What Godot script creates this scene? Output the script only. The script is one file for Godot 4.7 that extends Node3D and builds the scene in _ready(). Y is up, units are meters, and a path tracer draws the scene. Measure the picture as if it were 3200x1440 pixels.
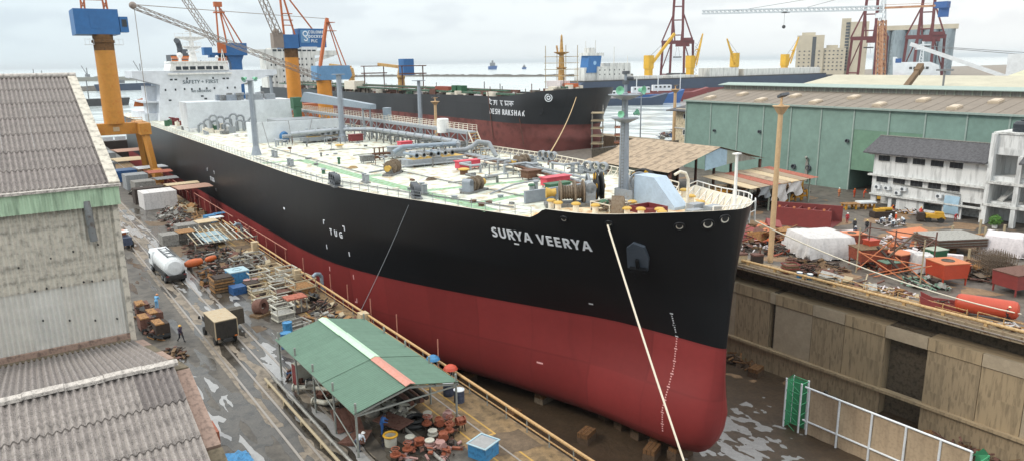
extends Node3D

class MB:
	var v := PackedVector3Array()
	var n := PackedVector3Array()
	var col := PackedColorArray()
	func tri(a: Vector3, b: Vector3, c: Vector3):
		var k := (b - a).cross(c - a)
		if k.length_squared() < 1e-14: return
		k = k.normalized()
		v.append(a); v.append(c); v.append(b)
		n.append(k); n.append(k); n.append(k)
	func quad(a: Vector3, b: Vector3, c: Vector3, d: Vector3):
		tri(a, b, c); tri(a, c, d)
	func stri(a: Vector3, b: Vector3, c: Vector3, na: Vector3, nb: Vector3, nc: Vector3):
		if (b - a).cross(c - a).dot(na + nb + nc) < 0.0:
			v.append(a); v.append(b); v.append(c)
			n.append(na); n.append(nb); n.append(nc)
		else:
			v.append(a); v.append(c); v.append(b)
			n.append(na); n.append(nc); n.append(nb)
	func box(c: Vector3, s: Vector3, b := Basis.IDENTITY):
		var x := b.x * s.x * .5
		var y := b.y * s.y * .5
		var z := b.z * s.z * .5
		quad(c - x - y + z, c + x - y + z, c + x + y + z, c - x + y + z)
		quad(c + x - y - z, c - x - y - z, c - x + y - z, c + x + y - z)
		quad(c + x - y + z, c + x - y - z, c + x + y - z, c + x + y + z)
		quad(c - x - y - z, c - x - y + z, c - x + y + z, c - x + y - z)
		quad(c - x + y + z, c + x + y + z, c + x + y - z, c - x + y - z)
		quad(c - x - y - z, c + x - y - z, c + x - y + z, c - x - y + z)
	func bx(x0: float, x1: float, y0: float, y1: float, z0: float, z1: float):
		box(Vector3(x0 + x1, y0 + y1, z0 + z1) * .5, Vector3(absf(x1 - x0), absf(y1 - y0), absf(z1 - z0)))
	func beam(a: Vector3, b: Vector3, w: float, h: float, up := Vector3.UP):
		var d := (b - a).normalized()
		if absf(d.dot(up)) > .98: up = Vector3.RIGHT if absf(d.x) < .9 else Vector3.BACK
		var s := d.cross(up).normalized()
		var u := s.cross(d).normalized()
		box((a + b) * .5, Vector3(w, h, (b - a).length()), Basis(s, u, -d))
	func tube(a: Vector3, b: Vector3, r: float, r2 := -1.0, sides := 8, caps := true):
		if r2 < 0.0: r2 = r
		var d := (b - a).normalized()
		var up := Vector3.UP if absf(d.y) < .95 else Vector3.RIGHT
		var s := d.cross(up).normalized()
		var u := s.cross(d).normalized()
		for i in sides:
			var t0 := TAU * i / sides
			var t1 := TAU * (i + 1) / sides
			var n0 := s * cos(t0) + u * sin(t0)
			var n1 := s * cos(t1) + u * sin(t1)
			stri(a + n0 * r, a + n1 * r, b + n1 * r2, n0, n1, n1)
			stri(a + n0 * r, b + n1 * r2, b + n0 * r2, n0, n1, n0)
			if caps:
				tri(a, a + n1 * r, a + n0 * r)
				tri(b, b + n0 * r2, b + n1 * r2)
	func path(p: Array, r: float, sides := 8):
		for i in p.size() - 1:
			tube(p[i], p[i + 1], r, r, sides, true)
			if i > 0: ball(p[i], r * 1.0, 6, 4)
	func ball(c: Vector3, r: float, nu := 10, nv := 6, sc := Vector3.ONE):
		for j in nv:
			for i in nu:
				var q := []
				for k in [[i, j], [i + 1, j], [i + 1, j + 1], [i, j + 1]]:
					var th: float = PI * k[1] / nv
					var ph: float = TAU * k[0] / nu
					q.append(Vector3(sin(th) * cos(ph), cos(th), -sin(th) * sin(ph)))
				stri(c + q[0] * r * sc, c + q[2] * r * sc, c + q[1] * r * sc, q[0], q[2], q[1])
				stri(c + q[0] * r * sc, c + q[3] * r * sc, c + q[2] * r * sc, q[0], q[3], q[2])
	func lathe(o: Vector3, axis: Vector3, prof: Array, sides := 12):
		var d := axis.normalized()
		var up := Vector3.UP if absf(d.y) < .95 else Vector3.RIGHT
		var s := d.cross(up).normalized()
		var u := s.cross(d).normalized()
		for k in prof.size() - 1:
			var p: Vector2 = prof[k]
			var q: Vector2 = prof[k + 1]
			var sl := Vector2(q.y - p.y, p.x - q.x)
			if sl.length() < 1e-6: continue
			sl = sl.normalized()
			for i in sides:
				var t0 := TAU * i / sides
				var t1 := TAU * (i + 1) / sides
				var r0 := s * cos(t0) + u * sin(t0)
				var r1 := s * cos(t1) + u * sin(t1)
				var n0 := (r0 * sl.x + d * sl.y).normalized()
				var n1 := (r1 * sl.x + d * sl.y).normalized()
				var a := o + r0 * p.x + d * p.y
				var b := o + r1 * p.x + d * p.y
				var c := o + r1 * q.x + d * q.y
				var e := o + r0 * q.x + d * q.y
				if p.x > 1e-5: stri(a, b, c, n0, n1, n1)
				if q.x > 1e-5: stri(a, c, e, n0, n1, n0)
	func prism(poly: Array, o: Vector3, ex: Vector3, ey: Vector3, depth: float):
		var ez := ex.cross(ey).normalized()
		var pp := PackedVector2Array(poly)
		if Geometry2D.is_polygon_clockwise(pp): pp.reverse()
		var ix := Geometry2D.triangulate_polygon(pp)
		var f := []
		for q in pp: f.append(o + ex * q.x + ey * q.y)
		for i in range(0, ix.size(), 3):
			var a: Vector3 = f[ix[i]]
			var b: Vector3 = f[ix[i + 1]]
			var c: Vector3 = f[ix[i + 2]]
			if (b - a).cross(c - a).dot(ez) < 0.0:
				var t := b
				b = c; c = t
			tri(a + ez * depth, b + ez * depth, c + ez * depth)
			tri(a, c, b)
		for i in f.size():
			var a: Vector3 = f[i]
			var b: Vector3 = f[(i + 1) % f.size()]
			quad(a, b, b + ez * depth, a + ez * depth)
	func ring(c: Vector3, axis: Vector3, r: float, t: float, sides := 14, tsides := 6, squash := 1.0):
		var d := axis.normalized()
		var up := Vector3.UP if absf(d.y) < .95 else Vector3.RIGHT
		var s := d.cross(up).normalized()
		var u := s.cross(d).normalized() * squash
		for i in sides:
			for j in tsides:
				var q := []
				var m := []
				for k in [[i, j], [i + 1, j], [i + 1, j + 1], [i, j + 1]]:
					var a: float = TAU * k[0] / sides
					var b: float = TAU * k[1] / tsides
					var rad := s * cos(a) + u * sin(a)
					var nn := (rad * cos(b) + d * sin(b))
					q.append(c + rad * r + nn * t)
					m.append(nn.normalized())
				stri(q[0], q[1], q[2], m[0], m[1], m[2])
				stri(q[0], q[2], q[3], m[0], m[2], m[3])
	func sheet(rows: Array, both := false):
		var h := rows.size()
		var w: int = rows[0].size()
		var nr := []
		for j in h:
			var r := []
			for i in w:
				var dx: Vector3 = rows[j][mini(i + 1, w - 1)] - rows[j][maxi(i - 1, 0)]
				var dy: Vector3 = rows[mini(j + 1, h - 1)][i] - rows[maxi(j - 1, 0)][i]
				r.append(dx.cross(dy).normalized())
			nr.append(r)
		for j in h - 1:
			for i in w - 1:
				stri(rows[j][i], rows[j][i + 1], rows[j + 1][i + 1], nr[j][i], nr[j][i + 1], nr[j + 1][i + 1])
				stri(rows[j][i], rows[j + 1][i + 1], rows[j + 1][i], nr[j][i], nr[j + 1][i + 1], nr[j + 1][i])
	func mesh() -> ArrayMesh:
		var a := []
		a.resize(Mesh.ARRAY_MAX)
		a[Mesh.ARRAY_VERTEX] = v
		a[Mesh.ARRAY_NORMAL] = n
		if col.size() == v.size() and col.size() > 0: a[Mesh.ARRAY_COLOR] = col
		var m := ArrayMesh.new()
		m.add_surface_from_arrays(Mesh.PRIMITIVE_TRIANGLES, a)
		return m

var taken := {}
var M := {}
var T := {}
var rng := RandomNumberGenerator.new()

func numbered(called: String) -> String:
	var k: int = taken.get(called, 0)
	taken[called] = k + 1
	return called if k == 0 else "%s_%03d" % [called, k]

func meta(o, label, category, group = "", kind = ""):
	if label: o.set_meta("label", label)
	if category: o.set_meta("category", category)
	if group: o.set_meta("group", group)
	if kind: o.set_meta("kind", kind)

func thing(called, label, category, at = Vector3.ZERO, turn = 0.0, group = "") -> Node3D:
	var o := Node3D.new()
	o.name = numbered(called)
	add_child(o)
	o.position = at
	o.rotation.y = turn
	meta(o, label, category, group)
	return o

func org(o) -> Vector3:
	var p := Vector3.ZERO
	while o != null and o != self:
		p += o.position
		o = o.get_parent()
	return p

func part(mb: MB, called: String, m, parent: Node3D) -> MeshInstance3D:
	var o := MeshInstance3D.new()
	o.name = called
	o.mesh = mb.mesh()
	o.material_override = M[m] if m is String else m
	parent.add_child(o, true)
	return o

func wpart(mb: MB, called: String, m, parent: Node3D) -> MeshInstance3D:
	var o := part(mb, called, m, parent)
	o.position = -org(parent)
	return o

func inst(mesh: Mesh, called: String, m, parent: Node3D, xf: Transform3D) -> MeshInstance3D:
	var o := MeshInstance3D.new()
	o.name = called
	o.mesh = mesh
	o.material_override = M[m] if m is String else m
	parent.add_child(o, true)
	o.transform = xf
	return o

func solo(mb: MB, called: String, m, label, category, group = "", at = Vector3.ZERO, turn = 0.0) -> MeshInstance3D:
	var o := MeshInstance3D.new()
	o.name = numbered(called)
	o.mesh = mb.mesh()
	o.material_override = M[m] if m is String else m
	add_child(o)
	o.position = at
	o.rotation.y = turn
	meta(o, label, category, group)
	return o

func struct(mb: MB, called: String, m) -> MeshInstance3D:
	var o := solo(mb, called, m, "", "")
	o.set_meta("kind", "structure")
	return o

func copy_of(o, at: Vector3, turn: float, label: String, group = "") -> Node3D:
	var base: String = String(o.name)
	if base.length() > 4 and base[base.length() - 4] == "_" and base.substr(base.length() - 3).is_valid_int():
		base = base.substr(0, base.length() - 4)
	var c = o.duplicate()
	c.name = numbered(base)
	add_child(c)
	c.position = at
	c.rotation.y = turn
	if label: c.set_meta("label", label)
	if group: c.set_meta("group", group)
	return c

func noise_bytes(seed_: int, freq: float, oct: int, size: int, sx := 1.0, sy := 1.0) -> PackedByteArray:
	var f := FastNoiseLite.new()
	f.seed = seed_
	f.frequency = freq
	f.noise_type = FastNoiseLite.TYPE_SIMPLEX_SMOOTH
	f.fractal_octaves = oct
	var w := int(size * sx)
	var h := int(size * sy)
	var im := f.get_seamless_image(w, h)
	if w != size or h != size: im.resize(size, size, Image.INTERPOLATE_CUBIC)
	im.convert(Image.FORMAT_L8)
	return im.get_data()

func tex(size: int, layers: Array, fn: Callable) -> ImageTexture:
	var out := PackedByteArray()
	out.resize(size * size * 3)
	var k := layers.size()
	for i in size * size:
		var c: Color
		if k == 1: c = fn.call(layers[0][i] / 255.0, 0.0, 0.0)
		elif k == 2: c = fn.call(layers[0][i] / 255.0, layers[1][i] / 255.0, 0.0)
		else: c = fn.call(layers[0][i] / 255.0, layers[1][i] / 255.0, layers[2][i] / 255.0)
		out[i * 3] = clampi(int(c.r * 255.0), 0, 255)
		out[i * 3 + 1] = clampi(int(c.g * 255.0), 0, 255)
		out[i * 3 + 2] = clampi(int(c.b * 255.0), 0, 255)
	var im := Image.create_from_data(size, size, false, Image.FORMAT_RGB8, out)
	im.generate_mipmaps()
	return ImageTexture.create_from_image(im)

func ntex(seed_: int, freq: float, oct: int, size: int, strength: float) -> ImageTexture:
	var b := noise_bytes(seed_, freq, oct, size)
	var im := Image.create_from_data(size, size, false, Image.FORMAT_L8, b)
	im.convert(Image.FORMAT_RGBA8)
	im.bump_map_to_normal_map(strength)
	im.generate_mipmaps()
	return ImageTexture.create_from_image(im)

func ss(a: float, b: float, x: float) -> float:
	return smoothstep(a, b, x)

func make_textures():
	var S := 384
	var big := noise_bytes(11, .006, 4, S)
	var mid := noise_bytes(23, .02, 4, S)
	var fine := noise_bytes(37, .11, 3, S)
	var blot := noise_bytes(51, .013, 5, S)
	var strk := noise_bytes(63, .03, 4, S, 1.0, .12)
	var strk2 := noise_bytes(64, .012, 4, S, 1.0, .16)
	T.mottle = tex(S, [big, mid, fine], func(a, b, c):
		var g: float = .86 + .08 * a + .06 * b + .06 * (c - .5)
		return Color(g, g, g))
	T.grime = tex(S, [blot, mid, fine], func(a, b, c):
		var g: float = .97 - .20 * ss(.45, .85, a) - .12 * ss(.5, .85, b) + .10 * (c - .5)
		return Color(g, g * .985, g * .96))
	T.rusty = tex(S, [blot, mid, fine], func(a, b, c):
		var k: float = ss(.52, .74, a * .6 + b * .4 + (c - .5) * .25)
		var g: float = .95 + .1 * (c - .5)
		return Color(g, g, g).lerp(Color(.56, .38, .26), k * .6))
	T.rustsome = tex(S, [blot, mid, fine], func(a, b, c):
		var k: float = ss(.60, .78, a * .55 + b * .45 + (c - .5) * .3)
		var g: float = .93 + .1 * (b - .5) + .08 * (c - .5)
		return Color(g, g, g).lerp(Color(.80, .64, .48), k * .45))
	T.streak = tex(S, [strk, strk2, fine], func(a, b, c):
		var g: float = .96 - .13 * ss(.5, .9, a) - .12 * ss(.5, .85, b) + .06 * (c - .5)
		return Color(g, g * .98, g * .95))
	T.soot = tex(S, [strk, strk2, fine], func(a, b, c):
		var g: float = .93 - .30 * ss(.40, .8, a) - .22 * ss(.4, .8, b) + .08 * (c - .5)
		g = maxf(g, .12)
		return Color(g, g * .97, g * .95))
	T.lichen = tex(S, [fine, mid, blot], func(a, b, c):
		var g: float = .94 - .36 * ss(.50, .74, a * .62 + b * .38) - .12 * ss(.45, .75, c)
		return Color(g, g * .985, g * .975))
	T.asphalt = tex(S, [fine, mid, blot], func(a, b, c):
		var g: float = .76 + .14 * (a - .5) + .16 * (b - .5) - .16 * ss(.45, .8, c)
		return Color(g * 1.02, g, g * .96))
	T.mud = tex(S, [fine, mid, big], func(a, b, c):
		var g: float = .80 + .16 * (a - .5) + .14 * (b - .5) + .16 * (c - .5)
		return Color(g, g * .98, g * .95))
	T.deck = tex(S, [blot, mid, fine], func(a, b, c):
		var k: float = ss(.54, .80, a * .5 + b * .5 + (c - .5) * .4)
		var d: float = ss(.42, .75, b) * .12 + ss(.4, .6, a) * .05
		var g: float = .97 - d + .05 * (c - .5)
		return Color(g, g, g * .99).lerp(Color(.82, .66, .48), k * .7))
	T.deckbow = tex(S, [blot, mid, fine], func(a, b, c):
		var k: float = ss(.42, .72, a * .55 + b * .45 + (c - .5) * .3)
		var g: float = .96 + .08 * (c - .5)
		return Color(g, g, g * .98).lerp(Color(.80, .60, .42), k * .7))
	var pl := PackedFloat32Array()
	rng.seed = 19
	for i in 48: pl.append(rng.randf_range(-.06, .06))
	var im := Image.create(S, S, false, Image.FORMAT_RGB8)
	for y in S:
		for x in S:
			var k := int(x * 6.0 / S) + 6 * int(y * 8.0 / S)
			var g: float = .90 + pl[k] + .05 * (fine[y * S + x] / 255.0 - .5) + .05 * (strk2[y * S + x] / 255.0 - .5) + .05 * (big[y * S + x] / 255.0 - .5)
			if x % 64 < 2 or y % 48 < 2: g *= .93
			im.set_pixel(x, y, Color(g, g, g))
	im.generate_mipmaps()
	T.plate = ImageTexture.create_from_image(im)
	T.tarp = tex(S, [mid, strk2, fine], func(a, b, c):
		var g: float = .97 - .07 * ss(.45, .85, a) - .06 * ss(.45, .85, b) + .04 * (c - .5)
		return Color(g, g * .99, g * .98))
	T.wood = tex(S, [strk, fine, blot], func(a, b, c):
		var g: float = .95 - .35 * a + .16 * (b - .5) - .2 * ss(.5, .8, c)
		return Color(g, g * .96, g * .9))
	T.n_fine = ntex(71, .09, 4, 256, 2.5)
	T.n_wave = ntex(83, .022, 4, 256, 5.0)
	T.n_soft = ntex(95, .03, 3, 256, 3.0)

func mk(key: String, c: Color, rough := .8, t = null, scale := .2, metal := 0.0, nrm = null, nscale := 1.0, spec := .5) -> StandardMaterial3D:
	var m := StandardMaterial3D.new()
	m.albedo_color = c
	m.roughness = rough
	m.metallic = metal
	m.metallic_specular = spec
	if t != null: m.albedo_texture = T[t]
	if nrm != null:
		m.normal_enabled = true
		m.normal_texture = T[nrm]
		m.normal_scale = nscale
	if t != null or nrm != null:
		m.uv1_triplanar = true
		m.uv1_world_triplanar = true
		m.uv1_scale = Vector3.ONE * scale
	M[key] = m
	return m

func hx(s: String) -> Color:
	return Color.html(s)

func make_view():
	var cam := Camera3D.new()
	cam.name = "camera"
	add_child(cam)
	cam.position = Vector3(0, 26, 0)
	cam.basis = Basis.from_euler(Vector3(deg_to_rad(-13.157), deg_to_rad(-35.136), deg_to_rad(-.768)))
	cam.fov = 35.49
	cam.near = .3
	cam.far = 60000.0
	cam.current = true

	var w := 1536
	var h := 768
	var f := FastNoiseLite.new()
	f.seed = 5
	f.frequency = .012
	f.fractal_octaves = 5
	f.domain_warp_enabled = true
	f.domain_warp_amplitude = 18.0
	f.domain_warp_frequency = .02
	var im0 := f.get_seamless_image(1024, 1024)
	im0.convert(Image.FORMAT_L8)
	var nb := im0.get_data()
	var out := PackedByteArray()
	out.resize(w * h * 12)
	for y in h:
		var el := (.5 - (y + .5) / h) * PI
		var e := maxf(0.0, sin(el))
		var yy := int(fposmod(pow(maxf(el, 0.0), .75) * 1500.0, 1024.0))
		for x in w:
			var c: Color
			if el < -.02:
				c = Color(.60, .62, .63)
			else:
				var u := (x + .5) / w
				var nz: float = nb[yy * 1024 + (x * 2) % 1024] / 255.0
				var nz2: float = nb[((yy * 3) % 1024) * 1024 + (x * 5) % 1024] / 255.0
				var side := .5 + .5 * cos((u - .30) * TAU)   # the brighter, warmer half of the overcast
				var base := Color(.820, .878, .905).lerp(Color(.985, .974, .958), clampf(side * 1.15 - .28, 0.0, 1.0))
				var k := ss(.46, .64, nz * .7 + nz2 * .3)
				c = base.lerp(base * Color(.955, .957, .965), k * ss(.015, .05, e))
				c = c.lerp(Color(.93, .93, .925), ss(.12, .6, e) * .55)
			c = c.srgb_to_linear()
			var g := 1.0 + 1.3 * e   # an overcast dome brightens evenly towards the zenith
			var i := (y * w + x) * 12
			out.encode_float(i, c.r * g)
			out.encode_float(i + 4, c.g * g)
			out.encode_float(i + 8, c.b * g)
	var pm := PanoramaSkyMaterial.new()
	pm.panorama = ImageTexture.create_from_image(Image.create_from_data(w, h, false, Image.FORMAT_RGBF, out))
	pm.energy_multiplier = 1.0
	var sky := Sky.new()
	sky.sky_material = pm
	var env := Environment.new()
	env.background_mode = Environment.BG_SKY
	env.sky = sky
	env.ambient_light_source = Environment.AMBIENT_SOURCE_SKY
	env.tonemap_mode = Environment.TONE_MAPPER_LINEAR
	env.tonemap_exposure = 1.12
	env.sdfgi_enabled = true
	env.ssao_enabled = true
	env.ssil_enabled = true
	env.fog_enabled = true
	env.fog_density = .00006
	env.fog_light_color = Color(.86, .89, .91)
	var we := WorldEnvironment.new()
	we.name = "environment"
	we.environment = env
	add_child(we)

	var sun := DirectionalLight3D.new()
	sun.name = "sun"
	sun.light_energy = .5
	sun.light_angular_distance = 14.0
	sun.light_color = Color(1.0, .965, .91)
	sun.shadow_enabled = true
	add_child(sun)
	sun.basis = Basis.looking_at(Vector3(.72, -.64, .26))

func make_materials():
	mk("quay", hx("706b66"), .6, "asphalt", .11)
	mk("quaywet", hx("5c5752"), .2, "asphalt", .13)
	mk("slab", hx("a59a8e"), .7, "asphalt", .16)
	mk("slabwarm", hx("a98d68"), .72, "asphalt", .2)
	mk("yard", hx("7d756f"), .6, "asphalt", .09)
	mk("sky_sheen", hx("9d9c9b"), .06, "mottle", .5, 0.0, "n_fine", .3)  # water surface with the sky reflection put into its pale grey
	mk("dust", hx("a3876b"), .85, "mud", .3)
	mk("rust_dust", hx("7e6c59"), .9, "mud", .3)
	mk("mud", hx("574737"), .55, "mud", .18, 0.0, "n_soft", .5)
	mk("mudwater", hx("8f8276"), .1, null, .25, 0.0, "n_wave", 1.0)
	mk("concrete", hx("ab9b84"), .85, "mottle", .25)
	mk("concrete_b", hx("9f8f77"), .85, "streak", .3)
	mk("concrete_c", hx("a5947a"), .85, "streak", .22)
	mk("coping", hx("93836b"), .85, "rusty", .3)
	mk("shadewall", hx("5d5346"), .9, "grime", .3)  # dark tone that paints in the shade of gallery, niche and slot
	mk("sea", hx("c4cdcc"), .16, "mottle", .004, 0.0, "n_wave", .5)
	mk("rock", hx("5f5c58"), .9, "grime", .1)
	mk("farland", hx("66675f"), .95, "mottle", .01)

func thr_sheet(mb: MB, x0: float, x1: float, z0: float, z1: float, y: float, cell: float, f: FastNoiseLite, lim: Callable, zs := 1.0):
	var nx := int((x1 - x0) / cell)
	var nz := int((z1 - z0) / cell)
	var g := []
	for j in nz + 1:
		var r := PackedFloat32Array()
		for i in nx + 1:
			var x := x0 + i * cell
			var z := z0 + j * cell
			r.append(f.get_noise_2d(x, z * zs) - lim.call(x, z))
		g.append(r)
	for j in nz:
		for i in nx:
			var p := [Vector3(x0 + i * cell, y, z0 + j * cell), Vector3(x0 + i * cell, y, z0 + (j + 1) * cell), Vector3(x0 + (i + 1) * cell, y, z0 + (j + 1) * cell), Vector3(x0 + (i + 1) * cell, y, z0 + j * cell)]
			var q := [g[j][i], g[j + 1][i], g[j + 1][i + 1], g[j][i + 1]]
			var poly := []
			for k in 4:
				var l := (k + 1) % 4
				if q[k] > 0: poly.append(p[k])
				if (q[k] > 0) != (q[l] > 0): poly.append(p[k].lerp(p[l], q[k] / (q[k] - q[l])))
			for k in range(1, poly.size() - 1): mb.tri(poly[0], poly[k], poly[k + 1])

func nz(seed_: int, freq: float, oct := 3) -> FastNoiseLite:
	var f := FastNoiseLite.new()
	f.seed = seed_
	f.frequency = freq
	f.fractal_octaves = oct
	f.noise_type = FastNoiseLite.TYPE_SIMPLEX_SMOOTH
	return f

const XL := 28.2     # edge of the dock, near quay
const XR := 76.5     # edge of the dock, far quay
const FLOOR := -13.3

func make_setting():
	var b := MB.new()
	b.bx(-140, XL, -14.5, 0, -292, 60)
	struct(b, "quay", "quay")
	b = MB.new()
	b.bx(79.2, 128, -14.5, 0, -332, 60)
	b.bx(128, 360, -14.5, 0, -166, 60)
	struct(b, "yard_ground", "yard")
	b = MB.new()
	b.bx(XL, 79.2, FLOOR - 1.0, FLOOR, -292, 60)
	struct(b, "dock_floor", "mud")
	b = MB.new()
	b.bx(128, 180, -9.5, -8.5, -332, -166)
	struct(b, "dock_floor", "mud")
	b = MB.new()
	b.bx(176, 181, -8.5, 0, -332, -166)
	struct(b, "dock_wall", "concrete_b")
	b = MB.new()
	for r in [[-30000, 30000, -40000, -332], [181, 30000, -332, -166], [360, 30000, -166, 500], [-30000, -140, -332, 500], [-140, 79.2, -332, -296]]:
		b.quad(Vector3(r[0], -2.5, r[3]), Vector3(r[1], -2.5, r[3]), Vector3(r[1], -2.5, r[2]), Vector3(r[0], -2.5, r[2]))
	struct(b, "sea", "sea")

	var wall := struct(MB_box(79.0, 79.25, FLOOR, -.5, -292, 60), "dock_wall", "shadewall")  # gallery back, shade under the overhang put into its colour
	var zb := [60.0, 8.0, 2.7, -2.6, -7.9, -13.2, -18.5, -23.6, -27.6, -32.8, -37.3, -42.0, -46.1, -51.2, -52.0, -57.2, -62.5, -68, -74, -80, -86, -92, -98, -110, -292]
	for i in zb.size() - 1:
		var z1: float = zb[i] - .03
		var z0: float = zb[i + 1] + .03
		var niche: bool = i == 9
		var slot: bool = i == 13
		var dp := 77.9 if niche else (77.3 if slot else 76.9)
		part(MB_box(dp, 79.0, -10.3, -2.75, zb[i + 1], zb[i]), "core", "shadewall" if niche or slot else "concrete_b", wall)  # niche and slot take the painted shade tone
		part(MB_box(77.9 if niche else 76.5, 79.0, FLOOR, -10.3, zb[i + 1], zb[i]), "footing", "shadewall" if niche else "concrete_b", wall)
		if not niche and not slot: part(MB_box(76.5, 76.92, -10.25, -4.12, z0, z1), "panel", ["concrete", "concrete_c", "concrete_b"][i % 3], wall)
		part(MB_box(76.38, 76.92, -4.02, -2.72, z0, z1), "panel", ["concrete_c", "concrete"][i % 2], wall)
	part(MB_box(76.05, 76.9, -10.42, -10.1, -292, 60), "ledge", "concrete_c", wall)
	var q := struct(MB_box(76.2, 79.3, -.52, .02, -292, 60), "dock_edge", "coping")
	var z := 10.0
	while z > -120.0:
		part(MB_box(76.08, 76.3, -.62, .06, z - 4.7, z), "edge_block", "coping", q)
		z -= 4.75
	b = MB.new()
	b.tube(Vector3(76.75, .42, -125), Vector3(76.75, .42, 20), .17, -1, 10)
	for i in 36: b.bx(76.6, 76.9, 0, .3, -124 + i * 4.0, -123.7 + i * 4.0)
	mk("pipe_yellow", hx("c8a876"), .6, "rusty", .8)
	solo(b, "service_pipe", "pipe_yellow", "long rusty yellow service pipe lying along the far edge of the dry dock", "pipe")
	b = MB.new()
	b.tube(Vector3(76.1, -.3, -125), Vector3(76.1, -.3, 20), .11, -1, 8)
	mk("pipe_grey", hx("8a7f76"), .6, "rusty", .8)
	solo(b, "hose_pipe", "pipe_grey", "thin grey pipe hung below the far dock edge over the dark gallery", "pipe")
	b = MB.new()
	var f := nz(4, .16, 4)
	thr_sheet(b, 66, 76.4, -60, -20, FLOOR + .006, .7, f, func(x, zz): return .1 + (76.4 - x) * .06)
	solo(b, "silt", "dust", "pale silt drifted along the foot of the far dock wall", "silt").set_meta("kind", "stuff")
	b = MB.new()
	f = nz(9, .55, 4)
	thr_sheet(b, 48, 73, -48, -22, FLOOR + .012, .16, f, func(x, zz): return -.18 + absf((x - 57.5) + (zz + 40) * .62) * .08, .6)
	var wtr := solo(b, "shallow_water", "sky_sheen", "", "")  # pooled water, reflected sky painted in as pale colour
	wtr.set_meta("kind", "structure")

	b = MB.new()
	b.bx(13.0, 17.6, 0, .006, -200, 10)
	struct(b, "track_bed", "slab")
	mk("rail", hx("a39b93"), .35, "rustsome", .9, .4)
	for x in [13.45, 14.6, 16.1, 17.3]:
		b = MB.new()
		b.bx(x - .09, x + .09, 0, .05, -200, 10)
		struct(b, "track_rail", "rail")
	b = MB.new()
	b.bx(23.2, 28.15, 0, .008, -230, 10)
	struct(b, "dock_side_path", "slabwarm")
	mk("paint_yellow", hx("c39a4c"), .7, "rustsome", .6)
	b = MB.new()
	for x in [24.05, 25.95]: b.bx(x - .07, x + .07, .008, .014, -150, 5)
	var zz := 2.0
	while zz > -90:
		b.bx(25.1, 25.88, .008, .013, zz - .07, zz + .07)
		zz -= 4.6
	struct(b, "path_marking", "paint_yellow")
	b = MB.new()
	b.bx(25.2, 25.34, .009, .03, -230, 5)
	struct(b, "crane_rail", "rail")
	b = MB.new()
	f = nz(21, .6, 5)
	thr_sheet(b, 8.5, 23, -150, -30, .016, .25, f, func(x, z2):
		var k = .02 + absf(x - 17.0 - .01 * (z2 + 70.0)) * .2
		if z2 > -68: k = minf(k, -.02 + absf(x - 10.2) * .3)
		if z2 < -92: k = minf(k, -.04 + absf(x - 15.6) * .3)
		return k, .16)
	var dm := MB.new()
	thr_sheet(dm, 8.0, 23, -150, -30, .012, .4, f, func(x, z2): return -.25 + minf(absf(x - 17.0) * .1, absf(x - 10.2) * (.14 if z2 > -70 else 1.0)), .16)
	solo(dm, "damp_ground", "quaywet", "", "").set_meta("kind", "structure")
	var sky_sheen := solo(b, "puddle_sheen", "sky_sheen", "puddles on the road beside the rails, coloured pale like reflected sky", "puddle_sheen")  # puddles whose bright sky reflection is painted into the colour
	sky_sheen.set_meta("kind", "stuff")
	b = MB.new()
	f = nz(33, .09, 4)
	thr_sheet(b, 18, 23, -140, -30, .02, .4, f, func(x, z2): return .12)
	thr_sheet(b, 23.3, 28, -110, -30, .02, .4, f, func(x, z2): return .22)
	solo(b, "dirt", "rust_dust", "brown rusty dirt spread over the quay by the cages", "dirt").set_meta("kind", "stuff")
	b = MB.new()
	f = nz(41, .09, 5)
	thr_sheet(b, 80, 126, -110, -15, .012, .5, f, func(x, z2): return .1 if x > 92 else .28)
	solo(b, "dirt", "dust", "tan dust spread over the ground of the far yard", "dirt").set_meta("kind", "stuff")

	mk("rock2", hx("5d5b57"), .95, "grime", .02)
	b = MB.new()
	ridge(b, [Vector3(380, 0, -1850), Vector3(760, 0, -1500), Vector3(850, 0, -1180), Vector3(1000, 0, -1000)], 9.0, 3.0, 7)
	struct(b, "breakwater", "rock2")
	b = MB.new()
	ridge(b, [Vector3(-900, 0, -2300), Vector3(60, 0, -1900), Vector3(300, 0, -1800)], 30.0, 9.0, 8)
	struct(b, "breakwater", "farland")
	b = MB.new()
	ridge(b, [Vector3(-60, 0, -1000), Vector3(60, 0, -1050), Vector3(200, 0, -1120), Vector3(330, 0, -1200)], 18.0, 5.0, 9)
	struct(b, "harbour_mole", "rock2")
	b = MB.new()
	b.prism([Vector2(690, 690), Vector2(720, 520), Vector2(700, 330), Vector2(700, -300), Vector2(3000, -300), Vector2(3000, 900), Vector2(900, 800)], Vector3(0, 1.5, 0), Vector3.RIGHT, Vector3.FORWARD, -4.5)
	struct(b, "far_quay", "slab")

func MB_box(x0: float, x1: float, y0: float, y1: float, z0: float, z1: float) -> MB:
	var b := MB.new()
	b.bx(x0, x1, y0, y1, z0, z1)
	return b

func BX(c: Vector3, s: Vector3, bs := Basis.IDENTITY) -> MB:
	var b := MB.new()
	b.box(c, s, bs)
	return b

func TB(a: Vector3, c: Vector3, r: float, r2 := -1.0, n := 8) -> MB:
	var b := MB.new()
	b.tube(a, c, r, r2, n)
	return b

func BM(a: Vector3, c: Vector3, w: float, h: float) -> MB:
	var b := MB.new()
	b.beam(a, c, w, h)
	return b

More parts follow.
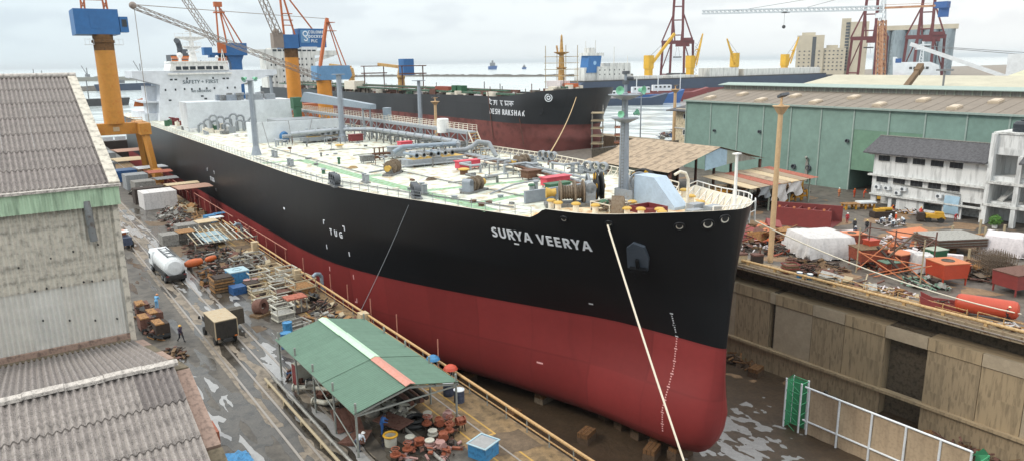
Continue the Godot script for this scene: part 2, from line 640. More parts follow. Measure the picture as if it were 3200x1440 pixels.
func ridge(b: MB, pts: Array, half_w: float, top: float, seed_: int):
	var f := nz(seed_, .03, 4)
	var rows := []
	for k in pts.size() - 1:
		var p: Vector3 = pts[k]
		var q: Vector3 = pts[k + 1]
		var d := (q - p).normalized()
		var s := Vector3(-d.z, 0, d.x)
		var m := int((q - p).length() / 9.0)
		for i in m:
			var c := p.lerp(q, float(i) / m)
			var r := []
			for j in 7:
				var t := (j - 3) / 3.0
				var hgt := -3.0 + (top + 3.0) * (1.0 - t * t) * (.75 + .5 * f.get_noise_2d(c.x * 2.0 + j * 40.0, c.z * 2.0))
				r.append(c + s * t * half_w + Vector3(0, hgt, 0))
			rows.append(r)
	b.sheet(rows)

const XC = 51.8
var LV = [-12.0, -11.2, -9.8, -7.0, -3.0, 0.0, 5.0, 10.0, 13.4]
var SS = [0.0, .5, 1.5, 3.5, 7.0, 12.0, 20.0, 30.0, 40.0, 50.0, 62.0, 75.0]
var BB = [
	[0.0, 0.25, 0.65, 1.05, 1.6, 2.2, 4.2, 7.4, 10.8, 13.8, 16.0, 16.0],
	[0.0, 0.85, 1.45, 2.05, 2.6, 3.4, 5.7, 9.0, 12.4, 15.4, 17.4, 17.4],
	[0.0, 1.35, 2.15, 2.75, 3.4, 4.2, 6.7, 10.2, 13.6, 16.4, 18.1, 18.1],
	[0.0, 1.45, 2.25, 2.85, 3.4, 4.2, 7.0, 10.8, 14.4, 17.2, 18.6, 18.6],
	[0.0, 0.65, 1.05, 1.45, 2.1, 3.2, 6.6, 10.9, 14.7, 17.4, 18.6, 18.6],
	[0.0, 0.45, 0.75, 1.15, 1.9, 3.2, 6.8, 11.2, 15.0, 17.6, 18.6, 18.6],
	[0.0, 0.5, 1.2, 2.4, 4.2, 6.5, 9.9, 13.4, 16.2, 18.0, 18.6, 18.6],
	[0.0, 1.2, 2.5, 4.3, 6.6, 9.0, 11.7, 14.4, 16.7, 18.2, 18.6, 18.6],
	[0.0, 1.9, 3.6, 5.6, 8.0, 10.3, 12.5, 14.8, 16.9, 18.2, 18.6, 18.6]]

func stem_z(y: float) -> float:
	if y >= 0.0: return -39.5 + .06 * y
	if y > -7.0: return -39.5
	var t = clampf((-7.0 - y) / 5.0, 0.0, 1.0)
	return -39.5 - 3.8 * (1.0 - sqrt(1.0 - t * t))

func level_b(l: int, s: float) -> float:
	var b: Array = BB[l]
	if s < .5: return b[1] * sqrt(maxf(s, 0.0) / .5)
	for i in range(1, SS.size() - 1):
		if s < SS[i + 1]:
			var t: float = (s - SS[i]) / (SS[i + 1] - SS[i])
			var p0: float = b[i - 1]
			var p1: float = b[i]
			var p2: float = b[i + 1]
			var p3: float = b[mini(i + 2, b.size() - 1)]
			var h1: float = SS[i + 1] - SS[i]
			var m1: float = (p2 - p0) / (SS[i + 1] - SS[i - 1]) * h1
			var m2: float = (p3 - p1) / (SS[mini(i + 2, SS.size() - 1)] - SS[i]) * h1
			var t2 = t * t
			var t3 = t2 * t
			return (2 * t3 - 3 * t2 + 1) * p1 + (t3 - 2 * t2 + t) * m1 + (3 * t2 - 2 * t3) * p2 + (t3 - t2) * m2
	return b[b.size() - 1]

func half_b(z: float, y: float) -> float:
	var s = stem_z(y) - z
	if s <= 0.0: return 0.0
	y = clampf(y, LV[0], LV[LV.size() - 1])
	var i = 0
	while i < LV.size() - 2 and y > LV[i + 1]: i += 1
	var t: float = (y - LV[i]) / (LV[i + 1] - LV[i])
	var r = lerpf(level_b(i, s), level_b(i + 1, s), t)
	if z < -262.0: r *= 1.0 - .25 * pow((-262.0 - z) / 24.0, 2.0)
	return r

func deck_y(z: float) -> float:
	return 10.55 + .65 * ss(-110.0, -50.0, z)

func edge_y(z: float) -> float:
	var main = deck_y(z) + .06
	var bul = 12.35 + .95 * ss(-50.0, -38.5, z)
	return lerpf(main, bul, clampf((z + 54.6) / 1.5, 0.0, 1.0))

func s_list() -> Array:
	var a = [0.0, .04, .12, .25, .5, .85, 1.3, 2.0, 3.0, 4.2, 5.6, 7.2, 9.0, 11.0, 12.6, 14.1, 14.6, 15.2, 16.2, 16.9, 18.0]
	var s = 21.0
	while s < 76.0:
		a.append(s)
		s += 3.0
	for q in [90, 110, 140, 170, 200, 222, 228, 234, 240, 245]: a.append(float(q))
	return a

func hull_rows(side: float, top: bool) -> Array:
	var rows = []
	var ls = [-12.0, -11.85, -11.6, -11.2, -10.6, -9.8, -8.6, -7.0, -5.0, -3.0, -1.5, 0.0]
	var n = 14 if top else ls.size()
	for j in n:
		var r = []
		for s in s_list():
			var y: float
			if top: y = lerpf(0.0, edge_y(-38.7 - s), float(j) / (n - 1))
			else: y = ls[j]
			var z: float = stem_z(y) - s
			r.append(Vector3(XC + side * half_b(z, y), y, z))
		rows.append(r)
	return rows

func flip(rows: Array) -> Array:
	var o = []
	for r in rows:
		var q: Array = r.duplicate()
		q.reverse()
		o.append(q)
	return o

func hull_frame(z: float, y: float) -> Transform3D:
	var p = Vector3(XC - half_b(z, y), y, z)
	var px = Vector3(XC - half_b(z + .3, y), y, z + .3)
	var py = Vector3(XC - half_b(z, y + .3), y + .3, z)
	var ex = (px - p).normalized()
	var ez = ex.cross((py - p).normalized()).normalized()
	var ey = ez.cross(ex).normalized()
	return Transform3D(Basis(ex, ey, ez), p)

var font_bold: SystemFont

func text_mesh(s: String, height: float, depth = .05) -> TextMesh:
	if font_bold == null:
		font_bold = SystemFont.new()
		font_bold.font_names = PackedStringArray(["Droid Sans"])
		font_bold.font_weight = 700
	var t = TextMesh.new()
	t.text = s
	t.font = font_bold
	t.font_size = 48
	t.pixel_size = height / 34.5
	t.depth = depth
	return t

func fit(parent: Node3D, called: String, mb: MB, m, at: Vector3, turn = 0.0) -> MeshInstance3D:
	var o = part(mb, called, m, parent)
	o.position = at - org(parent)
	o.rotation.y = turn
	return o

func ship_materials():
	mk("hullblack", hx("191a1d"), .4, "plate", .025, 0.0, "n_soft", .03, .45)
	mk("hullred", hx("8a3534"), .5, "plate", .025, 0.0, null, 1.0, .4)
	mk("bolster_sheen", hx("59626e"), .3, "mottle", .3, .3)  # blue-grey is the sky reflected on the plate, put into its colour
	mk("tanrope", hx("b79c74"), .9)
	mk("deckwhite", hx("d9dcd1"), .75, "deck", .07)
	mk("deckbow", hx("eee0c4"), .75, "deckbow", .11)
	mk("shipwhite", hx("eceeee"), .6, "tarp", .15)
	mk("shipcream", hx("e9e2d2"), .65, "rustsome", .25)
	mk("accwhite", hx("e0e5ec"), .6, "mottle", .1)
	mk("screenwhite", hx("dfe4e8"), .65, "mottle", .08)
	mk("paintwhite", hx("dcdfe4"), .6)
	mk("markpink", hx("d9a6a4"), .6)
	mk("shipgrey", hx("9aa0a6"), .55, "rustsome", .4)
	mk("shipgreydk", hx("7c7f80"), .6, "rusty", .5)
	mk("mastgrey", hx("939ba5"), .5, "mottle", .3)
	mk("silver", hx("aab0b6"), .35, "mottle", .4, .35)
	mk("pipeblue", hx("93a0ac"), .4, "mottle", .4, .15)
	mk("houseblue", hx("b9cbdc"), .55, "mottle", .3)
	mk("walkgreen", hx("93b896"), .7, "deck", .2)
	mk("ventgreen", hx("3f6b50"), .6, "rustsome", .6)
	mk("capyellow", hx("cfa950"), .6, "rustsome", .6)
	mk("bright_yellow", hx("d9a62a"), .55, "rustsome", .5)
	mk("deckred", hx("d4495a"), .5, "mottle", .4)
	mk("darkred", hx("7a2f30"), .6, "mottle", .4)
	mk("rustbrown", hx("6b4c3a"), .85, "rusty", .6)
	mk("winchbrown", hx("7f7160"), .75, "rusty", .7)
	mk("black", hx("1d1d1e"), .6)
	mk("darkglass", hx("2c3238"), .12)
	mk("lampgreen", hx("7fc2a0"), .45, "mottle", .5)
	mk("funnelgrey", hx("565a60"), .6, "mottle", .3)
	mk("orangepaint", hx("d1702a"), .55, "rustsome", .4)
	mk("bluedeck", hx("2f6fa3"), .5, "mottle", .5)

func make_ship():
	ship_materials()
	var ship = thing("tanker_ship", "large black and red oil tanker with white deck standing in the dry dock", "ship", Vector3(XC, -12, -150))
	var b = MB.new()
	b.sheet(hull_rows(-1.0, true))
	b.sheet(flip(hull_rows(1.0, true)))
	for r in [hull_rows(-1.0, true), ]:
		for j in r.size() - 1:
			var k: int = r[j].size() - 1
			var p: Vector3 = r[j][k]
			var q: Vector3 = r[j + 1][k]
			b.quad(p, q, Vector3(2 * XC - q.x, q.y, q.z), Vector3(2 * XC - p.x, p.y, p.z))
	wpart(b, "topside", "hullblack", ship).set_meta("label", "black upper hull of the dry-docked tanker")
	b = MB.new()
	b.sheet(hull_rows(-1.0, false))
	b.sheet(flip(hull_rows(1.0, false)))
	var lo = hull_rows(-1.0, false)
	var row: Array = lo[0]
	for i in row.size() - 1:
		var p: Vector3 = row[i]
		var q: Vector3 = row[i + 1]
		b.quad(p, Vector3(2 * XC - p.x, p.y, p.z), Vector3(2 * XC - q.x, q.y, q.z), q)
	for j in lo.size() - 1:
		var k: int = row.size() - 1
		var p: Vector3 = lo[j][k]
		var q: Vector3 = lo[j + 1][k]
		b.quad(p, q, Vector3(2 * XC - q.x, q.y, q.z), Vector3(2 * XC - p.x, p.y, p.z))
	wpart(b, "bottom", "hullred", ship).set_meta("label", "dark red antifouling bottom of the dry-docked tanker")
	b = MB.new()
	var b2 = MB.new()
	var zs = []
	for s in s_list(): zs.append(-38.85 - s)
	for i in zs.size() - 1:
		var z0: float = zs[i]
		var z1: float = zs[i + 1]
		var y0 = deck_y(z0)
		var y1 = deck_y(z1)
		var w0 = maxf(half_b(z0, y0) - .1, 0.0)
		var w1 = maxf(half_b(z1, y1) - .1, 0.0)
		var t = b2 if z1 > -57.5 else b
		t.quad(Vector3(XC - w1, y1, z1), Vector3(XC - w0, y0, z0), Vector3(XC + w0, y0, z0), Vector3(XC + w1, y1, z1))
	var deck = wpart(b, "main_deck", "deckwhite", ship)
	wpart(b2, "bow_deck", "deckbow", ship).set_meta("label", "rust-stained cream deck at the bow of the tanker")
	for side in [-1.0, 1.0]:
		b = MB.new()
		var cap = MB.new()
		for i in zs.size() - 1:
			var z0: float = zs[i]
			var z1: float = zs[i + 1]
			var p = []
			for z in [z0, z1]:
				var ye = edge_y(z)
				var yd = deck_y(z) - .05
				var w = half_b(z, ye)
				p.append(Vector3(XC + side * w, ye + .03, z))
				p.append(Vector3(XC + side * maxf(w - .22, 0.0), ye + .03, z))
				p.append(Vector3(XC + side * maxf(half_b(z, yd) - .16, 0.0), yd, z))
			if side < 0:
				cap.quad(p[0], p[1], p[4], p[3])
				b.quad(p[1], p[2], p[5], p[4])
			else:
				cap.quad(p[1], p[0], p[3], p[4])
				b.quad(p[2], p[1], p[4], p[5])
		wpart(b, "inner_bulwark", "shipcream", ship)
		wpart(cap, "gunwale", "shipcream", ship)
	var z = -40.4
	while z > -54.5:
		for side in [-1.0, 1.0]:
			b = MB.new()
			var yd = deck_y(z)
			var ye = edge_y(z)
			var x: float = XC + side * (half_b(z, ye) - .2)
			var xi: float = XC + side * (half_b(z, yd) - 1.15)
			b.beam(Vector3(x, ye - .08, z), Vector3(xi, yd, z), .07, .16)
			b.beam(Vector3(x, ye - .08, z), Vector3(XC + side * (half_b(z, yd) - .2), yd, z), .07, .14)
			wpart(b, "bulwark_stay", "shipwhite", ship)
		z -= 1.25
	b = MB.new()
	var pts = []
	z = -39.4
	while z > -55.0:
		pts.append(Vector3(XC + half_b(z, edge_y(z)) - .1, edge_y(z) + .55, z))
		z -= 1.2
	b.path(pts, .06, 6)
	for p in pts: b.beam(p, p - Vector3(0, .55, 0), .06, .06)
	wpart(b, "bow_rail", "shipwhite", ship)
	var zt = -60.6
	var nm = "SURYA VEERYA"
	var wd = {"S": 1.08, "U": 1.18, "R": 1.12, "Y": 1.12, "A": 1.18, " ": .55, "V": 1.16, "E": .98}
	for ch in nm:
		var w: float = wd[ch] * 1.02
		if ch != " ":
			var fr = hull_frame(zt + w * .5 * .86, 8.95)
			fr.origin += fr.basis.z * .03
			inst(text_mesh(ch, 1.14, .05), "letter", "paintwhite", ship, fr.translated(-org(ship)))
		zt += w * .86
	for q in [[-106.7, 5.0, .7, .28], [-57.8, 8.0, .6, .16], [-59.0, -6.4, .8, .18], [-52.7, 1.8, .5, .22]]:
		var o = part(BX(Vector3.ZERO, Vector3(q[2], q[3], .03)), "hull_mark", "paintwhite" if q[1] > 0 else "markpink", ship)
		o.transform = hull_frame(q[0], q[1]).translated(-org(ship))
	for tm in [[-88.6, 4.45, -91.6, -86.0], [-151.6, 3.9, -155.0, -149.2]]:
		var k = 0
		for ch in "TUG":
			var fr = hull_frame(tm[0] - 1.05 + k * 1.28, tm[1])
			fr.origin += fr.basis.z * .03
			inst(text_mesh(ch, .85, .05), "letter", "paintwhite", ship, fr.translated(-org(ship)))
			k += 1
		for e in [0, 1]:
			for yy in [5.5, 2.05, -1.1, -4.4]:
				b = MB.new()
				b.box(Vector3.ZERO, Vector3(.16, .62, .04))
				if absf(yy) > 4.0: b.box(Vector3((.22 if e == 0 else -.22), (.26 if yy > 0 else -.26), 0), Vector3(.36, .15, .04))
				var o = part(b, "tug_mark", "paintwhite" if yy > 0 else "markpink", ship)
				o.transform = hull_frame(tm[2 + e], yy).translated(-org(ship))
	for i in 49:
		b = MB.new()
		var yy = 2.6 - i * .25
		b.box(Vector3.ZERO, Vector3(.34 if i % 5 == 0 else .14, .12, .03))
		var o = part(b, "draught_mark", "paintwhite" if yy > 0 else "markpink", ship)
		o.transform = hull_frame(-44.2, yy).translated(-org(ship))
	for q in [[-51.2, 11.6, .3], [-47.0, 11.65, .28], [-41.7, 11.85, .36], [-40.0, 12.1, .45], [-39.2, 12.5, .42]]:
		var fr = hull_frame(q[0], q[1])
		b = MB.new()
		b.ring(Vector3(0, 0, .02), Vector3.BACK, q[2] * 1.1, .12, 16, 6, .82)
		var o = part(b, "fairlead", "hullblack", ship)
		o.transform = fr.translated(-org(ship))
		b = MB.new()
		b.lathe(Vector3(0, -.03, .05), Vector3.BACK, [Vector2(0, 0), Vector2(q[2] * .78, .03), Vector2(q[2] * .95, .02)], 16)
		part(b, "lip", "shipcream", o)
		b = MB.new()
		b.lathe(Vector3(0, q[2] * .22, .09), Vector3.BACK, [Vector2(0, .01), Vector2(q[2] * .68, .01), Vector2(q[2] * .7, -.02)], 14)
		part(b, "opening", "black", o)
	var af = hull_frame(-45.7, 7.6)
	b = MB.new()
	b.prism([Vector2(-1.25, -1.1), Vector2(1.0, -1.3), Vector2(1.25, .4), Vector2(.9, 1.9), Vector2(-.3, 2.3), Vector2(-1.1, 1.6)], Vector3(0, .2, -.3), Vector3.RIGHT, Vector3.UP, .62)
	var ho = part(b, "anchor_bolster", "bolster_sheen", ship)  # plate with a painted sky reflection
	ho.transform = Transform3D(af.basis * .85, af.origin + af.basis.y * .5 - org(ship))
	b = MB.new()
	b.box(Vector3(0, -.2, .5), Vector3(.35, 1.4, .3))
	b.box(Vector3(0, -.9, .55), Vector3(1.9, .5, .45))
	b.prism([Vector2(-.95, -1.0), Vector2(-.5, -1.0), Vector2(-.25, -2.0)], Vector3(0, 0, .55), Vector3.RIGHT, Vector3.UP, .3)
	b.prism([Vector2(.95, -1.0), Vector2(.5, -1.0), Vector2(.25, -2.0)], Vector3(0, 0, .55), Vector3.RIGHT, Vector3.UP, .3)
	part(b, "anchor", "hullblack", ho)
	for q in [[40.3, -118, 40.0, -60.5, 1.7], [40.3, -93.2, 43.2, -93.2, 1.5], [40.3, -76.6, 54.5, -74.4, 1.3], [40.3, -64.8, 51, -66.5, 1.3], [33.8, -118, 40.3, -118, 1.3]]:
		b = MB.new()
		var n = 12
		var p0 = Vector3(q[0], 0, q[1])
		var p1 = Vector3(q[2], 0, q[3])
		var sd = (p1 - p0).normalized().cross(Vector3.UP) * q[4] * .5
		for i in n:
			var c = p0.lerp(p1, float(i) / n)
			var d = p0.lerp(p1, float(i + 1) / n)
			c.y = deck_y(c.z) + .012
			d.y = deck_y(d.z) + .012
			b.quad(c - sd, c + sd, d + sd, d - sd)
		wpart(b, "painted_walkway", "walkgreen", deck)
	rails(ship)
	deck_gear(ship)
	pipes(ship)
	bow_gear(ship)
	accommodation(ship)

func rails(ship: Node3D):
	var b = MB.new()
	var z = -55.2
	var prev = []
	while z > -226.0:
		var y = deck_y(z)
		var x = XC - half_b(z, y) + .28
		b.beam(Vector3(x, y, z), Vector3(x, y + 1.05, z), .05, .05)
		var cur = [Vector3(x, y + 1.05, z), Vector3(x, y + .7, z), Vector3(x, y + .35, z)]
		if prev.size() > 0:
			for k in 3: b.beam(prev[k], cur[k], .03, .03)
		prev = cur
		z -= 1.9
	wpart(b, "port_railing", "shipgrey", ship)
	z = -55.5
	var top = MB.new()
	prev = []
	while z > -224.0:
		var y = deck_y(z)
		var x = XC + half_b(z, y) - .3
		if z > -140:
			b = MB.new()
			b.beam(Vector3(x, y, z), Vector3(x, y + 1.15, z), .1, .1)
			b.beam(Vector3(x - .75, y, z), Vector3(x, y + .8, z), .1, .12)
			wpart(b, "stanchion", "shipcream", ship)
		else: top.beam(Vector3(x, y, z), Vector3(x, y + 1.15, z), .1, .1)
		var cur = [Vector3(x, y + 1.15, z), Vector3(x, y + .6, z)]
		if prev.size() > 0:
			top.beam(prev[0], cur[0], .11, .11)
			top.beam(prev[1], cur[1], .07, .07)
		prev = cur
		z -= 1.55
	wpart(top, "starboard_railing", "shipcream", ship)

func floodlight(p: MeshInstance3D, at: Vector3, dir: Vector3, sz: float):
	var b = MB.new()
	b.lathe(at, dir, [Vector2(0, -sz * .5), Vector2(sz * .35, -sz * .45), Vector2(sz * .45, 0), Vector2(sz * .9, sz * .8), Vector2(sz * .8, sz * .78), Vector2(0, sz * .3)], 12)
	part(b, "floodlight", "lampgreen", p)

func mast(ship, at: Vector3, h: float, r: float, lights = true):
	var b = MB.new()
	b.lathe(Vector3.ZERO, Vector3.UP, [Vector2(r * 1.9, 0), Vector2(r * 1.2, 1.3), Vector2(r, 1.6), Vector2(r * .75, h), Vector2(0, h)], 14)
	var m = fit(ship, "light_mast", b, "mastgrey", at)
	b = MB.new()
	b.box(Vector3(0, h - .1, 0), Vector3(2.2, .15, 1.6))
	b.tube(Vector3(r + .05, .5, .15), Vector3(r + .05, h, .15), .035, -1, 5)
	b.tube(Vector3(r + .05, .5, -.25), Vector3(r + .05, h, -.25), .035, -1, 5)
	part(b, "platform", "mastgrey", m)
	if lights:
		floodlight(m, Vector3(-.8, h + .3, .3), Vector3(-.9, -.5, .4), .55)
		floodlight(m, Vector3(.7, h + .3, .3), Vector3(.6, -.5, .8), .5)

func winch(ship, at: Vector3, turn: float, m1: String, m2: String, sc = 1.0):
	var b = MB.new()
	b.box(Vector3(0, .15, 0) * sc, Vector3(4.4, .3, 1.5) * sc)
	b.box(Vector3(0, .22, .72) * sc, Vector3(4.4, .2, .1) * sc)
	var bed = fit(ship, "mooring_winch", b, "shipgreydk", at, turn)
	var ax = Vector3.RIGHT
	b = MB.new()
	b.lathe(Vector3(-.9, 1.1, 0) * sc, ax, [Vector2(0, 0), Vector2(.5, 0), Vector2(.5, 1.7), Vector2(0, 1.7)].map(func(q): return q * sc), 16)
	for i in 7: b.ring(Vector3(-.7 + i * .22, 1.1, 0) * sc, ax, .5 * sc, .1 * sc, 14, 5)
	part(b, "rope_drum", m1, bed)
	for x in [-1.0, .15, .85]:
		b = MB.new()
		b.lathe(Vector3(x, 1.1, 0) * sc, ax, [Vector2(0, 0), Vector2(.95, 0), Vector2(1.0, .06), Vector2(.95, .12), Vector2(0, .12)].map(func(q): return q * sc), 20)
		part(b, "flange", m1, bed)
	b = MB.new()
	b.box(Vector3(1.45, .95, 0) * sc, Vector3(.8, 1.5, 1.3) * sc)
	b.tube(Vector3(1.45, 1.5, -.65) * sc, Vector3(1.45, 1.5, .65) * sc, .45 * sc, -1, 12)
	part(b, "gearbox", m2, bed)
	b = MB.new()
	b.lathe(Vector3(-1.3, 1.1, 0) * sc, -ax, [Vector2(.35, 0), Vector2(.3, .35), Vector2(.45, .8), Vector2(0, .8)].map(func(q): return q * sc), 14)
	part(b, "warping_head", "capyellow", bed)
	for x in [-1.25, 1.05]:
		b = MB.new()
		b.prism([Vector2(-.6, 0), Vector2(.6, 0), Vector2(.2, 1.2), Vector2(-.2, 1.2)], Vector3(x, .3 / sc * 0 + .2, 0) * sc, Vector3.BACK * sc, Vector3.UP * sc, .15)
		part(b, "bearing_stand", "shipgreydk", bed)

func bollards(ship, at: Vector3, turn: float):
	var b = MB.new()
	b.box(Vector3(0, .06, 0), Vector3(2.3, .12, .8))
	var o = fit(ship, "bollard_pair", b, "shipgreydk", at, turn)
	for x in [-.75, .75]:
		b = MB.new()
		b.lathe(Vector3(x, .1, 0), Vector3.UP, [Vector2(.3, 0), Vector2(.3, .95), Vector2(.36, .97), Vector2(.36, 1.05), Vector2(0, 1.05)], 14)
		part(b, "bollard", "shipgrey", o)

func roller_set(ship, at: Vector3, turn: float, m: String):
	var b = MB.new()
	b.box(Vector3(0, .1, 0), Vector3(3.6, .2, 1.1))
	var o = fit(ship, "fairlead_set", b, "shipgreydk", at, turn)
	for x in [-1.2, 0.0, 1.2]:
		b = MB.new()
		b.ring(Vector3(x, 1.0, .3), Vector3.BACK, .58, .1, 20, 8)
		b.ring(Vector3(x, 1.0, -.3), Vector3.BACK, .58, .1, 20, 8)
		b.lathe(Vector3(x, 1.0, -.3), Vector3.BACK, [Vector2(.56, 0), Vector2(.64, 0), Vector2(.64, .6), Vector2(.56, .6), Vector2(.56, 0)], 20)
		b.box(Vector3(x, .2, 0), Vector3(.8, .4, .7))
		part(b, "fairlead_ring", m, o)

func mushroom(ship, at: Vector3, h: float, r: float, mc: String, mp: String):
	var b = MB.new()
	b.lathe(Vector3.ZERO, Vector3.UP, [Vector2(r, 0), Vector2(r, h), Vector2(0, h)], 12)
	var o = fit(ship, "mushroom_vent", b, mp, at)
	b = MB.new()
	b.lathe(Vector3(0, h - .05, 0), Vector3.UP, [Vector2(r * .9, 0), Vector2(r * 1.5, .02), Vector2(r * 1.5, .14), Vector2(r * 1.0, .24), Vector2(0, .27)], 14)
	part(b, "vent_cap", mc, o)

func chest(ship, at: Vector3, sz: Vector3, m: String, called = "locker"):
	var b = MB.new()
	b.box(Vector3(0, sz.y * .5 + .3, 0), sz)
	var o = fit(ship, called, b, m, at)
	part(BX(Vector3(0, sz.y + .36, 0), Vector3(sz.x * 1.12, .12, sz.z * 1.15)), "lid", m, o)
	for x in [-.42, .42]:
		for zz in [-.4, .4]: part(BX(Vector3(x * sz.x, .17, zz * sz.z), Vector3(.1, .35, .1)), "foot", "shipgreydk", o)

func deck_gear(ship):
	mast(ship, Vector3(36.4, deck_y(-130), -130.2), 13.0, .48)
	mast(ship, Vector3(57.1, deck_y(-141), -141.3), 13.6, .62, false)
	mast(ship, Vector3(67.0, deck_y(-218), -218.0), 12.6, .5, false)
	mast(ship, Vector3(69.0, deck_y(-130), -129.6), 12.2, .42, false)
	winch(ship, Vector3(44.6, deck_y(-92.6), -92.6), .75, "winchbrown", "shipgreydk")
	winch(ship, Vector3(45.0, deck_y(-71.6), -71.6), PI * 1.12, "winchbrown", "mastgrey", .9)
	winch(ship, Vector3(61.0, deck_y(-80), -84), .1, "winchbrown", "shipgrey")
	for q in [[38.4, -88.0, 1.4], [40.1, -75.2, 1.3], [65.8, -88, 1.7], [64.0, -75.2, 1.8], [36.4, -112, 1.55], [38.0, -125, 1.57]]:
		bollards(ship, Vector3(q[0], deck_y(q[1]), q[1]), q[2])
	roller_set(ship, Vector3(34.2, deck_y(-88), -88.2), 1.42, "funnelgrey")
	roller_set(ship, Vector3(37.9, deck_y(-73), -73.0), 1.22, "funnelgrey")
	roller_set(ship, Vector3(69.2, deck_y(-88), -88.4), -1.42, "shipgrey")
	roller_set(ship, Vector3(65.6, deck_y(-73), -73.2), -1.22, "shipgrey")
	for q in [[43.2, -109, .9, .2, "ventgreen", "ventgreen"], [37.3, -100.3, .6, .25, "shipgrey", "ventgreen"], [49.6, -66.4, .9, .28, "ventgreen", "shipgrey"], [50.4, -66.6, 1.2, .25, "shipgrey", "shipgrey"], [52.0, -85.4, .7, .55, "capyellow", "rustbrown"], [51.7, -129.7, .6, .55, "capyellow", "shipcream"], [44.9, -166.4, .5, .6, "shipwhite", "shipwhite"], [42.9, -168, .5, .5, "shipwhite", "shipwhite"], [44.5, -120.2, .5, .16, "shipgreydk", "shipgreydk"], [48, -137, .5, .16, "shipgreydk", "shipgreydk"]]:
		mushroom(ship, Vector3(q[0], deck_y(q[1]), q[1]), q[2], q[3], q[4], q[5])
	chest(ship, Vector3(55.2, deck_y(-89.5), -89.5), Vector3(3.6, 1.0, 1.3), "deckred")
	chest(ship, Vector3(54.6, deck_y(-68), -68.2), Vector3(3.6, .9, 1.3), "deckred")
	chest(ship, Vector3(60, deck_y(-119), -119), Vector3(2.3, 1.2, 1.5), "deckred")
	chest(ship, Vector3(58.6, deck_y(-138), -138), Vector3(2.6, 1.2, 1.5), "darkred")
	chest(ship, Vector3(53.6, deck_y(-109.4), -109.6), Vector3(2.6, 1.6, 1.6), "shipgrey")
	chest(ship, Vector3(47.2, deck_y(-107.1), -107.1), Vector3(2.1, .8, 1.0), "shipgreydk")
	chest(ship, Vector3(55.9, deck_y(-74.9), -74.9), Vector3(2.2, .9, 1.6), "rustbrown")
	chest(ship, Vector3(53.2, deck_y(-66), -66.0), Vector3(3.0, .5, 1.2), "ventgreen", "folded_tarpaulin")
	var b = MB.new()
	for x in [-.8, .1, .8]:
		b.tube(Vector3(x, 0, 0), Vector3(x, 1.9, 0), .12, -1, 8)
		b.ring(Vector3(x, 2.0, 0), Vector3.UP, .3, .05, 10, 5)
	b.box(Vector3(0, .5, .2), Vector3(2.6, .4, .7))
	b.tube(Vector3(-1.2, 1.0, 0), Vector3(2.4, 1.0, .3), .2, -1, 8)
	fit(ship, "valve_stand", b, "rustbrown", Vector3(50.4, deck_y(-109.5), -109.5))
	rng.seed = 44
	for i in 46:
		var p = Vector3(rng.randf_range(38, 62), 0, rng.randf_range(-140, -62))
		p.y = deck_y(p.z)
		b = MB.new()
		match i % 3:
			0: b.lathe(Vector3.ZERO, Vector3.UP, [Vector2(.34, 0), Vector2(.34, .22), Vector2(.4, .24), Vector2(.4, .3), Vector2(0, .34)], 10)
			1:
				b.tube(Vector3.ZERO, Vector3(0, .8, 0), .05, -1, 6)
				b.ring(Vector3(0, .8, 0), Vector3.UP, .18, .03, 10, 4)
			2: b.box(Vector3(0, .12, 0), Vector3(rng.randf_range(.3, 1.1), .24, rng.randf_range(.3, .8)))
		fit(ship, ["tank_hatch", "valve_wheel", "sounding_box"][i % 3], b, ["shipgrey", "rustbrown", "shipcream", "shipgreydk"][i % 4], p)
	for q in [[[34.6, -125], [35.2, -95], [38.6, -76], [42.5, -60]], [[41.6, -140], [41.6, -96]], [[47, -128], [54, -126], [60, -124]], [[46.5, -104], [46.6, -80], [47.2, -64]], [[58, -118], [49, -117]], [[62, -74], [52, -78], [46, -79.5]]]:
		b = MB.new()
		var lp = []
		for p in q: lp.append(Vector3(p[0], deck_y(p[1]) + .14, p[1]))
		b.path(lp, .07, 6)
		wpart(b, "deck_line", "shipgreydk", ship)
	for i in 5:
		b = MB.new()
		var c = Vector3([46, 49.5, 43, 51, 42][i], 0, [-84, -78, -103, -113, -81][i])
		c.y = deck_y(c.z) + .07
		for k in 3: b.ring(c + Vector3(0, k * .1, 0), Vector3.UP, .7 - k * .12, .06, 16, 5)
		wpart(b, "rope_coil", ["winchbrown", "black", "tanrope", "winchbrown", "tanrope"][i], ship)
	b = MB.new()
	b.bx(41.4, 60.0, 10.5, 14.7, -150.3, -149.9)
	b.bx(41.4, 41.8, 10.5, 14.7, -153.5, -150.3)
	wpart(b, "deck_screen", "screenwhite", ship)
	wpart(MB_box(37.2, 62.5, 10.5, 17.5, -196.5, -188.0), "deck_house", "screenwhite", ship)
	wpart(MB_box(53.0, 64.0, 10.5, 13.4, -178.0, -170.0), "deck_house", "shipgrey", ship)
	for q in [[43.6, 14.7, 42.0], [49.0, 14.7, 46.5], [54.0, 14.7, 49.5]]:
		wpart(TB(Vector3(q[0], q[1], -149.8), Vector3(q[2], 10.55, -141.0), .07, -1, 6), "guy_wire", "shipgreydk", ship)
	b = MB.new()
	b.lathe(Vector3(47.2, 11.6, -148.7), Vector3(.4, .1, 1), [Vector2(0, 0), Vector2(1.0, .1), Vector2(1.15, .5), Vector2(.9, .9), Vector2(0, 1.0)], 16)
	wpart(b, "hose_reel", "bluedeck", ship)
	rng.seed = 31
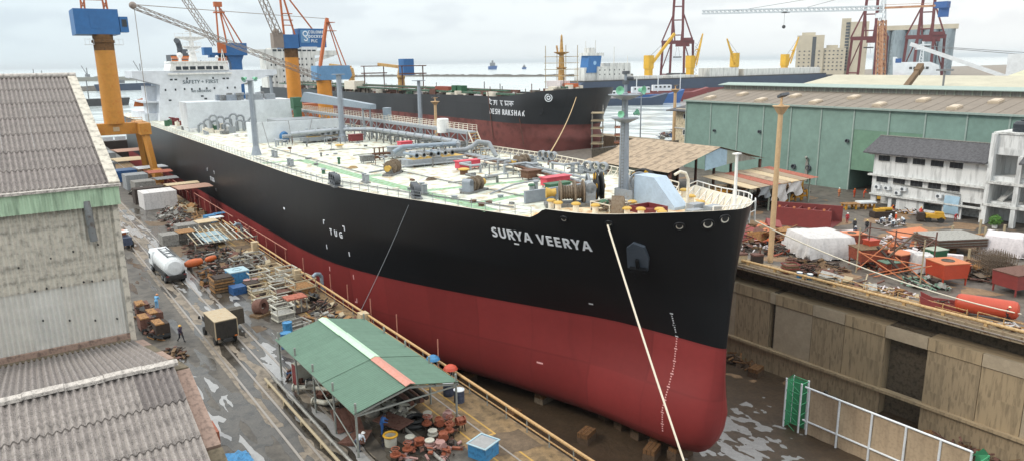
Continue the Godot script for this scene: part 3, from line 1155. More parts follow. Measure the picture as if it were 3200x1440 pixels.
	for i in 26:
		b = MB.new()
		var p = Vector3(rng.randf_range(36.5, 46), 0, rng.randf_range(-214, -176))
		p.y = deck_y(p.z)
		var s = Vector3(rng.randf_range(.6, 2.6), rng.randf_range(.5, 1.9), rng.randf_range(.6, 2.4))
		b.box(p + Vector3(0, s.y * .5, 0), s)
		b.tube(p + Vector3(0, s.y, 0), p + Vector3(rng.randf_range(-2, 2), s.y + .3, rng.randf_range(-2, 2)), .16, -1, 7)
		wpart(b, "deck_machine", ["shipgrey", "shipcream", "shipgreydk", "shipwhite", "darkred", "ventgreen"][i % 6], ship)
	for i in 12:
		b = MB.new()
		var x = 38.5 + i * 1.0
		var p = Vector3(x, 10.6, -184.0 + (i % 3) * 1.5)
		var h = 1.6 + (i * 7 % 5) * .5
		b.path([p, p + Vector3(0, h, 0), p + Vector3(.5, h + .5, .2), p + Vector3(1.1, h + .5, .5), p + Vector3(1.5, h, .6), p + Vector3(1.6, 0, .6)], .24, 8)
		wpart(b, "vent_pipe", "shipgrey", ship)

func pipes(ship):
	var b = MB.new()
	for q in [
		[[[47, 12.6, -143], [56.8, 13.0, -141.5], [62.2, 13.0, -137], [63.0, 13.0, -112], [62.4, 13.0, -104], [60.6, 12.9, -101.2]], .42, "silver"],
		[[[60.4, 13.1, -101.5], [52.0, 13.0, -104.0], [50.6, 12.2, -104.4]], .4, "pipeblue"],
		[[[66.0, 10.9, -98], [65.6, 13.0, -99.5], [64.0, 13.3, -100.4], [63.3, 12.6, -100.8], [61.5, 12.2, -100.2], [52.3, 12.2, -101.6]], .38, "shipgrey"],
		[[[64.5, 12.1, -138], [64.6, 12.1, -108]], .35, "shipgrey"],
		[[[66.0, 12.0, -150], [66.0, 12.0, -108]], .3, "shipgreydk"],
		[[[46, 12.0, -145.2], [58, 12.0, -143.6]], .4, "shipgrey"],
		[[[48, 12.3, -146.2], [58, 12.3, -144.8]], .35, "ventgreen"],
		[[[64, 12.4, -188], [60, 12.4, -172], [61, 12.4, -160], [63, 12.4, -152]], .5, "silver"],
		[[[59.5, 11.4, -104], [57.8, 11.6, -82], [54.6, 11.6, -64.5]], .16, "shipcream"],
		[[[60.5, 11.5, -104], [58.8, 11.7, -82], [55.6, 11.7, -64.5]], .16, "rustbrown"],
		[[[61.4, 11.5, -104], [59.8, 11.7, -82], [56.5, 11.7, -64.5]], .2, "shipgrey"],
		[[[62.2, 11.5, -104], [60.8, 11.7, -84], [59.0, 11.7, -66]], .16, "shipgrey"],
		[[[41.8, 11.0, -94.5], [50, 11.1, -96.4], [60, 11.1, -95.2]], .12, "shipgrey"],
		[[[45.2, 11.2, -68.5], [50, 11.5, -70.5], [54.6, 11.5, -71.5]], .11, "shipgrey"]]:
		b = MB.new()
		var pts = []
		for p in q[0]: pts.append(Vector3(p[0], p[1], p[2]))
		b.path(pts, q[1], 10)
		var pp = wpart(b, "deck_pipe", q[2], ship)
		for i in pts.size() - 1:
			var n = int((pts[i + 1] - pts[i]).length() / 3.0)
			for k in n:
				var c: Vector3 = pts[i].lerp(pts[i + 1], (k + .5) / n)
				var d: Vector3 = (pts[i + 1] - pts[i]).normalized() * .07
				wpart(TB(c - d, c + d, q[1] * 1.3, -1, 10), "flange", q[2], pp)
	rng.seed = 58
	for i in 34:
		b = MB.new()
		var p = Vector3(rng.randf_range(50, 67), rng.randf_range(11.0, 12.3), rng.randf_range(-112, -74))
		if i > 24: p = Vector3(rng.randf_range(44, 60), rng.randf_range(11.0, 12.0), rng.randf_range(-149, -139))
		var pp = [Vector3(p.x, deck_y(p.z), p.z), p]
		for k in 2 + i % 3:
			p += [Vector3(rng.randf_range(-3, 3), 0, 0), Vector3(0, 0, rng.randf_range(-4, 4)), Vector3(rng.randf_range(-2, 2), 0, 0)][k % 3]
			pp.append(p)
		pp.append(Vector3(p.x, deck_y(p.z), p.z))
		b.path(pp, [.09, .13, .18][i % 3], 7)
		wpart(b, "branch_pipe", ["shipgrey", "shipgreydk", "silver", "rustbrown"][i % 4], ship)
	for i in 14:
		b = MB.new()
		var p = Vector3(rng.randf_range(46, 61), 17.5, rng.randf_range(-195, -189))
		if i % 2: b.lathe(p, Vector3.UP, [Vector2(.5, 0), Vector2(.5, 1.2), Vector2(.8, 1.3), Vector2(.7, 1.8), Vector2(0, 1.9)], 10)
		else: b.box(p + Vector3(0, .7, 0), Vector3(rng.randf_range(1, 3), 1.4, 1.5))
		wpart(b, "roof_vent", ["shipgrey", "shipgreydk", "mastgrey"][i % 3], ship)
	for i in 13:
		var z = -102.0 - i * 3.4
		b = MB.new()
		for x in [62.2, 64.6, 66.6]: b.beam(Vector3(x, 10.55, z), Vector3(x, 12.5, z), .2, .2)
		b.beam(Vector3(61.6, 12.4, z), Vector3(67.2, 12.4, z), .18, .22)
		b.beam(Vector3(62.2, 10.6, z), Vector3(62.2, 12.4, z - 1.9), .1, .12)
		wpart(b, "pipe_trestle", "shipgreydk", ship)
	for q in [[49.0, 59.4, -99.9, -96.8, .85], [49.2, 57.2, -145.8, -142.8, .8]]:
		b = MB.new()
		var y: float = deck_y(q[2])
		b.prism([Vector2(q[0] + 1.2, -q[3]), Vector2(q[1], -q[3]), Vector2(q[1], -q[2]), Vector2(q[0] + 1.2, -q[2]), Vector2(q[0] + .35, -q[2] - .4), Vector2(q[0], -(q[2] + q[3]) * .5), Vector2(q[0] + .35, -q[3] + .4)], Vector3(0, y + .35, 0), Vector3.RIGHT, Vector3.FORWARD, q[4])
		for i in 5: b.bx(q[0] + 1.0 + i * 2.0, q[0] + 1.25 + i * 2.0, y, y + .4, q[2] + .3, q[3] - .3)
		var t = wpart(b, "drip_tray", "shipgrey", ship)
		wpart(MB_box(q[0] + 1.2, q[1] - .2, y + .35 + q[4], y + .38 + q[4], q[2] + .25, q[3] - .25), "tray_floor", "capyellow", t)
		for i in 6:
			b = MB.new()
			var x: float = q[0] + 2.0 + i * 1.25
			b.tube(Vector3(x, y + 1.1, q[2] + .5), Vector3(x, y + 2.2, q[2] + .3), .2, -1, 8)
			b.tube(Vector3(x, y + 1.75, q[2] - 1.6), Vector3(x, y + 1.75, q[3] - .5), .26, -1, 9)
			b.tube(Vector3(x, y + 1.75, q[3] - .62), Vector3(x, y + 1.75, q[3] - .5), .42, -1, 12)
			b.ring(Vector3(x, y + 2.6, q[2] + .3), Vector3.UP, .3, .05, 10, 5)
			wpart(b, "manifold_valve", ["pipeblue", "shipgrey", "shipgreydk"][i % 3], t)
	b = MB.new()
	b.bx(64.6, 66.6, 14.3, 14.55, -216, -104.5)
	b.bx(64.55, 64.65, 14.1, 14.6, -216, -104.5)
	var cw = wpart(b, "catwalk", "shipgrey", ship)
	b = MB.new()
	for x in [64.65, 66.55]:
		var z = -104.6
		while z > -216:
			b.beam(Vector3(x, 14.5, z), Vector3(x, 15.6, z), .07, .07)
			z -= 1.5
		for y in [15.6, 15.25, 14.9]: b.beam(Vector3(x, y, -104.6), Vector3(x, y, -216), .06, .06)
	wpart(b, "handrail", "shipcream", cw)
	for i in 19:
		b = MB.new()
		var z = -105.0 - i * 6.0
		for x in [64.75, 66.45]: b.beam(Vector3(x, 10.55, z), Vector3(x, 14.3, z), .2, .2)
		b.beam(Vector3(64.75, 12.7, z), Vector3(64.75, 14.2, z - 2.4), .12, .14)
		b.beam(Vector3(64.75, 12.7, z), Vector3(64.75, 14.2, z + 2.4), .12, .14)
		wpart(b, "trestle", "shipgrey", cw)
	b = MB.new()
	for x in [64.7, 66.4]: b.beam(Vector3(x, 14.5, -104.4), Vector3(x, 10.7, -101.4), .08, .3)
	var st = wpart(b, "stair", "shipcream", cw)
	for i in 9:
		b = MB.new()
		var t = (i + .5) / 9.0
		b.bx(64.7, 66.4, 14.45 - t * 3.8, 14.5 - t * 3.8, -104.5 + t * 3.0 - .13, -104.5 + t * 3.0 + .13)
		wpart(b, "tread", "capyellow", st)
	b = MB.new()
	b.lathe(Vector3(64.4, 13.9, -112.5), Vector3.UP, [Vector2(0, 0), Vector2(1.05, 0), Vector2(1.05, 2.4), Vector2(.9, 2.5), Vector2(0, 2.55)], 20)
	wpart(b, "tank_dome", "shipwhite", cw)
	b = MB.new()
	b.lathe(Vector3(66.8, 14.4, -140), Vector3.UP, [Vector2(0, 0), Vector2(.9, 0), Vector2(.9, 2.6), Vector2(0, 2.7)], 18)
	wpart(b, "foam_tank", "pipeblue", cw)
	b = MB.new()
	b.lathe(Vector3(62.4, 10.5, -183), Vector3.UP, [Vector2(1.5, 0), Vector2(1.1, 1.0), Vector2(1.0, 5.0), Vector2(1.2, 5.4), Vector2(0, 5.6)], 16)
	b.box(Vector3(62.4, 16.6, -183.5), Vector3(2.2, 2.8, 2.4))
	var hc = wpart(b, "hose_crane", "ventgreen", ship)
	b = MB.new()
	b.prism([Vector2(181, 17.0), Vector2(178, 19.4), Vector2(139, 17.9), Vector2(139, 16.9)], Vector3(62.6, 0, 0), Vector3.FORWARD, Vector3.UP, 1.3)
	wpart(b, "boom", "pipeblue", hc)
	b = MB.new()
	for x in [61.8, 63.4]: b.beam(Vector3(x, 10.5, -141), Vector3(x, 17.0, -141), .3, .3)
	b.beam(Vector3(61.6, 16.9, -141), Vector3(63.6, 16.9, -141), .3, .35)
	wpart(b, "boom_rest", "shipgrey", hc)
	for i in 9:
		b = MB.new()
		var z = -101.0 + i * 3.9
		var x = 62.6 - i * .55
		b.beam(Vector3(x - 3.5, 11.3, z), Vector3(x + 2.0, 11.3, z), .14, .14)
		for k in [-3.3, -1.2, 1.8]: b.beam(Vector3(x + k, deck_y(z), z), Vector3(x + k, 11.3, z), .12, .12)
		b.beam(Vector3(x + 1.8, 11.3, z), Vector3(x + 1.8, 12.5, z), .07, .07)
		b.beam(Vector3(x + 1.8, 12.45, z), Vector3(x + 1.3, 12.45, z + 3.9), .07, .07)
		wpart(b, "pipe_support", "shipgrey", ship)

func bow_gear(ship):
	var dy = deck_y(-52)
	var b = MB.new()
	b.lathe(Vector3.ZERO, Vector3.UP, [Vector2(.56, 0), Vector2(.5, 6), Vector2(.44, 8.9), Vector2(.32, 9.1), Vector2(.27, 11.5), Vector2(.18, 11.6), Vector2(.15, 13.6), Vector2(0, 13.7)], 18)
	var m = fit(ship, "signal_mast", b, "mastgrey", Vector3(53.5, dy, -55.2))
	for q in [[9.0, 1.45], [11.4, 1.8]]:
		b = MB.new()
		b.lathe(Vector3(0, q[0], 0), Vector3.UP, [Vector2(.4, -.6), Vector2(q[1], -.08), Vector2(q[1], 0), Vector2(0, 0)], 8)
		part(b, "platform", "mastgrey", m)
	floodlight(m, Vector3(-.9, 9.4, .5), Vector3(-1, .1, .5), .42)
	floodlight(m, Vector3(1.0, 9.4, .5), Vector3(1, .4, .3), .42)
	floodlight(m, Vector3(-1.3, 11.8, .7), Vector3(-1, .15, .6), .5)
	floodlight(m, Vector3(1.1, 11.8, 1.1), Vector3(.2, 0, 1), .5)
	b = MB.new()
	b.box(Vector3(0, 12.6, 0), Vector3(.5, .4, .5))
	b.tube(Vector3(0, 13.0, 0), Vector3(.9, 13.0, .1), .2, -1, 8)
	b.box(Vector3(0, 13.6, 0), Vector3(.6, .3, .5))
	part(b, "lamp_housing", "funnelgrey", m)
	b = MB.new()
	for x in [-.2, .2]: b.beam(Vector3(x - .6, .2, .35), Vector3(x - .5, 11.2, .3), .05, .05)
	for i in 34: b.beam(Vector3(-.78, .5 + i * .32, .33), Vector3(-.38, .5 + i * .32, .33), .04, .04)
	part(b, "ladder", "shipgreydk", m)
	winch(ship, Vector3(48.0, dy, -57.2), -.55, "winchbrown", "shipgrey", 1.3)
	winch(ship, Vector3(57.8, dy, -57.0), PI + .55, "winchbrown", "shipgrey", 1.3)
	for q in [[51.6, -57.0, -.55], [56.6, -55.4, .5]]:
		b = MB.new()
		b.lathe(Vector3(-.4, 1.7, 0), Vector3.RIGHT, [Vector2(0, 0), Vector2(1.55, 0), Vector2(1.6, .1), Vector2(1.5, .2), Vector2(.9, .35), Vector2(1.5, .6), Vector2(1.6, .75), Vector2(0, .8)], 22)
		var o = fit(ship, "chain_wheel", b, "black", Vector3(q[0], dy, q[1]), q[2])
		b = MB.new()
		for k in 6:
			var a = TAU * k / 12.0
			for x in [.42, -.43]: b.box(Vector3(x, 1.7 + sin(a * 2.0 + .2) * 1.2, cos(a * 2.0 + .2) * 1.2), Vector3(.06, .42, .62), Basis(Vector3.RIGHT, -a * 2.0))
		part(b, "stripe", "bright_yellow", o)
		b = MB.new()
		b.prism([Vector2(-1.3, 0), Vector2(1.3, 0), Vector2(.3, 1.9), Vector2(-.3, 1.9)], Vector3(-.75, 0, 0), Vector3.BACK, Vector3.UP, .3)
		part(b, "stand", "shipgrey", o)
		b = MB.new()
		b.ring(Vector3(-1.2, 1.9, 0), Vector3.RIGHT, 1.1, .14, 20, 6)
		b.box(Vector3(-1.2, 1.9, 0), Vector3(.1, 2.0, .12))
		b.box(Vector3(-1.2, 1.9, 0), Vector3(.1, .12, 2.0))
		part(b, "brake_wheel", "shipgrey", o)
	b = MB.new()
	b.prism([Vector2(54.4, 0), Vector2(48.6, 0), Vector2(48.6, .3), Vector2(51.6, 3.0), Vector2(54.4, 3.0)], Vector3(54.3, dy, 0), Vector3.FORWARD, Vector3.UP, 1.9)
	var hs = wpart(b, "store_house", "houseblue", ship)
	b = MB.new()
	b.bx(52.2, 54.15, dy, dy + 1.7, -55.2, -55.05)
	b.bx(52.2, 52.3, dy, dy + 1.7, -55.05, -52.6)
	wpart(b, "screen", "shipgrey", hs)
	wpart(MB_box(44.9, 53.0, dy, dy + 1.3, -61.5, -61.2), "breakwater_plate", "mastgrey", ship)
	b = MB.new()
	b.bx(50.6, 53.3, dy, dy + .6, -51.3, -51.15)
	b.bx(50.6, 53.3, dy, dy + .6, -48.75, -48.6)
	b.bx(50.6, 50.75, dy, dy + .6, -51.15, -48.75)
	b.bx(53.15, 53.3, dy, dy + .6, -51.15, -48.75)
	b.bx(50.75, 53.15, dy, dy + .15, -51.15, -48.75)
	wpart(b, "hatch_coaming", "darkred", ship)
	for q in [[45.4, -57.4], [45.2, -56.0], [46.2, -54.4], [47.2, -52.6], [51.3, -51.6], [49.4, -48.5], [48.6, -49.6], [50.7, -47.3], [58.3, -50.0], [56.6, -47.3], [60.6, -53.0], [50.0, -46.3]]:
		mushroom(ship, Vector3(q[0], dy, q[1]), .8, .32, "capyellow", "shipcream")
	b = MB.new()
	for s in [[48.0, 51.2, -51.4, -51.4], [48.0, 51.2, -54.2, -54.2]]: b.beam(Vector3(s[0], dy + .9, s[2]), Vector3(s[1], dy + .9, s[3]), .08, .08)
	for x in [48.0, 49.6, 51.2]:
		for zz in [-51.4, -54.2]: b.beam(Vector3(x, dy, zz), Vector3(x, dy + .95, zz), .09, .09)
	for x in [48.0, 51.2]: b.beam(Vector3(x, dy + .9, -51.4), Vector3(x, dy + .9, -54.2), .08, .08)
	wpart(b, "pen_rail", "shipcream", ship)
	rng.seed = 12
	b = MB.new()
	for i in 34:
		var p = Vector3(rng.randf_range(48.2, 51), dy + rng.randf_range(.1, .8), rng.randf_range(-54, -51.5))
		b.ring(p, Vector3(rng.randf_range(-.5, .5), 1, rng.randf_range(-.5, .5)), rng.randf_range(.3, .55), .07, 10, 4)
	wpart(b, "coiled_rope", "winchbrown", ship)
	b = MB.new()
	b.ball(Vector3(49.0, dy + .8, -53.4), .5, 10, 6, Vector3(1.3, .6, 1))
	wpart(b, "net_bundle", "ventgreen", ship)
	b = MB.new()
	b.prism([Vector2(0, 0), Vector2(1.4, 0), Vector2(1.1, 1.6), Vector2(.5, 2.0), Vector2(.2, 1.2)], Vector3(47.4, dy, -50.6), Vector3(.8, 0, -.6), Vector3.UP, 1.2)
	wpart(b, "chain_stopper", "winchbrown", ship)
	b = MB.new()
	b.path([Vector3(55.9, dy, -48.4), Vector3(55.9, dy + 3.0, -48.4), Vector3(55.6, dy + 3.7, -48.5), Vector3(55.0, dy + 3.9, -48.7), Vector3(54.4, dy + 3.6, -48.9)], .15, 8)
	wpart(b, "davit", "shipcream", ship)
	for q in [[55.4, -46.9, .9], [56.4, -45.6, .75], [54.2, -46.0, .6]]:
		wpart(MB_box(q[0] - .8, q[0] + .8, dy, dy + q[2], q[1] - .5, q[1] + .5), "deck_box", "shipgrey", ship)
	b = MB.new()
	for i in 6:
		var a = -1.1 + i * .44
		var p = Vector3(54.6 + sin(a) * 3.4, dy, -42.6 + cos(a) * 2.2)
		b.beam(p, p + Vector3(0, 1.9, 0), .09, .09)
		if i > 0:
			var a0 = -1.1 + (i - 1) * .44
			var o = Vector3(54.6 + sin(a0) * 3.4, dy, -42.6 + cos(a0) * 2.2)
			b.beam(o + Vector3(0, 1.9, 0), p + Vector3(0, 1.9, 0), .09, .09)
			b.beam(o + Vector3(0, 1.0, 0), p + Vector3(0, 1.0, 0), .06, .06)
	b.bx(52.6, 56.6, dy, dy + .5, -43.6, -41.4)
	wpart(b, "bow_platform", "shipwhite", ship)
	b = MB.new()
	b.tube(Vector3(54.6, dy + .4, -41.6), Vector3(54.5, dy + 6.4, -41.6), .17, .13, 8)
	b.box(Vector3(54.5, dy + 6.4, -41.6), Vector3(.7, .12, .5))
	wpart(b, "jack_staff", "shipwhite", ship)

func accommodation(ship):
	var Z = -232.0
	var b = MB.new()
	b.prism([Vector2(38.2, 10.5), Vector2(62.0, 10.5), Vector2(62.2, 20.4), Vector2(67.2, 21.8), Vector2(73.5, 23.3), Vector2(73.5, 24.7), Vector2(32.5, 24.9), Vector2(32.5, 23.0), Vector2(39.4, 20.9)], Vector3(0, 0, Z - 14), Vector3.RIGHT, Vector3.UP, 14.0)
	var ac = wpart(b, "deckhouse_front", "accwhite", ship)
	b = MB.new()
	b.prism([Vector2(42.4, 24.8), Vector2(59.0, 24.8), Vector2(58.4, 27.1), Vector2(43.0, 27.1)], Vector3(0, 0, Z - 9), Vector3.RIGHT, Vector3.UP, 9.6)
	b.bx(41.8, 59.6, 23.7, 24.15, Z - 2, Z + 1.2)
	b.bx(42.6, 58.8, 27.1, 27.5, Z - 8, Z + .9)
	wpart(b, "wheelhouse", "shipwhite", ac)
	for q in [[44.1, 45.5], [45.9, 47.5], [47.9, 49.5], [50.0, 52.0], [52.4, 54.0], [54.4, 55.8], [56.3, 57.3]]:
		wpart(MB_box(q[0], q[1], 25.05, 26.0, Z + .6, Z + .68), "window", "darkglass", ac)
	for q in [[40.7, 19.4], [43.4, 19.4], [45.9, 19.5], [47.9, 19.4], [50.1, 19.4], [52.1, 19.5], [54.3, 19.5], [58.1, 19.5], [60.3, 19.5], [46.9, 22.5], [54.2, 22.5]]:
		wpart(MB_box(q[0] - .22, q[0] + .22, q[1] - .3, q[1] + .3, Z, Z + .07), "window", "darkglass", ac)
	for q in [[42.6, 22.3], [43.8, 22.3], [57.3, 22.3], [58.4, 22.3], [41.6, 16.4], [50.6, 17.3], [51.5, 16.5], [55.1, 16.5]]:
		wpart(MB_box(q[0] - .38, q[0] + .38, q[1] - .22, q[1] + .22, Z, Z + .07), "window", "darkglass", ac)
	mk("lettergrey", hx("5d6a72"), .6)
	for q in [["SAFETY + FIRST", 50.6, 21.5, 1.02, "lettergrey"], ["NO SMOKING", 50.5, 18.75, .62, "lettergrey"]]:
		var o = inst(text_mesh(q[0], q[3], .06), "lettering", q[4], ship, Transform3D(Basis.IDENTITY, Vector3(q[1], q[2], Z + .06) - org(ship)))
	b = MB.new()
	b.bx(39.5, 61, 10.5, 17.5, -262, Z - 14)
	b.bx(35.0, 40.5, 10.5, 12.6, -262, -236)
	b.bx(34.6, 40.0, 15.8, 16.2, -252, -234)
	b.bx(36.5, 39.5, 12.6, 20.4, -246, -238)
	wpart(b, "after_house", "accwhite", ship)
	b = MB.new()
	b.bx(46.6, 52.2, 17, 29.6, -258, -250)
	b.path([Vector3(49.8, 29, -252), Vector3(49.8, 32.0, -252), Vector3(49.2, 33.6, -251), Vector3(48.6, 33.9, -249.5)], .85, 10)
	b.box(Vector3(50.9, 30.3, -251), Vector3(1.6, 2.0, 1.6))
	var fn = wpart(b, "funnel", "funnelgrey", ship)
	wpart(MB_box(46.55, 52.25, 28.3, 29.2, -250.05, -249.95), "stripe", "orangepaint", fn)
	wpart(MB_box(46.55, 52.25, 27.4, 28.0, -250.05, -249.95), "stripe", "orangepaint", fn)
	b = MB.new()
	b.lathe(Vector3(50.0, 27.0, Z - 4), Vector3.UP, [Vector2(1.3, 0), Vector2(.7, 4), Vector2(.75, 4.4), Vector2(.6, 7.5), Vector2(.35, 7.6), Vector2(.25, 10), Vector2(0, 10.1)], 12)
	var rm = wpart(b, "radar_mast", "shipwhite", ship)
	b = MB.new()
	for q in [[31.6, 2.6], [34.3, 4.4]]:
		b.prism([Vector2(-q[1], 0), Vector2(q[1], 0), Vector2(q[1], .3), Vector2(.8, .3), Vector2(-q[1], .3)], Vector3(50.0, q[0], Z - 4.4), Vector3.RIGHT, Vector3.UP, 1.2)
		b.prism([Vector2(-q[1], 0), Vector2(q[1], 0), Vector2(.5, -1.0), Vector2(-.5, -1.0)], Vector3(50.0, q[0], Z - 4.2), Vector3.RIGHT, Vector3.UP, .7)
		for x in [-q[1], -q[1] * .5, q[1] * .5, q[1]]: b.beam(Vector3(50 + x, q[0], Z - 3.6), Vector3(50 + x, q[0] + 1.3, Z - 3.6), .1, .1)
		b.beam(Vector3(50 - q[1], q[0] + 1.2, Z - 3.6), Vector3(50 + q[1], q[0] + 1.2, Z - 3.6), .1, .1)
	b.bx(48.2, 51.8, 30.0, 30.3, Z - 3.2, Z - 2.8)
	b.bx(48.6, 51.6, 36.0, 36.25, Z - 4.2, Z - 3.8)
	wpart(b, "yard", "shipwhite", rm)
	for q in [[46.2, 29.2, .85], [56.6, 28.6, .55]]:
		b = MB.new()
		b.ball(Vector3(q[0], q[1], Z - 3), q[2], 12, 8)
		b.tube(Vector3(q[0], 27.2, Z - 3), Vector3(q[0], q[1], Z - 3), q[2] * .5, q[2] * .4, 8)
		wpart(b, "satellite_dome", "shipwhite", ship)
	b = MB.new()
	for x in [43.2, 45.0, 47.8, 52.6, 54.2, 55.6, 57.4, 58.4]:
		b.beam(Vector3(x, 27.4, Z + .4), Vector3(x, 28.5, Z + .4), .08, .08)
	b.beam(Vector3(43, 28.4, Z + .4), Vector3(58.4, 28.4, Z + .4), .08, .08)
	for x in [57.6, 58.6]: b.beam(Vector3(x, 27.4, Z - 2), Vector3(58.1, 31.0, Z - 2), .2, .2)
	wpart(b, "monkey_island_rail", "shipwhite", ship)
	b = MB.new()
	b.prism([Vector2(0, 0), Vector2(5.6, 0), Vector2(6.2, 1.0), Vector2(3.2, 2.6), Vector2(.6, 1.9)], Vector3(35.2, 14.2, -252), Vector3(.9, 0, .4), Vector3.UP, 2.2)
	wpart(b, "lifeboat", "orangepaint", ship)

var body_cache = {}

func pose_bones(pose: String) -> Array:
	var J = {"pel": Vector3(0, .95, 0), "che": Vector3(0, 1.27, .01), "nck": Vector3(0, 1.47, .01), "hd": Vector3(0, 1.61, .03), "shl": Vector3(.185, 1.40, 0), "shr": Vector3(-.185, 1.40, 0), "ell": Vector3(.25, 1.12, -.03), "elr": Vector3(-.25, 1.12, -.03), "wrl": Vector3(.25, .88, .07), "wrr": Vector3(-.25, .88, .07), "kl": Vector3(.11, .50, .03), "kr": Vector3(-.11, .50, .03), "al": Vector3(.11, .09, -.01), "ar": Vector3(-.11, .09, -.01)}
	if pose == "walk":
		J.kl = Vector3(.1, .52, .2); J.al = Vector3(.1, .10, .32); J.kr = Vector3(-.1, .50, -.06); J.ar = Vector3(-.1, .13, -.38)
		J.ell = Vector3(.24, 1.13, -.16); J.wrl = Vector3(.24, .93, -.05); J.elr = Vector3(-.24, 1.13, .1); J.wrr = Vector3(-.23, .98, .28)
	elif pose == "work":
		J.che = Vector3(0, 1.25, .10); J.nck = Vector3(0, 1.43, .18); J.hd = Vector3(0, 1.54, .26)
		J.shl = Vector3(.185, 1.36, .13); J.shr = Vector3(-.185, 1.36, .13)
		J.ell = Vector3(.26, 1.12, .22); J.wrl = Vector3(.14, 1.08, .46); J.elr = Vector3(-.26, 1.12, .22); J.wrr = Vector3(-.12, 1.02, .46)
	elif pose == "bend":
		J.pel = Vector3(0, .88, -.12); J.che = Vector3(0, 1.05, .22); J.nck = Vector3(0, 1.1, .42); J.hd = Vector3(0, 1.12, .56)
		J.shl = Vector3(.185, 1.06, .36); J.shr = Vector3(-.185, 1.06, .36)
		J.ell = Vector3(.22, .80, .44); J.wrl = Vector3(.14, .58, .54); J.elr = Vector3(-.22, .80, .44); J.wrr = Vector3(-.14, .55, .52)
		J.kl = Vector3(.12, .48, .06); J.kr = Vector3(-.12, .48, .0)
	var B = []
	B.append([J.pel + Vector3(.06, 0, 0), J.pel + Vector3(-.06, 0, 0), .125, .125, 2])
	B.append([J.pel, J.che, .125, .15, 1])
	B.append([J.che + Vector3(.07, .03, 0), J.che + Vector3(-.07, .03, 0), .12, .12, 1])
	B.append([J.shl, J.shr, .075, .075, 1])
	B.append([J.che, J.nck, .11, .055, 1])
	B.append([J.nck, J.hd, .055, .06, 0])
	B.append([J.hd + Vector3(0, -.02, .01), J.hd + Vector3(0, .045, -.012), .082, .095, 0])
	B.append([J.hd + Vector3(0, -.06, .04), J.hd + Vector3(0, -.05, .05), .05, .045, 0])
	B.append([J.hd + Vector3(0, -.015, .095), J.hd + Vector3(0, .02, .085), .018, .012, 0])
	for s in ["l", "r"]:
		var x: float = 1.0 if s == "l" else -1.0
		B.append([J["sh" + s], J["el" + s], .07, .052, 1])
		B.append([J["el" + s], J["wr" + s], .05, .036, 1])
		var wd: Vector3 = (J["wr" + s] - J["el" + s]).normalized()
		B.append([J["wr" + s], J["wr" + s] + wd * .09, .036, .034, 0])
		B.append([J.pel + Vector3(x * .09, -.03, 0), J["k" + s], .105, .068, 2])
		B.append([J["k" + s], J["a" + s], .066, .05, 2])
		B.append([J["a" + s] + Vector3(0, -.03, -.04), J["a" + s] + Vector3(x * .02, -.045, .15), .052, .042, 3])
	return [B, J]

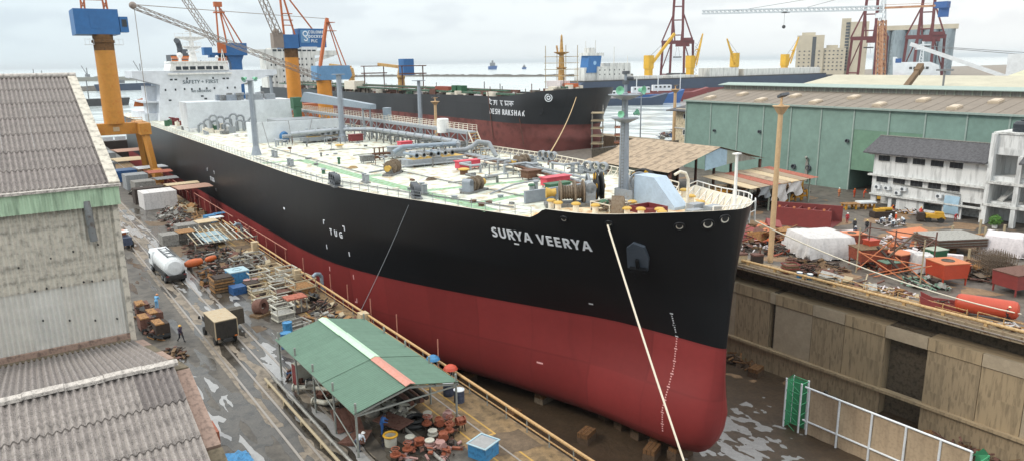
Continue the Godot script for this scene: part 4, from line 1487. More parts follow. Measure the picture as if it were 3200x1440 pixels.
func body_arrays(pose: String) -> Array:
	if body_cache.has(pose): return body_cache[pose]
	var bj = pose_bones(pose)
	var B: Array = bj[0]
	var c = .04
	var lo = Vector3(-.44, -.04, -.56)
	var nx = 22
	var ny = 46
	var nzz = 35
	var val = PackedFloat32Array()
	val.resize(nx * ny * nzz)
	val.fill(.3)
	for bo in B:
		var a: Vector3 = bo[0]
		var b: Vector3 = bo[1]
		var ra: float = bo[2]
		var rb: float = bo[3]
		var ab = b - a
		var l2 = maxf(ab.length_squared(), 1e-9)
		var rr = maxf(ra, rb) + .14
		var mn = ((a.min(b) - Vector3.ONE * rr - lo) / c).floor()
		var mx = ((a.max(b) + Vector3.ONE * rr - lo) / c).ceil()
		for k in range(maxi(0, int(mn.z)), mini(nzz, int(mx.z))):
			for j in range(maxi(0, int(mn.y)), mini(ny, int(mx.y))):
				for i in range(maxi(0, int(mn.x)), mini(nx, int(mx.x))):
					var p: Vector3 = lo + Vector3(i, j, k) * c
					var t: float = clampf((p - a).dot(ab) / l2, 0.0, 1.0)
					var d: float = (p - a - ab * t).length() - lerpf(ra, rb, t)
					var id: int = (k * ny + j) * nx + i
					var e: float = val[id]
					var h: float = maxf(.045 - absf(d - e), 0.0) / .045
					val[id] = minf(d, e) - h * h * .045 * .25
	var vid = {}
	var vs = []
	for k in nzz - 1:
		for j in ny - 1:
			for i in nx - 1:
				var base: int = (k * ny + j) * nx + i
				var s = 0
				var acc = Vector3.ZERO
				var cnt = 0
				var g = []
				for q in 8:
					var vv: float = val[base + (q & 1) + ((q >> 1) & 1) * nx + ((q >> 2) & 1) * nx * ny]
					g.append(vv)
					if vv < 0.0: s += 1
				if s == 0 or s == 8: continue
				for e in [[0, 1], [2, 3], [4, 5], [6, 7], [0, 2], [1, 3], [4, 6], [5, 7], [0, 4], [1, 5], [2, 6], [3, 7]]:
					var v0: float = g[e[0]]
					var v1: float = g[e[1]]
					if (v0 < 0.0) == (v1 < 0.0): continue
					var t: float = v0 / (v0 - v1)
					var p0 = Vector3(e[0] & 1, (e[0] >> 1) & 1, (e[0] >> 2) & 1)
					var p1 = Vector3(e[1] & 1, (e[1] >> 1) & 1, (e[1] >> 2) & 1)
					acc += p0.lerp(p1, t)
					cnt += 1
				vid[base] = vs.size()
				vs.append(lo + (Vector3(i, j, k) + acc / cnt) * c)
	var tris = []
	var st = [1, nx, nx * ny]
	for k in range(1, nzz - 1):
		for j in range(1, ny - 1):
			for i in range(1, nx - 1):
				var base: int = (k * ny + j) * nx + i
				for ax in 3:
					var v0: float = val[base]
					var v1: float = val[base + st[ax]]
					if (v0 < 0.0) == (v1 < 0.0): continue
					var u: int = st[(ax + 1) % 3]
					var w: int = st[(ax + 2) % 3]
					if not (vid.has(base) and vid.has(base - u) and vid.has(base - w) and vid.has(base - u - w)): continue
					var q = [vid[base], vid[base - u], vid[base - u - w], vid[base - w]]
					if v0 < 0.0: tris.append_array([q[0], q[1], q[2], q[0], q[2], q[3]])
					else: tris.append_array([q[0], q[2], q[1], q[0], q[3], q[2]])
	var nr = []
	for p in vs: nr.append(Vector3.ZERO)
	for i in range(0, tris.size(), 3):
		var a: Vector3 = vs[tris[i]]
		var k: Vector3 = (vs[tris[i + 1]] - a).cross(vs[tris[i + 2]] - a)
		for q in 3: nr[tris[i + q]] += k
	var rg = []
	for p in vs:
		var best = 9.0
		var r = 1
		for bo in B:
			var ab: Vector3 = bo[1] - bo[0]
			var t: float = clampf((p - bo[0]).dot(ab) / maxf(ab.length_squared(), 1e-9), 0.0, 1.0)
			var d: float = (p - bo[0] - ab * t).length() - lerpf(bo[2], bo[3], t)
			if d < best:
				best = d
				r = bo[4]
		rg.append(r)
	body_cache[pose] = [vs, nr, tris, rg, bj[1]]
	return body_cache[pose]

func person(label: String, at: Vector3, turn: float, pose: String, cols: Array, helmet: Color, group = "workers in the shipyard") -> void:
	var A = body_arrays(pose)
	var b = MB.new()
	var lin = []
	for q in cols: lin.append(q.srgb_to_linear())
	for i in range(0, A[2].size(), 3):
		var id = [A[2][i], A[2][i + 1], A[2][i + 2]]
		var n0: int = b.v.size()
		b.stri(A[0][id[0]], A[0][id[1]], A[0][id[2]], A[1][id[0]].normalized(), A[1][id[1]].normalized(), A[1][id[2]].normalized())
		var sw: bool = b.v[n0 + 1] == A[0][id[1]]
		var o = [id[0], id[1], id[2]] if sw else [id[0], id[2], id[1]]
		for q in o: b.col.append(lin[A[3][q]])
	var J: Dictionary = A[4]
	for s in ["l", "r"]:
		var x: float = 1.0 if s == "l" else -1.0
		var w: Vector3 = J["wr" + s]
		var d: Vector3 = (w - J["el" + s]).normalized()
		var sd: Vector3 = d.cross(Vector3.RIGHT).normalized()
		var fwd: Vector3 = Vector3(-x, 0, 0) * .35
		for f in 5:
			var off: float = (f - 1.5) * .019
			var st0: Vector3 = w + d * (.115 if f < 4 else .06) + sd * (off if f < 4 else .045)
			var l: float = [.062, .075, .07, .055, .05][f]
			var mid: Vector3 = st0 + (d + (sd * .7 if f == 4 else Vector3.ZERO)).normalized() * l * .6
			var n0: int = b.v.size()
			b.tube(st0, mid, .010, .009, 5)
			b.tube(mid, mid + (d + fwd).normalized() * l * .5, .009, .007, 5)
			for q in b.v.size() - n0: b.col.append(lin[0])
	if not M.has("person"):
		var pm = mk("person", Color.WHITE, .8)
		pm.vertex_color_use_as_albedo = true
	var o = thing("person", label, "person", at, turn, group)
	part(b, "body", "person", o)
	var hb = MB.new()
	var hp: Vector3 = J.hd + Vector3(0, .035, 0)
	hb.lathe(hp, Vector3.UP, [Vector2(.15, 0), Vector2(.125, .012), Vector2(.12, .05), Vector2(.09, .1), Vector2(.03, .125), Vector2(0, .127)], 12)
	hb.box(hp + Vector3(0, .006, .13), Vector3(.15, .012, .08))
	var key = "helm" + helmet.to_html()
	if not M.has(key): mk(key, helmet, .4)
	part(hb, "helmet", key, o)

func corrugated(width: float, length: float, pitch: float, amp: float, seg: int, lip = .012) -> ArrayMesh:
	var b = MB.new()
	var n = int(round(width / pitch * seg))
	var rows = [[], []]
	for i in n + 1:
		var x = width * i / n
		var y = amp * cos(TAU * x / pitch)
		rows[0].append(Vector3(x, y, 0))
		rows[1].append(Vector3(x, y, -length))
	b.sheet(rows)
	for i in n:
		var p: Vector3 = rows[0][i]
		var q: Vector3 = rows[0][i + 1]
		b.quad(p - Vector3(0, lip, 0), q - Vector3(0, lip, 0), q, p)
	return b.mesh()

func slope_basis(dir: Vector3, across: Vector3) -> Basis:
	var y = across.cross(dir).normalized()
	if y.y < 0: y = -y
	return Basis(across, y, -dir)

func make_workshops():
	mk("asb_a", hx("9a9491"), .92, "lichen", .55)
	mk("asb_b", hx("8a8482"), .92, "lichen", .62)
	mk("asb_c", hx("a59f9b"), .92, "lichen", .48)
	mk("wallsheet", hx("d8d6cf"), .8, "mottle", .3)
	mk("wallsheet_b", hx("d5d2ca"), .8, "mottle", .4)
	mk("wallsoot", hx("cbc8c0"), .9, "grime", .5)
	mk("mint", hx("b5d3bb"), .7, "streak", .35)
	mk("trimpale", hx("c9c5bc"), .8, "grime", .5)
	mk("mossy", hx("6f6656"), .95, "grime", .8)
	mk("mosspink", hx("a08a80"), .95, "grime", .7)
	mk("capwhite", hx("cfcac4"), .85, "lichen", .7)
	var P = .19
	var W = P * 6.0
	var ridge = Vector3(0, 25.55, -45.8)
	var eave = Vector3(0, 21.36, -33.4)
	var dir = (ridge - eave).normalized()
	var ln = (ridge - eave).length()
	var wk = thing("workshop", "tall grey workshop clad in corrugated sheets with a mint green eaves band", "building", Vector3(-6, 0, -42))
	var rowl = ln / 7.0
	var sm = corrugated(W - .004, rowl + .16, P, .05, 8, .045)
	var bas = slope_basis(dir, Vector3.RIGHT)
	bas = slope_basis((dir * rowl - bas.y * .03).normalized(), Vector3.RIGHT)
	for r in 7:
		for k in 14:
			var o = eave + dir * (rowl * r) + bas.y * (.03 + .006 * (k % 2)) + Vector3(3.36 - W * (k + 1), 0, 0)
			inst(sm, "roof_sheet", "asb_b" if (k * 7 + r * 5) % 23 == 0 else "asb_a", wk, Transform3D(bas, o - org(wk)))
	var b = MB.new()
	b.prism([Vector2(33.62, 0), Vector2(58.0, 0), Vector2(58.0, 21.2), Vector2(45.8, 25.35), Vector2(33.62, 21.2)], Vector3(-20, 0, 0), Vector3.FORWARD, Vector3.UP, -23.38)
	wpart(b, "wall", "wallsheet", wk)
	b = MB.new()
	b.prism([Vector2(45.8, 25.5), Vector2(58.3, 21.3), Vector2(58.3, 21.1), Vector2(45.8, 25.3)], Vector3(-20, 0, 0), Vector3.FORWARD, Vector3.UP, -23.6)
	wpart(b, "back_slope", "asb_b", wk)
	wpart(BM(eave + Vector3(3.5, .05, .1), ridge + Vector3(3.5, .05, 0), .4, .06), "verge_board", "trimpale", wk)
	wpart(TB(Vector3(-12, 25.62, -45.8), Vector3(3.7, 25.62, -45.8), .14, -1, 8), "ridge_cap", "capwhite", wk)
	b = MB.new()
	b.bx(-12, 3.62, 20.5, 21.28, -33.32, -33.22)
	var i = 0
	while i < 84:
		b.bx(-12 + i * .186, -11.93 + i * .186, 20.5, 21.28, -33.22, -33.19)
		i += 1
	b.bx(3.56, 3.62, 20.5, 21.28, -35.2, -33.32)
	var fa = wpart(b, "eaves_band", "mint", wk)
	wpart(MB_box(-12, 3.7, 21.26, 21.36, -33.45, -33.1), "gutter", "capwhite", fa)
	var vb = Basis(Vector3.RIGHT, Vector3.BACK, Vector3.DOWN)
	var s1 = corrugated(W - .004, 3.3, P, .04, 8, .03)
	for k in 14:
		var x = 3.36 - W * (k + 1)
		inst(s1, "wall_sheet", "wallsoot", wk, Transform3D(vb, Vector3(x, 17.32, -33.52) - org(wk)))
		inst(s1, "wall_sheet", ["wallsheet", "wallsheet_b"][k % 2], wk, Transform3D(vb, Vector3(x, 14.1, -33.56) - org(wk)))
	wpart(MB_box(3.3, 3.52, 10, 20.5, -33.55, -33.42), "corner_trim", "trimpale", wk)
	b = MB.new()
	b.path([Vector3(2.42, 20.75, -33.3), Vector3(2.42, 20.2, -33.22), Vector3(2.44, 19.7, -33.3), Vector3(2.48, 19.1, -33.35)], .15, 10)
	wpart(b, "downpipe", "shipgreydk", wk)
	for q in [[.2, 17.36], [.6, 17.4], [1.1, 17.35], [1.9, 17.42], [2.2, 17.4], [2.6, 17.38], [.9, 18.6], [1.7, 18.75], [-.2, 18.4], [2.6, 18.9], [1.2, 15.9], [2.1, 15.7], [.3, 16.1], [2.9, 15.6]]:
		wpart(TB(Vector3(q[0], q[1], -33.5), Vector3(q[0], q[1], -33.38), .035, -1, 7), "bolt", "black", wk)
	var an = thing("annex", "low annex with mossy corrugated asbestos roof and pale ridge below the tall workshop", "building", Vector3(-4, 0, -23))
	var rg = Vector3(0, 17.1, -22.9)
	var val = Vector3(0, 14.55, -33.4)
	var fr = Vector3(0, 13.2, -10.9)
	var d1 = (rg - val).normalized()
	var d2 = (rg - fr).normalized()
	var l1 = (rg - val).length()
	var b1 = slope_basis(d1, Vector3.LEFT)
	var m1 = corrugated(W - .004, l1 / 2.0 + .1, P, .05, 8, .045)
	for r in 2:
		for k in 9:
			var o = val + d1 * (l1 * .5 * r) + b1.y * .015 * r + Vector3(3.3 - W * k, 0, 0)
			inst(m1, "roof_sheet", "asb_a", an, Transform3D(b1, o - org(an)))
	var l2 = 1.62
	var b2 = slope_basis(d2, Vector3.RIGHT)
	b2 = slope_basis((d2 * l2 - b2.y * .05).normalized(), Vector3.RIGHT)
	var m2 = corrugated(W - .004, l2 + .12, P, .05, 8, .045)
	for r in 7:
		for k in 9:
			var o = rg - d2 * (.1 + l2 * (r + 1)) + b2.y * (.05 + .006 * (k % 2)) + Vector3(3.3 - W * (k + 1), 0, 0)
			inst(m2, "roof_sheet", "asb_b" if (k * 5 + r * 3) % 17 == 0 else "asb_c", an, Transform3D(b2, o - org(an)))
	for k in 7:
		b = MB.new()
		var x = 3.42 - k * 1.0
		b.prism([Vector2(0, 17.26), Vector2(.17, 17.2), Vector2(.17, 17.1), Vector2(0, 17.14), Vector2(-.17, 17.1), Vector2(-.17, 17.2)], Vector3(x - .99, .02 * (k % 2), -22.9), Vector3.BACK, Vector3.UP, -.99)
		wpart(b, "ridge_cap", "capwhite", an)
	wpart(MB_box(-12, 3.3, 14.42, 14.62, -33.55, -33.1), "valley_gutter", "mossy", an)
	wpart(MB_box(-12, 3.3, 14.6, 14.86, -33.52, -33.4), "flashing", "mosspink", an)
	b = MB.new()
	b.prism([Vector2(33.2, 0), Vector2(33.2, 14.3), Vector2(22.9, 16.75), Vector2(8.0, 12.1), Vector2(8.0, 0)], Vector3(-20, 0, 0), Vector3.FORWARD, Vector3.UP, -23.2)
	wpart(b, "wall", "wallsheet_b", an)
	for q in [[33.3, 23.0, 14.35, 16.7], [23.0, 9.0, 16.7, 12.3]]:
		for k in 4:
			var t0 = k / 4.0
			var t1 = (k + .97) / 4.0
			wpart(BM(Vector3(3.55, lerpf(q[2], q[3], t0), -lerpf(q[0], q[1], t0)), Vector3(3.55, lerpf(q[2], q[3], t1), -lerpf(q[0], q[1], t1)), .42, .3), "parapet_block", "mosspink" if k % 2 == 0 else "mossy", an)
	mk("crow", hx("1b1b1e"), .6)
	var ck = 0
	for q in [[3.42, 22.28, -37.0, .7, "black crow perched higher on the workshop verge"], [3.45, 21.72, -35.6, 1.1, "black crow perched lower on the workshop verge near the gutter"]]:
		b = MB.new()
		b.ball(Vector3(0, .2, 0), .11, 10, 6, Vector3(.8, .85, 1.7))
		b.ball(Vector3(0, .31, .17), .06, 8, 5)
		b.tube(Vector3(0, .31, .21), Vector3(0, .3, .3), .02, .004, 5)
		b.prism([Vector2(-.05, 0), Vector2(.05, 0), Vector2(.07, .25), Vector2(-.07, .25)], Vector3(0, .16, -.12), Vector3.RIGHT, Vector3(0, -.25, -1).normalized(), .02)
		for x in [-.03, .03]: b.tube(Vector3(x, 0, 0), Vector3(x, .14, 0), .008, -1, 4)
		solo(b, "crow", "crow", q[4], "bird", "crows on the workshop roof", Vector3(q[0], q[1], q[2]), q[3])
		ck += 1

func make_shed():
	mk("shedgreen", hx("6a8a77"), .5, "mottle", .2)
	mk("shedgreen_b", hx("6d8d7a"), .5, "mottle", .25)
	mk("ridgemint", hx("c3e6c6"), .6, "mottle", .4)
	mk("ridgepink", hx("cf9384"), .7, "rustsome", .5)
	mk("postgrey", hx("90948f"), .6, "rustsome", .7)
	var sh = thing("open_shed", "open-sided shed with green corrugated roof beside the dock", "shed", Vector3(20.6, 0, -50))
	var z0 = -42.0
	var n = 17
	var w = .98
	for side in [0, 1]:
		var e = Vector3(16.5, 3.3, 0) if side == 0 else Vector3(24.7, 3.35, 0)
		var r = Vector3(20.75, 4.25, 0)
		var d = (r - e).normalized()
		var ln = (r - e).length()
		var m = corrugated(w, ln, .245, .05, 7)
		var ac = Vector3.FORWARD if side == 0 else Vector3.BACK
		var bs = slope_basis(d, ac)
		for k in n:
			var z = z0 - w * k if side == 0 else z0 - w * (k + 1)
			var lift: float = .03 if k > 5 and k < 12 else 0.0
			inst(m, "roof_sheet", "shedgreen" if k < 6 or k > 11 else "shedgreen_b", sh, Transform3D(bs, Vector3(e.x, e.y + lift, z) - org(sh)))
	var b: MB
	for q in [[-42.0, -47.8, "ridgepink"], [-47.8, -54.0, "ridgemint"], [-54.0, -58.7, "ridgemint"]]:
		b = MB.new()
		b.prism([Vector2(-.38, -.06), Vector2(0, .06), Vector2(.38, -.06), Vector2(.38, -.02), Vector2(0, .11), Vector2(-.38, -.02)], Vector3(20.75, 4.3 + (.05 if q[0] < -47 and q[0] > -50 else 0.0), q[1]), Vector3.RIGHT, Vector3.UP, q[0] - q[1])
		wpart(b, "ridge_cap", q[2], sh)
	for z in [-42.2, -46.2, -50.2, -54.2, -58.4]:
		for x in [16.7, 24.5]:
			wpart(TB(Vector3(x, 0, z), Vector3(x, 4.0, z), .085, -1, 8), "post", "postgrey", sh)
		b = MB.new()
		b.beam(Vector3(16.6, 3.12, z), Vector3(20.75, 4.02, z), .1, .14)
		b.beam(Vector3(24.6, 3.16, z), Vector3(20.75, 4.02, z), .1, .14)
		b.beam(Vector3(16.6, 3.05, z), Vector3(24.6, 3.05, z), .08, .1)
		wpart(b, "truss", "postgrey", sh)
	wpart(TB(Vector3(16.7, 3.0, -50.2), Vector3(16.7, .6, -42.2), .05, -1, 6), "brace", "postgrey", sh)
	for x in [16.62, 18.6, 22.8, 24.6]:
		wpart(BM(Vector3(x, 3.2 + (.45 if x > 17 and x < 24 else 0.0), -42), Vector3(x, 3.2 + (.45 if x > 17 and x < 24 else 0.0), -58.6), .07, .1), "purlin", "postgrey", sh)

func drum(label, at: Vector3, m: String, lid: String, group = "", r = .3, h = .88):
	var t = thing("oil_drum", label, "drum", at, 0.0, group)
	var b = MB.new()
	b.lathe(Vector3.ZERO, Vector3.UP, [Vector2(0, 0), Vector2(r, 0), Vector2(r, h * .33), Vector2(r * 1.04, h * .35), Vector2(r, h * .37), Vector2(r, h * .66), Vector2(r * 1.04, h * .68), Vector2(r, h * .7), Vector2(r, h)], 16)
	part(b, "shell", m, t)
	b = MB.new()
	b.lathe(Vector3(0, h - .04, 0), Vector3.UP, [Vector2(r * 1.05, 0), Vector2(r * 1.05, .05), Vector2(r * .97, .05), Vector2(r * .95, .02), Vector2(0, .03)], 16)
	part(b, "lid", lid, t)

func cage(label, at: Vector3, turn: float, sz: Vector3, m: String, fill = "", group = "steel cages stored on the quay"):
	var t = thing("steel_cage", label, "cage", at, turn, group)
	var b: MB
	for x in [-.5, .5]:
		for z in [-.5, .5]:
			part(BX(Vector3(x * (sz.x - .1), sz.y * .5, z * (sz.z - .1)), Vector3(.09, sz.y, .09)), "post", m, t)
	for y in [sz.y, sz.y * .5, .12]:
		b = MB.new()
		for x in [-.5, .5]:
			b.box(Vector3(x * sz.x, y, 0), Vector3(.12, .12, sz.z + .12))
			b.box(Vector3(0, y, x * sz.z), Vector3(sz.x - .12, .11, .12))
		part(b, "frame_ring", m, t)
	if fill != "":
		part(BX(Vector3(0, sz.y * .28, 0), Vector3(sz.x * .9, sz.y * .5, sz.z * .9)), "load", fill, t)

func hut(called, label, cat, at: Vector3, turn: float, sz: Vector3, mw: String, mr: String, over = .25, slope = .25):
	var t = thing(called, label, cat, at, turn)
	var b = MB.new()
	b.box(Vector3(0, sz.y * .5, 0), sz)
	var w = part(b, "wall", mw, t)
	b = MB.new()
	b.prism([Vector2(-sz.z * .5 - over, sz.y), Vector2(sz.z * .5 + over, sz.y + .02), Vector2(sz.z * .5 + over, sz.y + .1), Vector2(0, sz.y + .1 + slope), Vector2(-sz.z * .5 - over, sz.y + .08)], Vector3(sz.x * .5 + over, 0, 0), Vector3.BACK, Vector3.UP, -(sz.x + over * 2))
	part(b, "roof", mr, t)
	return t

func heap(called, label, cat, c: Vector3, rx: float, rz: float, h: float, n: int, mats: Array, seed_: int, lo = .4, hi = 1.6):
	rng.seed = seed_
	var t = thing(called, label, cat, c)
	t.set_meta("kind", "stuff")
	var bs = []
	for m in mats: bs.append(MB.new())
	for i in n:
		var a = rng.randf() * TAU
		var r = sqrt(rng.randf())
		var p = Vector3(cos(a) * r * rx, 0, sin(a) * r * rz)
		var top = h * (1.0 - r * r * .8)
		p.y = rng.randf() * top + .06
		var b: MB = bs[i % mats.size()]
		var l = rng.randf_range(lo, hi)
		var bas = Basis.from_euler(Vector3(rng.randf_range(-.5, .5), rng.randf() * TAU, rng.randf_range(-.5, .5)))
		match i % 4:
			0: b.box(p, Vector3(l, .08 + rng.randf() * .1, .1 + rng.randf() * .2), bas)
			1: b.box(p, Vector3(l * .7, .04, l * .5), bas)
			2: b.tube(p - bas.x * l * .5, p + bas.x * l * .5, .05 + rng.randf() * .08, -1, 6)
			3:
				if i % 8 == 3: b.box(p, Vector3(l * .4, l * .35, l * .4), bas)
				else: b.path([p - bas.x * l * .6, p + bas.y * .1, p + bas.x * l * .4 + bas.z * l * .4, p + bas.x * l * .5 + bas.z * l * .9], .03, 5)
	for i in mats.size(): part(bs[i], "scrap", mats[i], t)

func make_vehicles():
	mk("truckwhite", hx("e9ecee"), .35, "mottle", .5)
	mk("tanksteel", hx("e2e5e6"), .3, "mottle", .5)
	mk("tyre", hx("222222"), .9)
	mk("chassis", hx("2c2b2b"), .7)
	mk("boxtop", hx("b9a88c"), .7, "rustsome", .4)
	mk("boxdark", hx("2c2824"), .7, "grime", .4)
	mk("boxside", hx("4d463c"), .7, "grime", .4)
	var t = thing("tank_truck", "white tank truck driving away along the quay road", "truck", Vector3(14.9, 0, -98), .04)
	var b = MB.new()
	b.box(Vector3(0, .85, .2), Vector3(.9, .3, 9.0))
	b.box(Vector3(0, .75, 4.3), Vector3(2.4, .5, .5))
	part(b, "chassis", "chassis", t)
	b = MB.new()
	b.prism([Vector2(-1.1, 0), Vector2(1.1, 0), Vector2(1.2, .25), Vector2(1.2, 1.5), Vector2(1.0, 2.0), Vector2(-1.0, 2.0), Vector2(-1.2, 1.5), Vector2(-1.2, .25)], Vector3(0, .75, -4.6), Vector3.RIGHT, Vector3.UP, 2.0)
	var cab = part(b, "cab", "truckwhite", t)
	b = MB.new()
	b.box(Vector3(0, 2.0, -4.62), Vector3(2.0, .8, .06))
	b.box(Vector3(-1.21, 2.0, -3.9), Vector3(.04, .7, .9))
	b.box(Vector3(1.21, 2.0, -3.9), Vector3(.04, .7, .9))
	part(b, "window", "darkglass", cab)
	b = MB.new()
	b.lathe(Vector3(0, 1.9, -2.4), Vector3.BACK, [Vector2(0, -.15), Vector2(.8, -.1), Vector2(1.15, .15), Vector2(1.18, 3.0), Vector2(1.15, 6.5), Vector2(.85, 6.75), Vector2(0, 6.85)], 22)
	var tk = part(b, "tank", "tanksteel", t)
	b = MB.new()
	for x in [-.45, .45]: b.box(Vector3(x, 3.16, .6), Vector3(.08, .14, 5.4))
	for i in 6: b.box(Vector3(0, 3.14, -1.9 + i * 1.0), Vector3(.86, .06, .1))
	part(b, "walkway", "funnelgrey", tk)
	for i in 3:
		b = MB.new()
		b.lathe(Vector3(0, 3.05, -.9 + i * 1.7), Vector3.UP, [Vector2(.3, 0), Vector2(.3, .16), Vector2(0, .18)], 12)
		part(b, "hatch", "tanksteel", tk)
	b = MB.new()
	b.box(Vector3(-1.15, 1.1, 1.0), Vector3(.12, .5, 6.2))
	b.box(Vector3(1.15, 1.1, 1.0), Vector3(.12, .5, 6.2))
	b.box(Vector3(0, .95, 4.6), Vector3(2.4, .3, .15))
	part(b, "side_guard", "chassis", t)
	for x in [-1.0, 1.0]:
		for z in [-3.6, 2.2, 3.5]:
			b = MB.new()
			b.lathe(Vector3(x - .17, .5, z), Vector3.RIGHT, [Vector2(.25, 0), Vector2(.5, 0), Vector2(.52, .06), Vector2(.52, .28), Vector2(.5, .34), Vector2(.25, .34), Vector2(0, .3)], 18)
			var wh = part(b, "wheel", "tyre", t)
			b = MB.new()
			b.lathe(Vector3(x + (.0 if x > 0 else -.2), .5, z), Vector3.RIGHT, [Vector2(0, 0), Vector2(.24, .04), Vector2(.24, .18), Vector2(0, .2)], 12)
			part(b, "rim", "shipgrey", wh)
	for x in [-1.0, 1.0]:
		part(BX(Vector3(x, 1.05, 4.7), Vector3(.3, .16, .05)), "tail_light", "darkred", t)
	t = thing("box_truck", "dark box lorry with dusty cream roof driving away on the quay road", "truck", Vector3(14.75, 0, -71.0), .05)
	part(BX(Vector3(0, .62, 0), Vector3(.9, .25, 5.4)), "chassis", "chassis", t)
	var bd = part(BX(Vector3(0, 1.62, .55), Vector3(2.05, 1.75, 3.6)), "cargo_box", "boxside", t)
	part(BX(Vector3(0, 2.53, .55), Vector3(2.12, .08, 3.68)), "roof", "boxtop", bd)
	for x in [-.5, .5]:
		part(BX(Vector3(x, 1.6, 2.37), Vector3(.95, 1.62, .05)), "rear_door", "boxdark", bd)
	b = MB.new()
	b.box(Vector3(-1.03, 1.62, 2.36), Vector3(.08, 1.78, .1))
	b.box(Vector3(1.03, 1.62, 2.36), Vector3(.08, 1.78, .1))
	part(b, "door_post", "boxtop", bd)
	b = MB.new()
	b.prism([Vector2(-2.9, .5), Vector2(-1.35, .5), Vector2(-1.35, 2.1), Vector2(-2.3, 2.1), Vector2(-2.8, 1.4)], Vector3(.95, 0, 0), Vector3.BACK, Vector3.UP, -1.9)
	var cb = part(b, "cab", "boxside", t)
	b = MB.new()
	b.box(Vector3(-.96, 1.7, -1.9), Vector3(.03, .5, .7))
	b.box(Vector3(.96, 1.7, -1.9), Vector3(.03, .5, .7))
	part(b, "window", "darkglass", cb)
	part(BX(Vector3(-1.2, 1.75, -2.4), Vector3(.2, .3, .08)), "mirror", "chassis", cb)
	for x in [-.9, .9]:
		for z in [-2.0, 1.5]:
			b = MB.new()
			b.lathe(Vector3(x - .12, .4, z), Vector3.RIGHT, [Vector2(0, 0), Vector2(.4, 0), Vector2(.42, .05), Vector2(.42, .2), Vector2(.4, .25), Vector2(0, .25)], 16)
			part(b, "wheel", "tyre", t)
	for x in [-.8, .8]:
		part(BX(Vector3(x, .85, 2.4), Vector3(.25, .14, .05)), "tail_light", "orangepaint", t)
	t = thing("forklift", "blue tractor with orange hood parked close to the workshop wall", "forklift", Vector3(12.6, 0, -119), .1)
	mk("tractorblue", hx("3f4a63"), .6, "grime", .5)
	part(BX(Vector3(0, 1.0, .6), Vector3(1.5, 1.1, 3.0)), "body", "tractorblue", t)
	part(BX(Vector3(0, 1.75, -1.2), Vector3(1.4, .7, 1.2)), "hood", "orangepaint", t)
	b = MB.new()
	b.box(Vector3(0, 2.25, .3), Vector3(1.5, .08, 1.5))
	for x in [-.65, .65]:
		for z in [-.35, .95]: b.box(Vector3(x, 1.9, z), Vector3(.08, .8, .08))
	part(b, "roof_guard", "truckwhite", t)
	for x in [-.8, .8]:
		for z in [-1.2, 1.5]:
			b = MB.new()
			b.lathe(Vector3(x - .15, .5, z), Vector3.RIGHT, [Vector2(0, 0), Vector2(.5, 0), Vector2(.5, .3), Vector2(0, .3)], 16)
			part(b, "wheel", "tyre", t)

